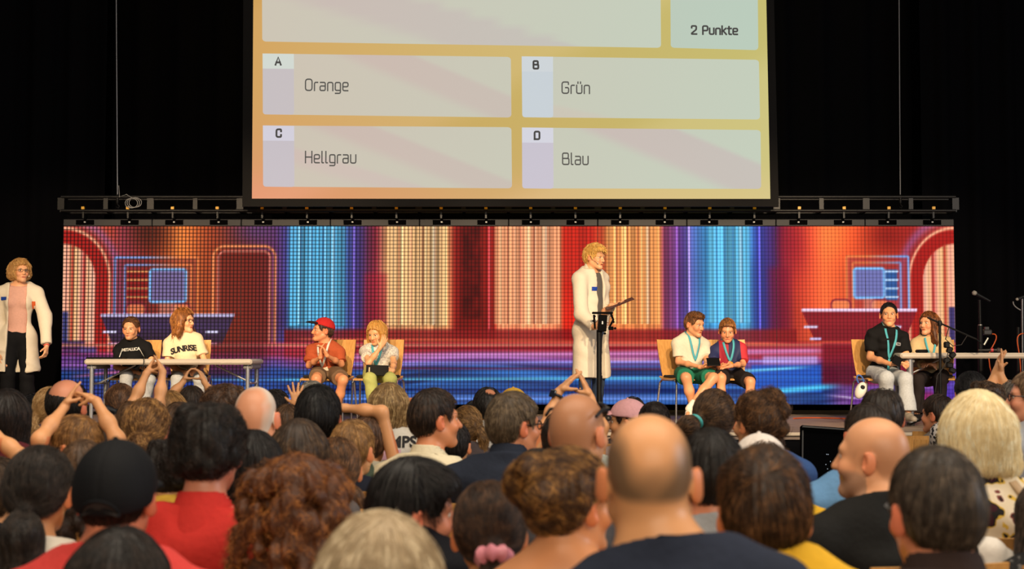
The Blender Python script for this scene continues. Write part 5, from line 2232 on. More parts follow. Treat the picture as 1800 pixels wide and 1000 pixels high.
microphone(at(1713, 515, Dv - 0.02), (0.9, 0.1, -0.45), 'silver-headed microphone on top of the upright stand')
p = at(1755, 611, D_TR + 0.1)
p[2] = STAGE_Z + tr_h + 0.026
microphone(p, (-1, 0.15, 0.0), 'dark microphone with red band lying on the table', 0.024, plain('dark_mesh', (60, 48, 44), 0.6))
MB().lathe((-0.06, 0.009, 0), [(0.0185, -0.012), (0.0185, 0.012)], (-1, 0.15, 0), 14).build('band', plain('red_band', (180, 40, 50), 0.4), bpy.data.objects['microphone.001'])
Dw = 14.3
L2 = stage_loc(1796, Dw)
ws = thing('microphone_stand', L2, 'silver microphone stand at the very edge beside the curtain', 'microphone stand', 'microphone stands')
MB().tube([(0, 0, 0.1), tuple(at(1797, 520, Dw) - np.array(L2))], 0.011, 10).build('pole', plain('steel_pole', (120, 122, 126), 0.3, 0.8), ws)
MB().tube([(-0.05, 0, 0.1), tuple(at(1790, 575, Dw) - np.array(L2))], 0.014, 10).build('lower_pole', blackmetal, ws)
tripod(ws)
MB().tube([tuple(p) for p in bezier([at(a, b, Dw - 0.04) - np.array(L2) for a, b in ((1799, 586), (1783, 586), (1784, 606), (1796, 610), (1795, 640), (1794, 730))], 16)], 0.006, 6).build('cable', plain('orange_rubber', (196, 84, 30), 0.5), ws)
MB().tube([tuple(p) for p in bezier([at(a, b, Dw - 0.04) - np.array(L2) for a, b in ((1781, 530), (1780, 538), (1794, 545))], 8)], 0.006, 6).build('cable_end', plain('grey_cable', (120, 120, 122), 0.5), ws)
microphone(at(1788, 526, Dw - 0.02), (0.9, 0.1, 0.35), 'small-headed microphone on the silver stand at the edge', 0.016, foam, 0.10)

# phone rig on a pole in front of the presenter
Dr = 13.55
L3 = stage_loc(1053, Dr)
rg_ = thing('camera_rig', L3, 'black phone rig on a pole in front of the presenter', 'camera rig')
MB().tube([(0, 0, 0.1), tuple(at(1053, 580, Dr) - np.array(L3))], 0.026, 10).tube([(0, 0, 0.5), tuple(at(1056, 570, Dr) - np.array(L3))], 0.020, 10).build('pole', blackmetal, rg_)
tripod(rg_, 0, 0.32)


def rp(a, b, dd=0.0):
    return tuple(at(a, b, Dr - 0.03 + dd) - np.array(L3))


MB().box(rp(1059, 568), (0.085, 0.05, 0.165), Matrix.Rotation(rad(4), 3, 'Y'), 0.008).build('phone_cage', plain('rig_black', (7, 7, 8), 0.8, spec=0.08), rg_)
MB().box(rp(1059, 550), (0.205, 0.04, 0.022), None, 0.006).tube([rp(1044, 553), rp(1046, 578)], 0.010, 8).build('top_handle', plain('rig_black', (7, 7, 8), 0.8, spec=0.08), rg_)
MB().tube([rp(1073, 549), rp(1078, 562), rp(1072, 574), rp(1078, 578)], 0.011, 8).box(rp(1074, 577), (0.05, 0.04, 0.035), None, 0.006).build('arm', plain('rig_black', (7, 7, 8), 0.8, spec=0.08), rg_)
for a, b in ((1045, 556), (1043, 564), (1075, 555), (1078, 566), (1081, 577), (1063, 586)):
    MB().lathe(rp(a, b, -0.02), [(0.012, 0), (0.012, 0.03)], (0, -1, 0), 10).build('knob', plain('rig_black', (7, 7, 8), 0.8, spec=0.08), rg_)
MB().box(rp(1059, 567, -0.035), (0.012, 0.006, 0.03)).build('white_mark', plain('white_plastic', (200, 200, 205), 0.5), rg_, flat=True)
MB().tube([rp(1058, 660), rp(1060, 690), rp(1056, 730)], 0.004, 6).build('cable', plain('black_cable', (18, 18, 18), 0.5), rg_)
# ------------------------------------------------------------------ who is there
def tee(c, **k):
    return dict(name='t_shirt', m=fabric(c), **k)


denim = plain('light_denim', (184, 188, 192), 0.85, 0, 0.3, 60, 0.22, 0.2)
denim2 = plain('blue_denim', (58, 74, 100), 0.85, 0, 0.3, 60, 0.22, 0.2)
coat_m = plain('white_cotton', (226, 214, 194), 0.8, 0, 0.2, 40, 0.05, 0.2)
teal_m = plain('teal_ribbon', (76, 170, 184), 0.6)
white_m = plain('white_leather', (228, 218, 200), 0.55)
dark_shoe = plain('dark_shoe', (28, 27, 28), 0.5)
grey_shoe = plain('grey_shoe', (150, 140, 126), 0.6)
sock_m = fabric((232, 224, 208))
jersey_m, _nt, _b = new_mat('panelled_jersey')     # wine-red panel and sleeve on navy
_tc = _nt.nodes.new('ShaderNodeTexCoord')
_sp = _nt.nodes.new('ShaderNodeSeparateXYZ')
_mr = _nt.nodes.new('ShaderNodeMapRange')
_mr.inputs[1].default_value, _mr.inputs[2].default_value = -0.25, 0.25
_rp = _nt.nodes.new('ShaderNodeValToRGB')
_rp.color_ramp.interpolation = 'CONSTANT'
_e = _rp.color_ramp.elements
for _i in range(2):
    _e.new(0.5)
for _el, (_p, _c) in zip(_e, [(0.0, (26, 36, 84)), (0.285, (160, 26, 48)), (0.46, (26, 34, 78)), (0.70, (190, 44, 56))]):
    _el.position = _p
    _el.color = (*lin(_c), 1)
_nt.links.new(_tc.outputs['Object'], _sp.inputs[0])
_nt.links.new(_sp.outputs[0], _mr.inputs[0])
_nt.links.new(_mr.outputs[0], _rp.inputs[0])
_nt.links.new(_rp.outputs[0], _b.inputs['Base Color'])
_b.inputs['Roughness'].default_value = 0.7
lace_m = ramp_mat('white_lace', [(0.35, (190, 184, 176)), (0.55, (226, 220, 210))], 60, tex='voronoi', const=False)
floral_m = ramp_mat('floral_print', [(0.0, (60, 24, 34)), (0.36, (34, 30, 30)), (0.41, (214, 176, 70)), (0.435, (222, 206, 178)), (0.58, (226, 210, 186)), (0.63, (120, 60, 54)), (0.66, (40, 34, 32))], 13, detail=2.5)
mono_m = ramp_mat('black_white_print', [(0.0, (30, 28, 36)), (0.42, (30, 28, 36)), (0.46, (206, 200, 196))], 42, tex='voronoi')
speck_m = ramp_mat('speckled_knit', [(0.0, (30, 30, 32)), (0.52, (30, 30, 32)), (0.60, (96, 94, 92))], 60, detail=2)
floral2_m = ramp_mat('blue_floral', [(0.0, (30, 50, 66)), (0.5, (40, 66, 84)), (0.6, (120, 140, 140))], 50, detail=2)
stripe_m = ramp_mat('pale_stripes', [(0.3, (176, 172, 166)), (0.6, (140, 138, 136))], 14, stretch=(0.3, 0.3, 6), detail=1)

STAGE = STAGE_Z
SPECS = []


def P(**k):
    SPECS.append(k)


def HR(style, c, c2=None, **k):
    d = dict(style=style, c=c, **k)
    if c2:
        d['c2'] = c2
    return d


BROWN, DARK, BLACK, BLOND, GREY = (70, 46, 30), (38, 28, 22), (18, 16, 17), (178, 138, 84), (112, 104, 92)
STG = dict(floor=STAGE, face=True)
# ---- on the stage
P(id='coat_woman', label='woman standing in an open white lab coat over a pink top', hx=38, top=455, ppm=172, yaw=140, by=170, s=0.93, hs=0.98, stand=True, fem=True, pitch=3, look=0.1,
  skin=(232, 172, 130), hair=HR('bob', (186, 138, 80), (236, 194, 126), L=0.030, wide=0.90, t=0.020, lift=0.016, mess=0.30, amp=0.005, len=0.08),
  garm=dict(name='lab_coat', m=coat_m, sleeve=1.95, coat=0.36, open=(0.085, 0.100), t=0.020, under=dict(name='pink_top', m=fabric((216, 166, 150))), collar=True),
  low=dict(name='trousers', m=fabric((16, 16, 20)), cuff=0.075), shoe=dark_shoe, sw=0.180,
  arms=dict(L=dict(W=(82, 607, -0.06), E=(80, 557, 0.05), d=(-0.05, -0.1, -1), n=(-1, 0.2, 0), curl=0.5, raise_=0), R=dict(W=(1, 620, -0.06), E=(-2, 560, 0.05), d=(0.05, -0.1, -1), n=(1, 0.2, 0), curl=0.5)), **STG)
P(id='metal_girl', label='girl in a black band t-shirt sitting behind the pale table', hx=230, top=556, ppm=174, yaw=183, by=178, pitch=-6, s=0.80, hs=0.96, pel=(236, 652, 0.05), sw=0.165,
  hair=HR('pony', (96, 62, 38), (136, 90, 52), tie=(0.02, -0.10, -0.02), tail=[(0.05, -0.12, -0.08), (0.06, -0.10, -0.16)], t=0.010), skin=(232, 168, 124),
  garm=tee((20, 19, 21), sleeve=0.68), low=dict(name='jeans', m=denim), shoe=grey_shoe,
  arms=dict(R=dict(E=(205, 645, -0.05), W=(243, 655, -0.24), d=(1, -0.2, 0), n=(0, 0, -1)), L=dict(E=(270, 640, -0.05), W=(262, 652, -0.26), d=(-0.4, -1, 0), n=(0, 0, 1))),
  legs=dict(R=dict(K=(222, 664, -0.38), A=(216, 728, -0.36)), L=dict(K=(262, 668, -0.38), A=(250, 728, -0.30))), **STG)
P(id='sunrise_girl', label='girl with long wavy hair and glasses in a cream printed t-shirt', hx=324, top=542, ppm=174, yaw=112, by=172, s=0.86, hs=0.97, pel=(330, 652, 0.05), sw=0.165,
  hair=HR('long', (146, 88, 40), (206, 142, 74), L=0.215, wide=1.40, front=0.050, t=0.022, amp=0.007, lift=0.012, len=0.10), skin=(236, 172, 128),
  garm=tee((232, 206, 170), sleeve=0.70), low=dict(name='jeans', m=denim), shoe=grey_shoe,
  arms=dict(R=dict(E=(294, 638, -0.02), W=(322, 654, -0.24), d=(1, -0.4, 0), n=(0, 0, -1)), L=dict(E=(360, 636, -0.02), W=(346, 652, -0.26), d=(-0.6, -0.6, 0.1), n=(0, 0, -1))),
  legs=dict(R=dict(K=(312, 668, -0.38), A=(308, 728, -0.34)), L=dict(K=(352, 668, -0.38), A=(350, 728, -0.34))), **STG)
P(id='cap_boy', label='boy in a red cap and rust t-shirt clasping his hands', hx=565, top=557, ppm=178, yaw=246, by=192, pitch=2, s=0.83, hs=0.96, pel=(573, 652, 0.05), sw=0.168, hair_h=0.02,
  hair=HR('short', (58, 36, 26), t=0.010), skin=(226, 152, 108), cap=dict(m=fabric((186, 38, 38)), mb=fabric((34, 32, 36)), rim=0.042, t=0.018, tilt=6, deep=False),
  garm=tee((176, 82, 48), sleeve=0.78), low=dict(name='shorts', m=fabric((112, 88, 66)), short=0.72), shoe=white_m, sock=sock_m,
  arms=dict(R=dict(E=(543, 642, -0.06), W=(563, 628, -0.26), d=(0.1, -0.1, 1), n=(1, 0, 0), curl=0.25, thumb=(0.2, -0.5, 0.7)), L=dict(E=(600, 640, -0.06), W=(575, 625, -0.27), d=(-0.45, 0, 0.9), n=(-1, -0.2, 0), curl=0.4)),
  legs=dict(R=dict(K=(556, 666, -0.40), A=(560, 728, -0.36)), L=dict(K=(603, 668, -0.36), A=(590, 728, -0.20))), **STG)
P(id='blonde_girl', label='blonde girl in lime trousers tucking back her hair', hx=661, top=564, ppm=178, yaw=203, by=186, pitch=-20, s=0.82, hs=0.95, pel=(664, 655, 0.05), sw=0.165,
  hair=HR('long', (196, 140, 66), (240, 194, 112), L=0.27, wide=1.0, front=0.100, t=0.014, len=0.11, amp=0.004), skin=(236, 172, 124),
  garm=dict(name='lace_top', m=lace_m, sleeve=0.55), low=dict(name='trousers', m=fabric((190, 192, 112)), cuff=0.055), shoe=white_m,
  arms=dict(R=dict(E=(648, 638, -0.22), W=(668, 612, -0.22), d=(0.45, 0.1, 0.9), n=(-0.4, 0.9, 0.2), curl=0.3), L=dict(E=(692, 638, -0.06), W=(691, 651, -0.26), d=(-1, -0.15, 0.05), n=(0, 0.6, -0.8), curl=0.35)),
  legs=dict(R=dict(K=(650, 666, -0.38), A=(660, 730, -0.42)), L=dict(K=(686, 666, -0.38), A=(682, 730, -0.30))), **STG)
P(id='presenter', label='blond presenter standing in a long white lab coat holding a card', hx=1046, top=430, ppm=172, yaw=128, by=132, pitch=-8, s=1.02, hs=1.0, stand=True, look=0.2,
  skin=(232, 168, 124), hair=HR('mop', (206, 156, 76), (250, 214, 132), t=0.024, amp=0.006, lift=0.016, mess=0.4, hl='short', over=0.012),
  garm=dict(name='lab_coat', m=coat_m, sleeve=1.95, coat=0.50, open=(0.055, 0.055), off=-0.01, t=0.024, collar=True, under=dict(name='grey_t_shirt', m=fabric((96, 92, 88)))),
  low=dict(name='jeans', m=denim2), shoe=dark_shoe, sw=0.175,
  arms=dict(R=dict(E=(1022, 552, -0.22), W=(1045, 575, -0.38), d=(0.5, -0.3, 0.15), n=(0.3, 0.9, 0), curl=0.7), L=dict(E=(1058, 555, 0.05), W=(1074, 537, -0.10), d=(1, -0.2, 0.12), n=(0, 0, 1), curl=0.5, thumb=(0.8, -0.1, 0.5))), **STG)
P(id='green_shorts_boy', label='boy in a white t-shirt and green shorts with a teal lanyard', hx=1222, top=548, ppm=178, yaw=138, by=160, pitch=-12, s=0.87, hs=0.97, pel=(1212, 655, 0.05), sw=0.165,
  hair=HR('quiff', (104, 66, 36), (154, 100, 56), t=0.014, len=0.05), skin=(228, 160, 116),
  garm=tee((224, 212, 190), sleeve=0.74), low=dict(name='shorts', m=fabric((32, 110, 84)), short=0.80), shoe=white_m, sock=sock_m,
  arms=dict(R=dict(E=(1193, 636, -0.04), W=(1230, 645, -0.28), d=(1, -0.2, 0.05), n=(0, 0.2, 1), curl=0.5), L=dict(E=(1243, 634, -0.02), W=(1243, 642, -0.28), d=(0.9, -0.3, 0.1), n=(0, 0.3, 1), curl=0.5)),
  legs=dict(R=dict(K=(1206, 664, -0.40), A=(1220, 722, -0.34), foot=(-0.1, -1, 0)), L=dict(K=(1254, 664, -0.40), A=(1213, 716, -0.50), foot=(-0.35, -0.8, -0.35))), **STG)
P(id='jersey_boy', label='laughing boy in a blue and red football jersey with a medal', hx=1278, top=560, ppm=178, yaw=188, by=180, pitch=-16, s=0.79, hs=0.95, pel=(1282, 657, 0.05), sw=0.165,
  hair=HR('mop', (132, 84, 42), (190, 128, 66), t=0.014, hl='short', len=0.05), skin=(226, 156, 112),
  garm=dict(name='football_jersey', m=jersey_m, sleeve=0.80), low=dict(name='shorts', m=fabric((30, 24, 24)), short=0.85), shoe=white_m, sock=sock_m,
  arms=dict(R=dict(E=(1254, 638, -0.05), W=(1262, 644, -0.27), d=(0.8, -0.3, 0), n=(0, 0.3, 1), curl=0.5), L=dict(E=(1306, 640, -0.05), W=(1286, 643, -0.28), d=(-1, -0.15, -0.05), n=(0, 0.6, -0.8), curl=0.4)),
  legs=dict(R=dict(K=(1268, 664, -0.38), A=(1266, 728, -0.36)), L=dict(K=(1319, 671, -0.30), A=(1317, 728, -0.32))), **STG)
P(id='black_tee_girl', label='girl with tied black hair in a black t-shirt and pale jeans', hx=1562, top=530, ppm=180, yaw=192, by=174, s=0.92, hs=0.97, pel=(1552, 655, 0.05), sw=0.170, look=0.25,
  hair=HR('bun', (20, 17, 18), (44, 38, 36), balls=[((0, -0.12, 0.03), 0.032)], t=0.006), skin=(230, 164, 118),
  garm=tee((18, 17, 18), sleeve=0.74), low=dict(name='jeans', m=denim, cuff=0.075), shoe=grey_shoe,
  arms=dict(R=dict(E=(1530, 628, -0.02), W=(1566, 640, -0.28), d=(1, -0.25, 0.1), n=(0, 0, -1), curl=0.5), L=dict(E=(1594, 628, -0.02), W=(1594, 642, -0.30), d=(-0.7, -0.3, 0.3), n=(-0.3, 0, -1), curl=0.5)),
  legs=dict(R=dict(K=(1558, 664, -0.40), A=(1556, 728, -0.20)), L=dict(K=(1592, 667, -0.40), A=(1596, 726, -0.44))), **STG)
P(id='beige_girl', label='girl with long straight brown hair in a beige sweater', hx=1632, top=546, ppm=176, yaw=232, by=198, s=0.85, hs=0.96, pel=(1640, 660, 0.06), sw=0.165,
  hair=HR('long', (104, 58, 26), (166, 102, 52), L=0.36, wide=0.95, front=0.045, t=0.012, len=0.13), skin=(224, 158, 118),
  garm=dict(name='sweater', m=fabric((208, 180, 134)), sleeve=1.92, t=0.016), low=dict(name='trousers', m=fabric((36, 29, 28)), cuff=0.06), shoe=dark_shoe,
  arms=dict(R=dict(E=(1606, 634, -0.02), W=(1622, 641, -0.26), d=(0.8, -0.3, 0), n=(0, 0, -1)), L=dict(E=(1664, 634, -0.02), W=(1642, 641, -0.28), d=(-0.8, -0.3, 0.1), n=(0, 0, -1))),
  legs=dict(R=dict(K=(1614, 668, -0.38), A=(1612, 728, -0.34)), L=dict(K=(1652, 668, -0.38), A=(1654, 728, -0.34))), **STG)

# ---- in the audience, roughly from the rearmost row forward to the stage
AUD = []


def A(id, hx, top, ppm, yaw, s, hair, topc, who, label, **k):
    d = dict(id=id, hx=hx, top=top, ppm=ppm, yaw=yaw, s=s, hair=hair, who=who, label=label)
    d.update(k)
    d['garm'] = d.pop('shirt') if 'shirt' in d else tee(topc)
    AUD.append(d)
    SPECS.append(d)


# first rows seen large
A('grey_front', 668, 912, 940, -3, 0.95, HR('bob', (176, 154, 122), (242, 226, 194), t=0.028, L=0.10, wide=1.0, len=0.11, lift=0.010, mess=0.25), (170, 160, 150), 'woman with grey-blonde hair', 'woman with short grey-blonde hair seen from behind, only her head showing', fem=True)
A('bald_navy', 1140, 727, 960, 2, 1.06, None, (36, 42, 58), 'bald man in navy', 'bald man with close-cropped sides in a navy t-shirt', hair_h=0.0, skin=(224, 162, 112), bald=True, neck=0.064, sw=0.178, b=1.12, jaw=1.05, nk_up=0.005, n_off=0.022, lean=(0.075, 0.0), by=6,
  buzz=dict(c=(92, 74, 56), a=0.78, bare=(0.0, -0.06, 0.135), bare_r=0.088, bare_s=(0.58, 1.3, 1.2), soft=0.05, nape=0.035), shirt=dict(name='t_shirt', m=fabric((36, 42, 58)), neck=0.02, t=0.016))
A('brown_boy', 1342, 790, 860, 1, 0.95, HR('mop', (62, 42, 27), (146, 102, 64), t=0.022, whorl=(-0.012, -0.085, 0.072), len=0.065, hl='short', lift=0.008), (228, 178, 48), 'boy with thick brown hair', 'boy with thick brown hair and a yellow t-shirt just beyond the bald man', sw=0.20, nk_up=0.045)
A('grey_man', 1641, 784, 880, -10, 1.04, HR('short', (62, 52, 44), (124, 108, 92), t=0.014, len=0.045, lift=0.005), (50, 36, 32), 'man with a shoulder strap', 'greying man in a dark brown shirt with a black shoulder strap', skin=(222, 146, 112), shirt=dict(name='shirt', m=fabric((48, 35, 32)), collar=True, t=0.018), by=4, sw=0.20, b=1.1)
A('updo_woman', 1005, 788, 740, 50, 1.0, HR('updo', (84, 54, 30), (206, 150, 80), balls=[((-0.055, -0.085, 0.055), 0.060), ((-0.02, -0.105, 0.085), 0.045), ((-0.07, -0.05, 0.02), 0.045), ((0.02, -0.10, 0.03), 0.050)], t=0.016, lift=0.008, mess=0.35), (216, 150, 104), 'bare-shouldered woman with pinned-up hair', 'woman with highlighted pinned-up hair and bare shoulders', skin=(222, 152, 104), fem=True, by=8, face=True,
  shirt=dict(name='strapless_top', m=fabric((186, 170, 150)), bare_arms=True, neck=-0.22, t=0.012))
A('scrunchie_girl', 860, 845, 720, -4, 0.80, HR('pony', (52, 34, 24), (104, 72, 48), tie=(0.004, -0.118, -0.020), tail=[(0.004, -0.138, -0.08), (0.002, -0.13, -0.19)], tr=[0.020, 0.030, 0.026], t=0.014, len=0.10), (224, 216, 204), 'girl with a pink scrunchie', 'girl with a ponytail in a pink scrunchie', hs=0.96)
A('dark_child', 213, 924, 880, 0, 0.78, HR('bob', (26, 19, 16), (58, 44, 36), t=0.014, L=0.10, wide=0.82, len=0.12), (120, 110, 100), 'dark-haired child', 'child with smooth dark hair directly behind the man in the black cap', hs=0.96)
A('capped_man', 208, 775, 740, 4, 1.05, HR('short', (30, 22, 18), t=0.008), (206, 70, 66), 'man in the black cap', 'man in a black baseball cap and coral red t-shirt', skin=(206, 128, 96), cap=dict(m=plain('black_twill', (14, 15, 19), 0.75, 0, 0.15, 200, 0, 0.2), rim=-0.004, back=0.22, t=0.018, deep=True, tilt=2), sw=0.20, b=1.08, shirt=dict(name='t_shirt', m=fabric((204, 66, 62)), t=0.016, neck=0.02))
A('red_polo', 369, 710, 630, 10, 1.03, HR('curly', (26, 20, 17), (58, 44, 36), t=0.016, n=70, seed=5, wide=0.86, hl='short', lift=0.010), (204, 58, 52), 'man in the red polo shirt', 'man with dark curly hair in a red polo shirt', skin=(214, 140, 110), shirt=dict(name='polo_shirt', m=fabric((202, 52, 46)), collar=True, t=0.018, fold=0.013), sw=0.20, by=5, nk_up=-0.035)
A('curly_woman', 522, 812, 690, 3, 0.95, HR('curly', (98, 54, 24), (206, 132, 62), t=0.030, n=150, seed=9, L=0.24, wide=1.22, lift=0.022, mess=0.6, amp=0.005, dens=1.4), (120, 90, 70), 'woman with auburn curls', 'woman with big auburn curls and a silver hair clip', fem=True)
A('jersey_lad', 738, 810, 690, 72, 0.92, HR('mop', (20, 17, 17), (48, 42, 42), t=0.018, len=0.08, lift=0.008, amp=0.004, hl='short', over=0.016), (22, 23, 30), 'boy in a dark jersey with yellow letters', 'black-haired boy in a dark jersey with yellow letters', skin=(222, 148, 116), face=True, by=14, roll=6, pitch=-6, nk_up=0.07)
A('tall_ponytail', 73, 783, 620, 4, 0.90, HR('pony', (34, 27, 23), (70, 58, 50), tie=(0.002, -0.112, -0.040), tail=[(0.006, -0.14, -0.10), (0.012, -0.14, -0.22), (0.01, -0.13, -0.36)], tr=[0.022, 0.055, 0.060, 0.035], t=0.014, len=0.11, amp=0.003), (214, 206, 192), 'woman with a long dark ponytail', 'woman with a long wavy dark ponytail and white top', fem=True, nk_up=-0.03)
A('bearded_man', 1532, 733, 600, -58, 1.04, None, (24, 24, 24), 'bald man with a short beard', 'bald man with a short beard looking aside in a black t-shirt', hair_h=0.0, skin=(224, 162, 120), bald=True, face=True, by=-14, neck=0.062, b=1.12, sw=0.20,
  buzz=dict(c=(170, 120, 90), a=0.55, bare=(0, 0.06, 0.16), bare_r=0.14, soft=0.04), beard=dict(c=(140, 116, 102), a=0.5), shirt=dict(name='t_shirt', m=fabric((25, 25, 25)), t=0.018, neck=0.02))
A('short_dark', 1250, 753, 650, 4, 1.0, HR('short', (24, 19, 17), (48, 38, 32), t=0.015, len=0.03, **{'raise': 0.012}), (150, 152, 156), 'man with short black hair', 'man with short black hair and a grey collar beside the bald man', skin=(214, 138, 104), shirt=dict(name='t_shirt', m=fabric((146, 148, 152)), neck=0.03))
A('pale_blue', 946, 787, 560, 2, 0.92, HR('pony', (42, 32, 26), (76, 56, 42), tie=(-0.0, -0.11, 0.0), tail=[(0.0, -0.12, -0.06), (0.0, -0.10, -0.10)], t=0.010), (132, 156, 172), 'person in a pale blue t-shirt', 'dark-haired person in a pale blue t-shirt mostly hidden by the pinned-up hair', skin=(220, 150, 116))
A('blond_bob', 1717, 697, 525, 3, 0.98, HR('bob', (244, 222, 172), (255, 252, 228), t=0.032, L=0.092, wide=1.14, len=0.12, lift=0.010), (226, 210, 186), 'woman with the blonde bob', 'woman with a thick blonde bob in a floral blouse', fem=True, skin=(222, 150, 112), shirt=dict(name='blouse', m=floral_m, neck=-0.01, t=0.014))
A('white_cap', 1338, 764, 520, -6, 0.85, HR('short', (60, 42, 30), t=0.008), (230, 182, 50), 'child in a white cap', 'child in a white cap beyond the boy with thick brown hair', sw=0.235, nk_up=0.02, cap=dict(m=fabric((226, 216, 208)), rim=0.012, t=0.018, deep=True, turn=170), hs=0.96)
A('buzz_man', 1017, 690, 580, 32, 1.04, None, (90, 90, 96), 'man with sunglasses on his head', 'man with cropped reddish hair and sunglasses pushed up on his head', hair_h=0.002, skin=(222, 162, 122), bald=True, neck=0.064, by=10, face=True, buzz=dict(c=(150, 100, 70), a=0.55))
# middle rows
A('bun_woman', 259, 700, 430, 0, 0.95, HR('bun', (116, 80, 46), (196, 148, 86), balls=[((0.0, -0.115, -0.045), 0.050), ((0.02, -0.12, -0.065), 0.035)], t=0.014, lift=0.008, mess=0.3), (96, 110, 130), 'woman with the low blonde bun', 'woman with dark blonde hair in a low bun', fem=True, skin=(220, 150, 116))
A('yellow_kid', 305, 770, 470, 8, 0.80, HR('curly', (28, 21, 18), t=0.014, n=50, seed=4, hl='short'), (220, 178, 70), 'dark-haired child in yellow', 'dark curly-haired child in a yellow t-shirt behind the red polo shoulder', hs=0.95)
A('grey_tee_kid', 148, 772, 470, 4, 0.80, HR('short', (86, 62, 42), (124, 92, 62), t=0.014), (226, 222, 214), 'child in a white lettered t-shirt', 'short-haired child in a white lettered t-shirt beside the black cap', hs=0.95)
A('turned_girl', 128, 866, 540, 42, 0.78, HR('curly', (52, 36, 26), (92, 64, 46), t=0.014, n=60, seed=8, L=0.10), (200, 190, 176), 'girl turning her cheek', 'small girl with dark curls turning her cheek beside the long dark ponytail', hs=0.95, face=True)
A('edge_child', -4, 804, 520, 5, 0.80, HR('mop', (58, 42, 30), (104, 78, 52), t=0.016, hl='short'), (30, 34, 44), 'brown-haired child at the edge', 'brown-haired child in a dark top cut off by the picture edge', hs=0.95)
A('glasses_boy', 130, 730, 450, -74, 0.84, HR('mop', (132, 92, 52), (196, 146, 84), t=0.016, hl='short', len=0.05), (222, 216, 206), 'blond boy with glasses', 'blond boy with glasses making a triangle with raised hands', hs=0.97, face=True, by=-6,
  arms=dict(L=dict(E=(70, 772, -0.12), W=(113, 716, 0.02), d=(0.30, 0.45, 0.85), n=(0.9, 0.3, -0.4), hk=0.8, fist=1.4, curl=0.12, thumb=(0.95, 0.1, 0.15), **{'raise': (0, 0, 0.05)}), R=dict(E=(206, 772, -0.05), W=(170, 706, 0.02), d=(-0.75, 0.45, 0.42), n=(-0.5, 0.2, -0.8), hk=0.8, fist=1.3, curl=0.2, thumb=(-0.75, 0.1, -0.5), **{'raise': (0, 0, 0.05)})))
A('long_brown', 527, 738, 490, 2, 0.86, HR('long', (62, 46, 34), (122, 94, 66), t=0.018, L=0.34, wide=1.0, len=0.14), (90, 84, 84), 'girl with long straight brown hair', 'girl with long straight brown hair in front of the bald old man', fem=True)
A('low_ponytail', 594, 768, 470, -4, 0.80, HR('pony', (86, 58, 36), (146, 102, 64), tie=(0.030, -0.115, -0.045), tail=[(0.06, -0.15, -0.09), (0.10, -0.14, -0.20), (0.11, -0.12, -0.27)], tr=[0.016, 0.042, 0.044, 0.022], t=0.013, len=0.11), (120, 100, 86), 'girl with a clear hair tie', 'girl with a low brown ponytail held by a white hair tie', hs=0.95)
A('smooth_dark', 446, 755, 520, 0, 0.86, HR('bob', (22, 18, 18), (44, 36, 34), t=0.014, L=0.12, wide=0.85), (60, 56, 58), 'child with smooth black hair', 'child with smooth black hair beside the red polo collar', hs=0.96)
A('old_bald', 451, 679, 460, 4, 1.02, None, (206, 198, 182), 'bald old man', 'bald old man with white side hair and glasses', hair_h=0.0, skin=(228, 160, 124), bald=True, neck=0.06, buzz=dict(c=(224, 218, 208), a=0.8, bare=(0, -0.09, 0.04), bare_r=0.052, bare_s=(1, 1, 1.5), soft=0.03))
A('black_hair', 561, 680, 430, 6, 0.98, HR('short', (16, 14, 15), (40, 34, 32), t=0.022, len=0.05, lift=0.007), (80, 96, 84), 'black-haired man', 'man with thick black hair in a green collar', skin=(216, 140, 106))
A('blond_boy', 622, 738, 430, 22, 0.82, HR('short', (146, 106, 62), (200, 156, 98), t=0.016, len=0.035, lift=0.005), (28, 32, 46), 'blond boy in navy', 'short-haired blond boy in a navy top with a white tag', hs=0.96)
A('bent_arm', 650, 728, 385, 6, 0.88, HR('short', (84, 58, 40), t=0.014), (176, 168, 148), 'person bending an arm overhead', 'person in a beige t-shirt bending one arm overhead', hs=0.96, shirt=tee((176, 168, 148), sleeve=0.5), arms=dict(R=dict(E=(671, 724, -0.06), W=(606, 717, -0.02), d=(-1, 0.1, -0.05), n=(0, 0.2, -1), curl=0.3)))
A('emps_woman', 684, 673, 335, 2, 0.92, HR('long', (146, 114, 72), (214, 184, 132), t=0.016, L=0.085, wide=0.92, len=0.10), (206, 200, 188), 'woman with long blonde hair', 'woman with straight blonde hair in a pale t-shirt printed on the back', fem=True,
  arms=dict(R=dict(E=(742, 718, -0.02), W=(706, 702, 0.10), d=(-1, 0.2, 0.2), n=(0, 0, -1))))
A('white_shirt', 766, 684, 405, 62, 1.03, HR('short', (42, 30, 24), (84, 62, 46), t=0.018, len=0.05), (226, 214, 182), 'smiling man in the white shirt', 'smiling dark-haired man in profile wearing a white shirt', skin=(220, 146, 104), face=True, by=16, nose=1.25, shirt=dict(name='shirt', m=fabric((228, 216, 184), 'white_shirting'), collar=True, t=0.020, sleeve=1.7), sw=0.19, nk_up=-0.035)
A('navy_glasses', 905, 691, 435, 55, 1.04, HR('short', (92, 76, 58), (142, 122, 96), t=0.020, len=0.04, lift=0.005), (38, 44, 58), 'man in glasses and navy', 'man in profile with dark glasses and a navy shirt', skin=(216, 142, 102), face=True, by=6, nose=1.2, shirt=dict(name='shirt', m=fabric((36, 42, 56)), collar=True, t=0.020, sleeve=0.8), sw=0.21, b=1.1)
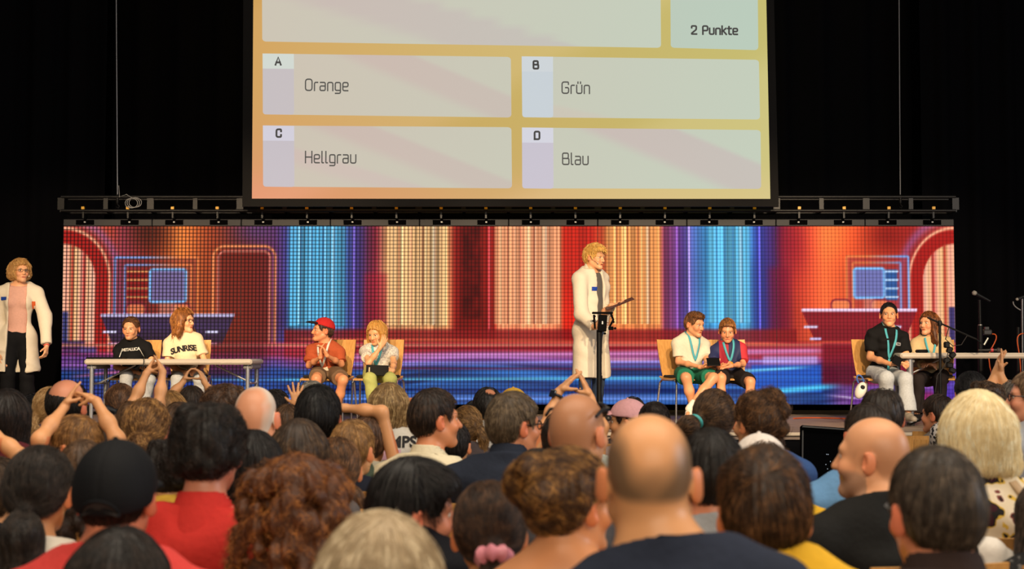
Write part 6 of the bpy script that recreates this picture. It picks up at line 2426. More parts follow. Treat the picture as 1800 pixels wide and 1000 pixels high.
A('watch_person', 990, 716, 375, 5, 0.85, HR('long', (36, 27, 22), t=0.012, L=0.26, wide=1.0), (170, 176, 170), 'person raising hands with a watch', 'person with long dark hair making a triangle with raised hands', fem=True, by=4,
  arms=dict(L=dict(E=(958, 752, -0.02), W=(981, 690, 0.02), d=(0.64, 0.25, 0.66), n=(0.7, 0.2, -0.7), curl=0.08, spread=0.04, thumb=(1, 0.1, -0.12)), R=dict(E=(1058, 750, -0.02), W=(1038, 700, 0.04), d=(-0.36, 0.15, 0.90), n=(-0.9, 0.2, -0.3), curl=0.08, spread=0.04, thumb=(-0.8, 0.1, 0.1))))
A('dark_boy', 800, 742, 330, 14, 0.84, HR('short', (28, 22, 20), t=0.014), (60, 70, 90), 'dark-haired boy by the white shirt', 'dark-haired boy in front of the smiling man in white', hs=0.95)
A('blue_shirt', 1524, 706, 470, -6, 1.04, HR('short', (44, 34, 28), (80, 62, 48), t=0.010, len=0.03), (98, 142, 186), 'man in a light blue t-shirt', 'man with cropped dark hair in a light blue t-shirt', skin=(206, 134, 100), sw=0.21, b=1.1)
A('thinning_man', 1549, 681, 405, 4, 1.04, HR('fringe', (44, 34, 28), (82, 64, 50), t=0.012, bare=(0.0, 0.02, 0.148), bare_r=0.070, len=0.03), (126, 124, 126), 'man with thinning hair', 'man with thinning dark hair in a grey t-shirt', hair_h=0.01, skin=(204, 130, 98), sw=0.165, nk_up=-0.03, by=-28, buzz=dict(c=(70, 50, 38), a=0.55))
A('teal_pony', 1256, 685, 400, 14, 0.92, HR('pony', (66, 46, 30), (112, 82, 54), tie=(-0.055, -0.105, 0.01), tail=[(-0.10, -0.14, -0.02), (-0.16, -0.13, -0.09), (-0.17, -0.10, -0.17)], tr=[0.018, 0.040, 0.046, 0.024], t=0.016, len=0.11, amp=0.003), (110, 96, 90), 'woman with a teal hair tie', 'woman with a brown ponytail in a teal hair tie', fem=True)
A('messy_bun', 1328, 690, 410, -30, 0.90, HR('updo', (72, 48, 30), (140, 98, 60), balls=[((0.04, -0.06, 0.105), 0.052), ((0.07, -0.085, 0.06), 0.040), ((0.06, -0.09, -0.02), 0.036), ((0.05, -0.085, -0.08), 0.026)], t=0.016, lift=0.022, mess=0.5, len=0.09), (56, 84, 134), 'woman with the messy bun', 'woman with a messy brown bun in a blue top', fem=True, face=True, by=-4)
# far rows
A('dark_woman', 14, 684, 400, 2, 0.95, HR('long', (30, 21, 18), (54, 38, 30), t=0.016, L=0.32, wide=1.05, len=0.14), (90, 34, 40), 'woman with long dark hair', 'woman with long straight dark hair at the picture edge', fem=True)
A('red_sleeve', -52, 735, 470, 0, 0.85, HR('short', (50, 36, 28), t=0.012), (170, 34, 40), 'child in red raising an arm', 'child in a red top, only a bent forearm in view', hs=0.95, arms=dict(R=dict(E=(36, 803, -0.05), W=(-8, 764, 0.0), d=(-0.8, 0.1, 0.6), n=(0, 0, 1))))
A('far_dark', 60, 692, 265, 0, 0.85, HR('bob', (22, 20, 22), (40, 38, 42), t=0.014, L=0.13), (40, 40, 50), 'black-haired woman', 'black-haired woman below the standing woman in the lab coat', fem=True)
A('blonde_tail', 90, 680, 300, 8, 0.95, HR('pony', (166, 126, 78), (214, 178, 124), tie=(-0.04, -0.105, -0.03), tail=[(-0.055, -0.13, -0.10), (-0.07, -0.12, -0.20)], tr=[0.018, 0.040, 0.024], t=0.014), (50, 46, 72), 'woman with a blonde ponytail', 'woman with a blonde ponytail half hidden by the balding man', fem=True)
A('balding_man', 119, 667, 385, 6, 1.02, HR('fringe', (26, 21, 19), (52, 42, 36), t=0.008, bare=(0.012, -0.045, 0.110), bare_r=0.090, len=0.025), (106, 92, 76), 'balding man in a taupe t-shirt', 'balding man with dark side hair in a taupe t-shirt', hair_h=0.0, skin=(214, 142, 110), bald=True, b=1.08)
A('bow_girl', 212, 674, 295, -20, 0.84, HR('pony', (92, 62, 42), (140, 100, 68), tie=(-0.02, -0.11, -0.02), tail=[(-0.02, -0.13, -0.09), (0.0, -0.11, -0.18)], tr=[0.018, 0.042, 0.024], t=0.014), (60, 80, 110), 'girl with a black bow', 'girl with a headband and a black hair bow', hs=0.97, fem=True)
A('bent_blue', 176, 746, 300, 0, 0.82, HR('short', (70, 50, 36), t=0.012), (38, 82, 132), 'child bending forward in blue', 'child in royal blue bending forward, only the back in view', hs=0.92, pitch=-35, lean=(0.0, -0.22))
A('arm_kid', 236, 702, 345, -3, 0.84, HR('mop', (92, 66, 44), (136, 100, 66), t=0.014, hl='short'), (80, 90, 110), 'child with both hands high', 'child holding both hands high in a triangle before the table', hs=0.96, 
  arms=dict(L=dict(E=(233, 712, -0.02), W=(257, 657, 0.04), d=(0.22, 0.75, 0.75), n=(0.9, 0.2, -0.2), hk=0.8, fist=0.9, curl=0.1, thumb=(0.6, 0.1, -0.3)), R=dict(E=(279, 712, -0.02), W=(286, 654, 0.04), d=(-0.42, 0.7, 0.75), n=(-0.9, 0.2, -0.3), hk=0.8, fist=0.8, curl=0.1, thumb=(-0.8, 0.1, -0.3))))
A('streaked_girl', 299, 686, 315, 3, 0.88, HR('long', (140, 100, 54), (206, 160, 94), t=0.014, L=0.20, len=0.12), (80, 74, 80), 'girl with streaked blonde hair', 'girl with streaked dark blonde hair beside the raised hands', fem=True)
A('heart_boy', 338, 677, 275, 2, 0.84, HR('short', (46, 34, 26), (76, 56, 42), t=0.012), (90, 84, 90), 'boy making a heart with his hands', 'short-haired boy raising his hands in a ring before the table', hs=0.97,
  arms=dict(L=dict(E=(300, 696, -0.02), W=(322, 671, 0.03), d=(0.30, 0.35, 0.85), n=(0.8, 0.2, -0.3), hk=0.85, curl=0.4, thumb=(0.9, 0.1, -0.1)), R=dict(E=(378, 700, -0.02), W=(359, 671, 0.03), d=(-0.40, 0.35, 0.85), n=(-0.8, 0.2, -0.3), hk=0.85, curl=0.4, thumb=(-0.9, 0.1, -0.1))))
A('long_brown_far', 316, 705, 350, 0, 0.86, HR('long', (78, 56, 40), (118, 88, 62), t=0.012, L=0.24), (70, 60, 58), 'girl with dull brown hair', 'girl with plain brown hair between the bun and the dark curls', fem=True, hs=0.95)
A('wavy_boy', 397, 676, 355, 3, 0.95, HR('curly', (78, 54, 38), (134, 96, 66), t=0.018, n=60, seed=12, hl='low', lift=0.014), (60, 56, 60), 'boy with tousled brown hair', 'boy with tousled brown hair beside the bald old man')
A('glasses_far', 486, 684, 250, 38, 0.90, HR('short', (34, 26, 22), t=0.014), (60, 60, 66), 'dark-haired man in glasses', 'dark-haired man in thin glasses just beyond the bald old man', face=True)
A('shades_far', 549, 669, 285, 4, 1.0, HR('short', (130, 122, 112), (186, 178, 164), t=0.014, len=0.04), (90, 92, 96), 'grey-haired man with red sunglasses', 'grey-haired man with dark red sunglasses pushed up')
A('waving_kid', 507, 710, 310, 4, 0.82, HR('mop', (84, 60, 42), (124, 92, 62), t=0.014, hl='low'), (100, 90, 90), 'child lifting one hand', 'brown-haired child lifting one hand near the bald old man', hs=0.95, arms=dict(R=dict(W=(522, 716, 0.05), E=(536, 745, 0.0), d=(-0.1, 0.1, 1), n=(0, 1, 0.1), curl=0.15, spread=0.25)))
A('braid_girl', 820, 713, 305, -12, 0.84, HR('braid', (118, 86, 50), (178, 136, 84), tie=(0.055, -0.09, 0.01), tail=[(0.085, -0.10, -0.06), (0.085, -0.09, -0.15), (0.07, -0.07, -0.20)], tr=[0.022, 0.026, 0.024, 0.014], t=0.014, lift=0.008), (70, 60, 60), 'girl with a side braid', 'girl with a loose blonde side braid', hs=0.96, fem=True)
A('spot_man', 858, 681, 295, 4, 1.02, HR('fringe', (28, 23, 21), (50, 42, 38), t=0.010, bare=(0.025, -0.065, 0.128), bare_r=0.046, len=0.025), (176, 172, 164), 'man with a round bald spot', 'dark-haired man with a round bald spot in a striped collar', hair_h=0.008, skin=(214, 140, 104), shirt=dict(name='polo_shirt', m=stripe_m, collar=True))
A('small_dark', 834, 704, 250, 0, 0.84, HR('short', (24, 20, 20), t=0.014), (50, 50, 56), 'small dark-haired child', 'small dark-haired child next to the man with the bald spot', hs=0.95)
A('yellow_cap', 903, 683, 275, 8, 0.90, HR('short', (60, 44, 30), t=0.008), (120, 110, 90), 'person in a yellow cap', 'person in a yellow cap behind the man in glasses', cap=dict(m=fabric((222, 172, 62)), rim=0.02, t=0.020, turn=0))
A('pink_cap', 1102, 703, 300, -72, 0.84, HR('short', (44, 30, 24), t=0.004), (150, 130, 124), 'child in the pink cap', 'child in a pale pink cap looking aside', hs=0.98, face=True, by=-20, cap=dict(m=fabric((222, 166, 170)), rim=0.036, t=0.020, tilt=-4), shirt=tee((150, 130, 124)))
A('cap_neighbour', 1112, 697, 265, 0, 0.90, HR('short', (40, 30, 24), t=0.014), (50, 46, 46), 'person beyond the pink cap', 'dark-haired person just beyond the pink cap')
A('dark_knot', 1150, 706, 310, 6, 0.88, HR('bun', (32, 24, 22), (58, 44, 38), balls=[((0.035, -0.10, 0.045), 0.040)], t=0.014), (60, 52, 52), 'woman with a dark knot of hair', 'woman with dark knotted hair beside the pink cap', fem=True)
A('profile_boy', 1647, 694, 275, -42, 0.86, HR('short', (50, 36, 28), (86, 64, 48), t=0.016), (120, 110, 100), 'short-haired boy by the table leg', 'brown-haired boy near the table leg showing his ear', hs=0.97, face=True, skin=(220, 150, 112))
A('print_blouse', 1706, 653, 305, 2, 1.02, HR('bun', (20, 18, 20), (38, 34, 36), balls=[((0, -0.10, -0.02), 0.036)], t=0.014), (60, 60, 66), 'woman in a black and white print', 'black-haired woman in a black and white printed blouse', fem=True, shirt=dict(name='blouse', m=mono_m, sleeve=0.9, t=0.016))
A('green_tee', 1731, 669, 315, 4, 1.0, HR('curly', (66, 48, 34), (110, 82, 56), t=0.012, n=50, seed=14, hl='short'), (96, 106, 92), 'man in a grey-green t-shirt', 'man with wavy brown hair in a grey-green t-shirt')
A('clapping', 1771, 667, 285, -16, 0.95, HR('short', (96, 88, 80), (140, 130, 118), t=0.008), (40, 62, 80), 'person clapping overhead', 'grey-haired person in blue floral clapping overhead', face=True, shirt=dict(name='shirt', m=floral2_m, sleeve=1.3, t=0.016),
  arms=dict(L=dict(E=(1733, 700, -0.02), W=(1750, 655, 0.05), d=(0.35, 0.1, 0.9), n=(0.9, 0.1, -0.2), curl=0.1, spread=0.03), R=dict(E=(1779, 704, -0.06), W=(1758, 657, 0.02), d=(0.18, 0.1, 0.95), n=(-0.9, 0.3, 0), curl=0.1, spread=0.05)))
A('looking_girl', 1784, 690, 285, -98, 0.84, HR('bob', (22, 18, 18), t=0.014, L=0.10, wide=0.9), (70, 50, 50), 'girl looking back', 'dark-haired girl with brown skin looking back over her shoulder', hs=0.98, skin=(140, 86, 60), face=True, by=-40)
A('edge_man', 1812, 650, 370, -72, 1.03, HR('short', (110, 84, 62), (150, 122, 94), t=0.012), (150, 152, 158), 'man in glasses at the edge', 'man with glasses leaning in at the picture edge in a grey t-shirt', face=True, skin=(222, 152, 120), by=-30)
A('speckled', 1846, 835, 560, 0, 0.90, HR('bob', (60, 50, 44), t=0.016, L=0.10), (40, 40, 44), 'person in a speckled knit', 'person in a dark speckled knit, only a shoulder in view', fem=True, shirt=dict(name='knit_top', m=speck_m, t=0.016, sleeve=0.9))

run_people(SPECS)

# ------------------------------------------------------------------ chairs under everybody who sits
chair_rz = {}
for sp in SPECS:
    J = PEOPLE[sp['id']]['J']
    O, Rb = J['O'], J['Rb']
    if sp.get('stand'):
        continue
    f = Rb[:, 1]
    rz = math.atan2(-f[0], f[1])
    if sp.get('floor'):
        c = O - f * 0.04
        put_chair('stage', (c[0], c[1], STAGE_Z), rz, 'beech chair on the stage under the ' + sp['label'].split(' in ')[0].split(' with ')[0] + {'metal_girl': ' in black', 'sunrise_girl': ' in glasses', 'cap_boy': ' in a red cap', 'blonde_girl': ' in lime trousers', 'green_shorts_boy': ' in green shorts', 'jersey_boy': ' in a jersey', 'black_tee_girl': ' in a black t-shirt', 'beige_girl': ' in beige'}[sp['id']], 'beech chairs on the stage')
    else:
        c = O - f * 0.02
        put_chair('hall', (c[0], c[1], 0), rz, 'wooden hall chair under the ' + sp['who'], 'wooden hall chairs')
# empty hall chairs whose backs show
for px, top, ppm, lab in ((1652, 757, 236, 'empty wooden hall chair behind the short-haired boy'), (1608, 771, 250, 'empty wooden hall chair beside the thinning man'),
                          (1660, 768, 262, 'empty wooden hall chair half hidden by the blonde bob'), (1748, 770, 246, 'empty wooden hall chair beyond the blonde bob'),
                          (676, 908, 480, 'empty wooden hall chair in front of the grey-blonde woman')):
    D = FPX / ppm
    c = at(px, top, D)
    put_chair('hall', (c[0], D + 0.26, 0), 0.0, lab, 'wooden hall chairs')

# ------------------------------------------------------------------ glasses, lettering, ribbons and what hands hold
gl_black = plain('glasses_black', (22, 20, 22), 0.3)
gl_thin = plain('glasses_metal', (120, 100, 80), 0.3, 0.6)
lens_dark = plain('lens_dark', (20, 24, 26), 0.1)
lens_red = plain('lens_red', (60, 16, 26), 0.12)
for k, m in (('coat_woman', gl_thin), ('sunrise_girl', gl_black), ('navy_glasses', gl_black), ('glasses_boy', gl_black), ('glasses_far', gl_black), ('old_bald', gl_black), ('edge_man', gl_black), ('grey_man', plain('glasses_grey', (120, 130, 136), 0.3))):
    glasses(PEOPLE[k], m, wide=0.0012 if k in ('navy_glasses', 'edge_man') else 0.0)
glasses(PEOPLE['buzz_man'], gl_black, 'sunglasses', 0.062, -0.018, lens_dark, 0.006)
glasses(PEOPLE['shades_far'], plain('glasses_red', (70, 22, 34), 0.25), 'sunglasses', 0.088, -0.010, lens_red, 0.004)

ink_black = plain('print_black', (24, 22, 24), 0.8)
ink_white = plain('print_white', (222, 220, 214), 0.8)
ink_yellow = plain('print_yellow', (226, 190, 30), 0.7)
ink_pink = plain('print_pink', (206, 160, 176), 0.8)


def chest(rec, up=0.20, side=0.0, back=False):
    J = rec['J']
    d = J['f'] * (-1 if back else 1)
    c = J['N'] - J['u'] * up + J['r'] * side
    x = J['r'] * (1 if back else -1)
    return c + d * 0.15, np.stack([x, d, J['u']], axis=1)


def label_text(k, part, s, up, size, m, back=False, side=0.0, **kw):
    c, R_ = chest(PEOPLE[k], up, side, back)
    return press_text(PEOPLE[k], part, s, c, R_, size, m, **kw)


label_text('sunrise_girl', 't_shirt', 'SUNRISE', 0.175, 0.080, ink_black, bold=0.004, arc=0.02, space=0.9, sx=0.95)
label_text('metal_girl', 't_shirt', 'METALLICA', 0.095, 0.040, ink_white, bold=0.0015, space=0.85)
for sx in (-1, 1):
    c, R_ = chest(PEOPLE['metal_girl'], 0.125, 0.0)
    q = c - R_[:, 2] * 0.0
    V = [q + R_[:, 0] * sx * a + R_[:, 2] * b for a, b in ((0.078, 0.048), (0.084, 0.048), (0.125, -0.055), (0.112, -0.045))]
    bv = bvh_of(PEOPLE['metal_girl'], 't_shirt')
    V2 = []
    for v in V:
        h = bv.ray_cast(Vector(v + R_[:, 1] * .2), Vector(-R_[:, 1]))
        V2.append((np.array(h[0]) if h[0] is not None else v) + R_[:, 1] * 0.004)
    MB().add(V2, [(0, 1, 2, 3) if sx < 0 else (3, 2, 1, 0)]).build('print', ink_white, PEOPLE['metal_girl']['obj']['t_shirt'][0], flat=True)
label_text('emps_woman', 't_shirt', 'TEMPS', 0.050, 0.082, ink_black, True, side=0.045, bold=0.003, off=0.004)
label_text('jersey_lad', 't_shirt', 'MAN', 0.150, 0.066, ink_yellow, True, side=0.05, bold=0.003, off=0.004)
label_text('grey_tee_kid', 't_shirt', 'CUL', 0.115, 0.050, ink_black, True, side=0.02, bold=0.002, off=0.004)


def patch(rec, part, c, R_, w, h, m, name='print', off=0.004, n=5):
    bv = bvh_of(rec, part)
    V = []
    for i in range(n):
        for j in range(n):
            q = c + R_[:, 0] * (i / (n - 1) - .5) * w + R_[:, 2] * (j / (n - 1) - .5) * h
            hit = bv.ray_cast(Vector(q + R_[:, 1] * 0.3), Vector(-R_[:, 1]))
            V.append((np.array(hit[0]) if hit[0] is not None else q) + R_[:, 1] * off)
    F = [(i * n + j, (i + 1) * n + j, (i + 1) * n + j + 1, i * n + j + 1) for i in range(n - 1) for j in range(n - 1)]
    return mesh_np(name, np.array(V), np.array(F), m, rec['obj'][part][0])


c, R_ = chest(PEOPLE['emps_woman'], 0.115, 0.0, True)
patch(PEOPLE['emps_woman'], 't_shirt', c, R_, 0.16, 0.055, ink_pink)
c, R_ = chest(PEOPLE['black_tee_girl'], 0.15, -0.075)
patch(PEOPLE['black_tee_girl'], 't_shirt', c, R_, 0.055, 0.030, plain('print_silver', (150, 148, 150), 0.6), 'emblem')
patch(PEOPLE['black_tee_girl'], 't_shirt', c + R_[:, 1] * 0.001, R_, 0.030, 0.010, ink_black, 'emblem', 0.006, 3)
for k, up, sd in (('coat_woman', 0.19, -0.10),):
    c, R_ = chest(PEOPLE[k], 0.215, -0.155)
    patch(PEOPLE[k], 'lab_coat', c, R_, 0.035, 0.075, plain('print_orange', (206, 92, 40), 0.7), 'emblem', 0.005, 3)
    c, R_ = chest(PEOPLE[k], 0.15, 0.135)
    patch(PEOPLE[k], 'lab_coat', c, R_, 0.060, 0.034, plain('badge_blue', (30, 70, 170), 0.4), 'name_badge', 0.007, 3)
c, R_ = chest(PEOPLE['presenter'], 0.20, 0.085)
patch(PEOPLE['presenter'], 'lab_coat', c, R_, 0.065, 0.040, plain('badge_blue', (30, 70, 170), 0.4), 'name_badge', 0.008, 3)
J = PEOPLE['presenter']['J']
for k in ('presenter', 'coat_woman'):          # headset microphones
    J = PEOPLE[k]['J']
    sx = 1 if k == 'presenter' else -1

    def hw(x, y, z):
        return J['H'] + J['R'] @ (np.array([x * sx, y, z]) * J['hs'])
    o = MB().tube([tuple(hw(0.086, -0.01, 0.02)), tuple(hw(0.080, 0.03, -0.02)), tuple(hw(0.062, 0.080, -0.050))], 0.0022, 6).build('headset', plain('skin_plastic', (190, 150, 120), 0.5), PEOPLE[k]['root'])
    MB().lathe(tuple(hw(0.060, 0.084, -0.052)), [(0.004, -0.008), (0.009, 0), (0.004, 0.008)], n=10).build('mic_tip', plain('pale_foam', (214, 196, 170), 0.8), o)

# lanyards
for k, part, low in (('green_shorts_boy', 't_shirt', 0.27), ('jersey_boy', 'football_jersey', 0.25), ('black_tee_girl', 't_shirt', 0.33), ('beige_girl', 'sweater', 0.26), ('blonde_girl', 'lace_top', 0.27)):
    o, e, n_ = lanyard(PEOPLE[k], part, teal_m, low, 0.022 if k != 'beige_girl' else 0.02)
    u = PEOPLE[k]['J']['u']
    if k == 'jersey_boy':
        MB().lathe(tuple(e - u * 0.03 + n_ * 0.006), [(0.001, -0.003), (0.031, -0.003), (0.031, 0.003), (0.001, 0.003)], tuple(n_), 22).build('medal', plain('medal_gold', (224, 168, 58), 0.3, 0.7), o)
    elif k == 'black_tee_girl':
        ribbon([e + n_ * .003, e - u * 0.05 + n_ * .004, e - u * 0.11 + n_ * .01], [n_, n_, n_], 0.024, teal_m, 'lanyard_tail', o)
k = 'cap_boy'
o, e, n_ = lanyard(PEOPLE[k], 't_shirt', plain('white_ribbon', (222, 216, 204), 0.6), 0.27, 0.020)
J = PEOPLE[k]['J']
bd = Matrix(np.stack([J['r'], J['f'], J['u']], axis=1).tolist())
MB().box(tuple(e - J['u'] * 0.035 + n_ * 0.012 + J['r'] * -0.03), (0.085, 0.004, 0.058), bd @ Matrix.Rotation(0.35, 3, 'Y')).build('name_card', plain('card_paper', (224, 206, 180), 0.6), o, flat=True)
MB().box(tuple(e - J['u'] * 0.045 + n_ * 0.016 + J['r'] * 0.035), (0.05, 0.004, 0.035), bd @ Matrix.Rotation(-0.4, 3, 'Y')).build('name_card', plain('card_dark', (90, 70, 96), 0.5), o, flat=True)


def world_of(k, p):
    return PEOPLE[k]['J']['O'] + p


def between_hands(k):
    a = PEOPLE[k]['J']['arms']
    return world_of(k, (a['R']['W'] + a['R']['d'] * .06 + a['L']['W'] + a['L']['d'] * .06) / 2)


tab_m = plain('tablet_black', (10, 9, 10), 0.6, spec=0.15)


def tablet(c, sx, sz, Rm, label, cat='tablet', name='tablet', th=0.010):
    o = MB().box((0, 0, 0), (sx, th, sz), Rm, 0.004).build(name, tab_m, None, tuple(c), flat=True)
    return tag(o, label, cat)


def RX(a, b=0, c=0):
    return Matrix.Rotation(rad(c), 3, 'Z') @ Matrix.Rotation(rad(b), 3, 'Y') @ Matrix.Rotation(rad(a), 3, 'X')


o = tablet(at(1254, 636, FPX / 178 - 0.36), 0.125, 0.115, RX(-50, 0, 0), 'black tablet held between the two boys on the stage')
o = tablet(at(663, 651, FPX / 178 - 0.33), 0.215, 0.105, RX(-14, 2, 0), 'black tablet held on the knees of the blonde girl')
MB().box((-0.075, -0.008, 0.005), (0.012, 0.003, 0.05), RX(-14, 2, 0)).build('sticker', plain('sticker_pale', (214, 190, 150), 0.6), o, flat=True)
o = tablet(at(262, 650, FPX / 174 - 0.34), 0.18, 0.09, RX(-60, 6, 0), 'black tablet on the lap of the girl in the band t-shirt')
o = tablet(at(1577, 634, FPX / 180 - 0.37), 0.085, 0.10, RX(-30, 30, 0), 'black phone held by the girl in the black t-shirt', 'phone', 'phone')
c0, c1 = at(1066, 543, FPX / 172 - 0.13), at(1113, 524, FPX / 172 - 0.20)
dv = c1 - c0
o = MB().box((0, 0, 0), (float(np.linalg.norm(dv)), 0.16, 0.008), Matrix.Rotation(-math.atan2(dv[2], dv[0]), 3, 'Y') @ Matrix.Rotation(rad(10), 3, 'X'), 0.003).build('cue_card', plain('cue_red', (66, 26, 30), 0.5), None, tuple((c0 + c1) / 2), flat=True)
tag(o, 'thin dark red cue card held out by the presenter', 'card')
# things on the tables
t0 = at(189, 631, D_TL + 0.25)
o = MB().box((0, 0, 0.009), (0.34, 0.22, 0.018), None, 0.006).build('tablet', tab_m, None, (t0[0], D_TL + 0.22, STAGE_Z + tl_h), flat=True)
tag(o, 'flat black tablet lying on the table before the two girls', 'tablet')
o = MB().box((0, 0, 0.016), (0.10, 0.12, 0.032), None, 0.012).build('receiver', tab_m, None, (at(1632, 617, D_TR)[0], D_TR + 0.22, STAGE_Z + tr_h))
tag(o, 'small black box lying on the table before the girl in beige', 'box')
q0 = at(232, 630, D_TL - 0.01)
o = MB().tube([tuple(p) for p in bezier([at(a, b, D_TL - 0.03) for a, b in ((252, 629), (256, 640), (244, 655), (252, 668))], 12)], 0.004, 6).build('table_cable', plain('black_cable', (18, 18, 18), 0.5))
tag(o, 'thin black cable hanging over the edge of the girls\' table', 'cable')

# the white cap hanging from the chair of the girl in the black t-shirt
cw = at(1513, 686, FPX / 180 - 0.25)
wc = thing('baseball_cap', tuple(cw), 'white cap hanging by a blue strap from the chair of the girl in black', 'cap')
V, F = surface([ell((0, 0, 0), (0.052, 0.05, 0.085), rot3(0, 0, 24), 0.01), ell((0.012, -0.045, 0.030), (0.026, 0.03, 0.022), rot3(0, 0, 24), 0.006, -1)], 0.006)
mesh_np('crown', V, F, plain('white_cotton_cap', (226, 220, 210), 0.7), wc)
V, F = surface([ell((0.012, -0.028, 0.030), (0.024, 0.012, 0.020), rot3(0, 0, 24), 0.006)], 0.005)
mesh_np('opening', V, F, plain('dark_lining', (16, 16, 18), 0.8), wc)
MB().tube([tuple(p) for p in bezier([(-0.02, 0, 0.07), (-0.06, 0, 0.13), (-0.02, 0.02, 0.19), (0.04, 0.03, 0.13), (0.03, 0, 0.07)], 14)], 0.008, 6).build('strap', plain('blue_strap', (60, 96, 170), 0.6), wc)


# ------------------------------------------------------------------ hair ties, bow, watch, straps
def hpt(k, x, y, z):
    J = PEOPLE[k]['J']
    return J['H'] + J['R'] @ (np.array([x, y, z]) * J['hs'])


def hair_ring(k, c, ax_, R0, r0, m, name, lumps=0):
    ax_ = unit(ax_)
    x = unit(np.cross(ax_, [0.3, 0.1, 1.0]))
    y = np.cross(ax_, x)
    n = 36
    pts = [c + (x * math.cos(t) + y * math.sin(t)) * R0 for t in [2 * PI * i / n for i in range(n)]]
    rs = [r0 * (1 + (0.22 * math.sin(lumps * 2 * PI * i / n) if lumps else 0)) for i in range(n)]
    return MB().tube([tuple(p) for p in pts], rs, 10, closed=True).build(name, m, PEOPLE[k]['root'])


J = PEOPLE['scrunchie_girl']['J']
hair_ring('scrunchie_girl', hpt('scrunchie_girl', 0.004, -0.130, -0.036), J['R'] @ np.array([0, -0.5, -1]), 0.027, 0.019, plain('pink_satin', (206, 128, 142), 0.4, 0, 0.3, 60), 'scrunchie', 7)
hair_ring('teal_pony', hpt('teal_pony', -0.068, -0.113, 0.0), np.array([-0.045, -0.035, -0.03]), 0.027, 0.010, plain('teal_elastic', (70, 170, 170), 0.5), 'hair_tie')
hair_ring('low_ponytail', hpt('low_ponytail', 0.036, -0.122, -0.055), np.array([0.03, -0.035, -0.045]), 0.024, 0.009, plain('white_elastic', (206, 210, 214), 0.4), 'hair_tie')
hair_ring('tall_ponytail', hpt('tall_ponytail', 0.002, -0.125, -0.062), np.array([0, -0.03, -0.06]), 0.032, 0.007, plain('black_elastic', (16, 16, 18), 0.5), 'hair_tie')
c = hpt('bow_girl', -0.03, -0.135, -0.03)
bw = []
for sx in (1, -1):
    bw += [cone(c, c + np.array([0.055 * sx, -0.01, 0.012]), 0.012, 0.028, 0.008), cone(c, c + np.array([0.03 * sx, -0.015, -0.07]), 0.010, 0.018, 0.008)]
V, F = surface(bw, 0.006)
mesh_np('hair_bow', V, F, plain('bow_black', (16, 17, 24), 0.6), PEOPLE['bow_girl']['root'])
J = PEOPLE['bow_girl']['J']
MB().tube([tuple(hpt('bow_girl', 0.095 * math.cos(t), -0.03 - 0.05 * math.sin(t) * 0.3, 0.045 + 0.080 * math.sin(t))) for t in [PI * i / 16 for i in range(17)]], 0.006, 6).build('headband', plain('headband_brown', (120, 84, 60), 0.5), PEOPLE['bow_girl']['root'])
c = hpt('curly_woman', -0.075, -0.125, 0.075)
V, F = surface([ell(c, (0.016, 0.010, 0.010), None, 0.01), ell(c + np.array([0.016, -0.004, -0.008]), (0.012, 0.008, 0.007), None, 0.01)], 0.004)
mesh_np('hair_clip', V, F, plain('clip_silver', (190, 190, 200), 0.2, 0.8), PEOPLE['curly_woman']['root'])

# strap opening at the back of the black cap
J = PEOPLE['capped_man']['J']
cpo = [o for o in PEOPLE['capped_man']['root'].children if o.name.startswith('cap')][0]
bvc = BVHTree.FromPolygons([v.co[:] for v in cpo.data.vertices], [p.vertices[:] for p in cpo.data.polygons])


def on_cap(x, z, off):
    q = hpt('capped_man', x, -0.30, z)
    hit = bvc.ray_cast(Vector(q), Vector(J['R'][:, 1]))
    return (np.array(hit[0]) if hit[0] is not None else hpt('capped_man', x, -0.115, z)) - J['R'][:, 1] * off


Vc = [on_cap(0.0, -0.012, 0.002)] + [on_cap(0.042 * math.cos(t), -0.030 + 0.034 * math.sin(t), 0.002) for t in [PI * i / 14 for i in range(15)]]
MB().add(Vc, [(0, 1 + i, 2 + i) for i in range(14)]).build('strap_opening', plain('dark_hair_gap', (34, 26, 24), 0.8), cpo)
MB().tube([tuple(on_cap(0.045 * math.cos(t), -0.030 + 0.037 * math.sin(t), 0.003)) for t in [PI * i / 16 for i in range(17)]], 0.0035, 6).build('strap_edge', plain('black_twill', (14, 15, 19), 0.75, 0, 0.15, 200, 0, 0.2), cpo)

a = PEOPLE['watch_person']['J']['arms']['L']
fa = unit(a['W'] - a['E'])
wc_ = a['W'] - fa * 0.018
x = unit(np.cross(fa, [0, 1, 0.0]))
yv = np.cross(fa, x)
wt = MB().tube([tuple(wc_ + (x * math.cos(t) + yv * math.sin(t)) * 0.029) for t in [2 * PI * i / 20 for i in range(20)]], 0.006, 8, closed=True).build('wristwatch', plain('strap_navy', (24, 28, 38), 0.5), PEOPLE['watch_person']['root'])
out = unit(-yv if yv[1] > 0 else yv)
out = unit(out - np.array([0.9, 0, -0.2]))
out = unit(out - fa * (out @ fa))
MB().box(tuple(wc_ + out * 0.034), (0.036, 0.036, 0.011), Matrix(np.stack([fa, np.cross(out, fa), out], axis=1).tolist()), 0.004).build('watch_case', plain('watch_glass', (20, 26, 40), 0.12), wt)
a = PEOPLE['coat_woman']['J']['arms']['L']
fa = unit(a['W'] - a['E'])
x = unit(np.cross(fa, [0, 1, 0.0]))
yv = np.cross(fa, x)
MB().tube([tuple(a['W'] + (x * math.cos(t) + yv * math.sin(t)) * 0.027) for t in [2 * PI * i / 18 for i in range(18)]], 0.005, 6, closed=True).build('bracelet', plain('coral_band', (226, 80, 80), 0.5), PEOPLE['coat_woman']['root'])


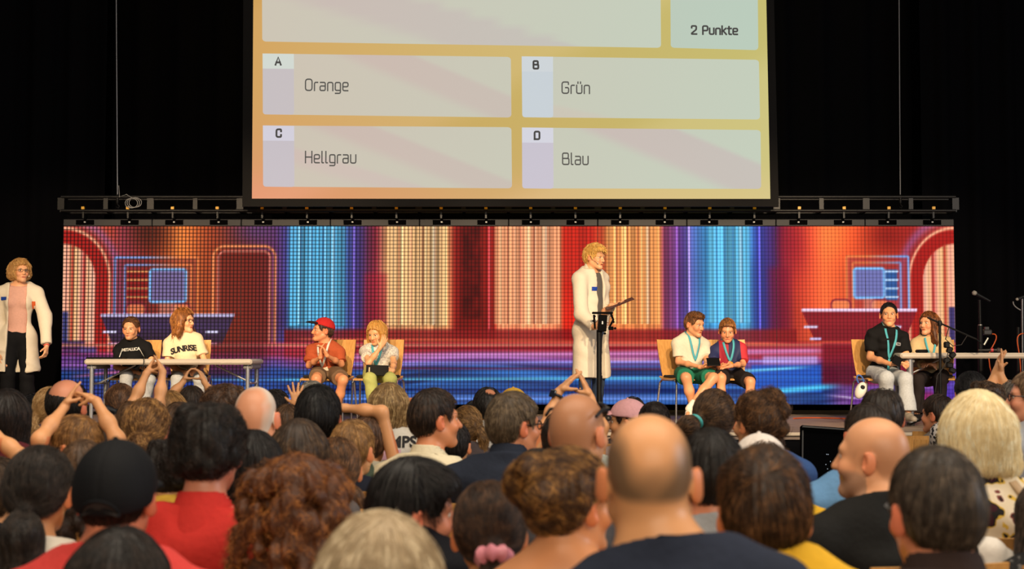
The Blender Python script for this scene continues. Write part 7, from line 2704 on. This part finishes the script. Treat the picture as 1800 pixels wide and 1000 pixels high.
def strap(k, part, pts, w_, m, back=True, name='bag_strap'):
    J = PEOPLE[k]['J']
    d = J['f'] * (-1 if back else 1)
    path = [J['N'] + J['r'] * a + J['u'] * b for a, b in pts]
    p, n_ = drape(PEOPLE[k], part, bezier(path, 16), d, 0.006)
    return ribbon(p, n_, w_, m, name, PEOPLE[k]['root'], None, 0.004)


o = strap('grey_man', 'shirt', [(0.06, 0.03), (0.085, -0.06), (0.12, -0.16), (0.15, -0.30)], 0.046, plain('strap_black', (26, 26, 30), 0.5))
c = PEOPLE['grey_man']['J']
q, nq = drape(PEOPLE['grey_man'], 'shirt', [c['N'] + c['r'] * 0.092 - c['u'] * 0.085], -c['f'], 0.014)
Rq = Matrix(np.stack([c['r'], -c['f'], c['u']], axis=1).tolist()) @ Matrix.Rotation(0.5, 3, 'Y')
bk = MB()
for dx, dz, sx, sz in ((-.022, 0, .008, .05), (.022, 0, .008, .05), (0, .022, .05, .008), (0, -.022, .05, .008), (0, 0, .05, .006)):
    bk.box(tuple(np.array(Rq @ Vector((dx, 0, dz))) + q[0]), (sx, 0.006, sz), Rq, 0.002)
bk.build('buckle', plain('buckle_black', (40, 40, 44), 0.3), o)
strap('blond_bob', 'blouse', [(0.05, 0.03), (0.10, -0.05), (0.17, -0.16)], 0.028, plain('strap_tan', (180, 150, 112), 0.5))
strap('pale_blue', 't_shirt', [(-0.02, 0.04), (-0.03, -0.05), (-0.10, -0.10)], 0.010, plain('cord_dark', (50, 48, 52), 0.6), True, 'neck_cord')
c, R_ = chest(PEOPLE['blond_boy'], 0.03, 0.03, True)
patch(PEOPLE['blond_boy'], 't_shirt', c, R_, 0.045, 0.030, plain('white_tag', (226, 222, 214), 0.6), 'tag', 0.008, 3)
# white jacket over the chair of the woman with the blonde bob
wj = at(1730, 968, FPX / 600)
pr = [cone(wj + np.array([-0.07, 0, 0.02]), wj + np.array([0.07, 0.02, -0.03]), 0.028, 0.034, 0.03), cone(wj + np.array([0.02, 0.0, 0.0]), wj + np.array([-0.02, 0.03, -0.2]), 0.04, 0.06, 0.03)]
V, F = surface(pr, 0.009)
o = mesh_np('white_jacket', V - wj, F, fabric((226, 220, 212)), None, tuple(wj))
tag(o, 'white jacket hung behind the shoulder of the greying man', 'jacket')
for o in list(bpy.data.objects):
    if o.type == 'MESH' and o.parent is None and o.get('kind') is None and o.get('category') is None:
        print('UNTAGGED', o.name)
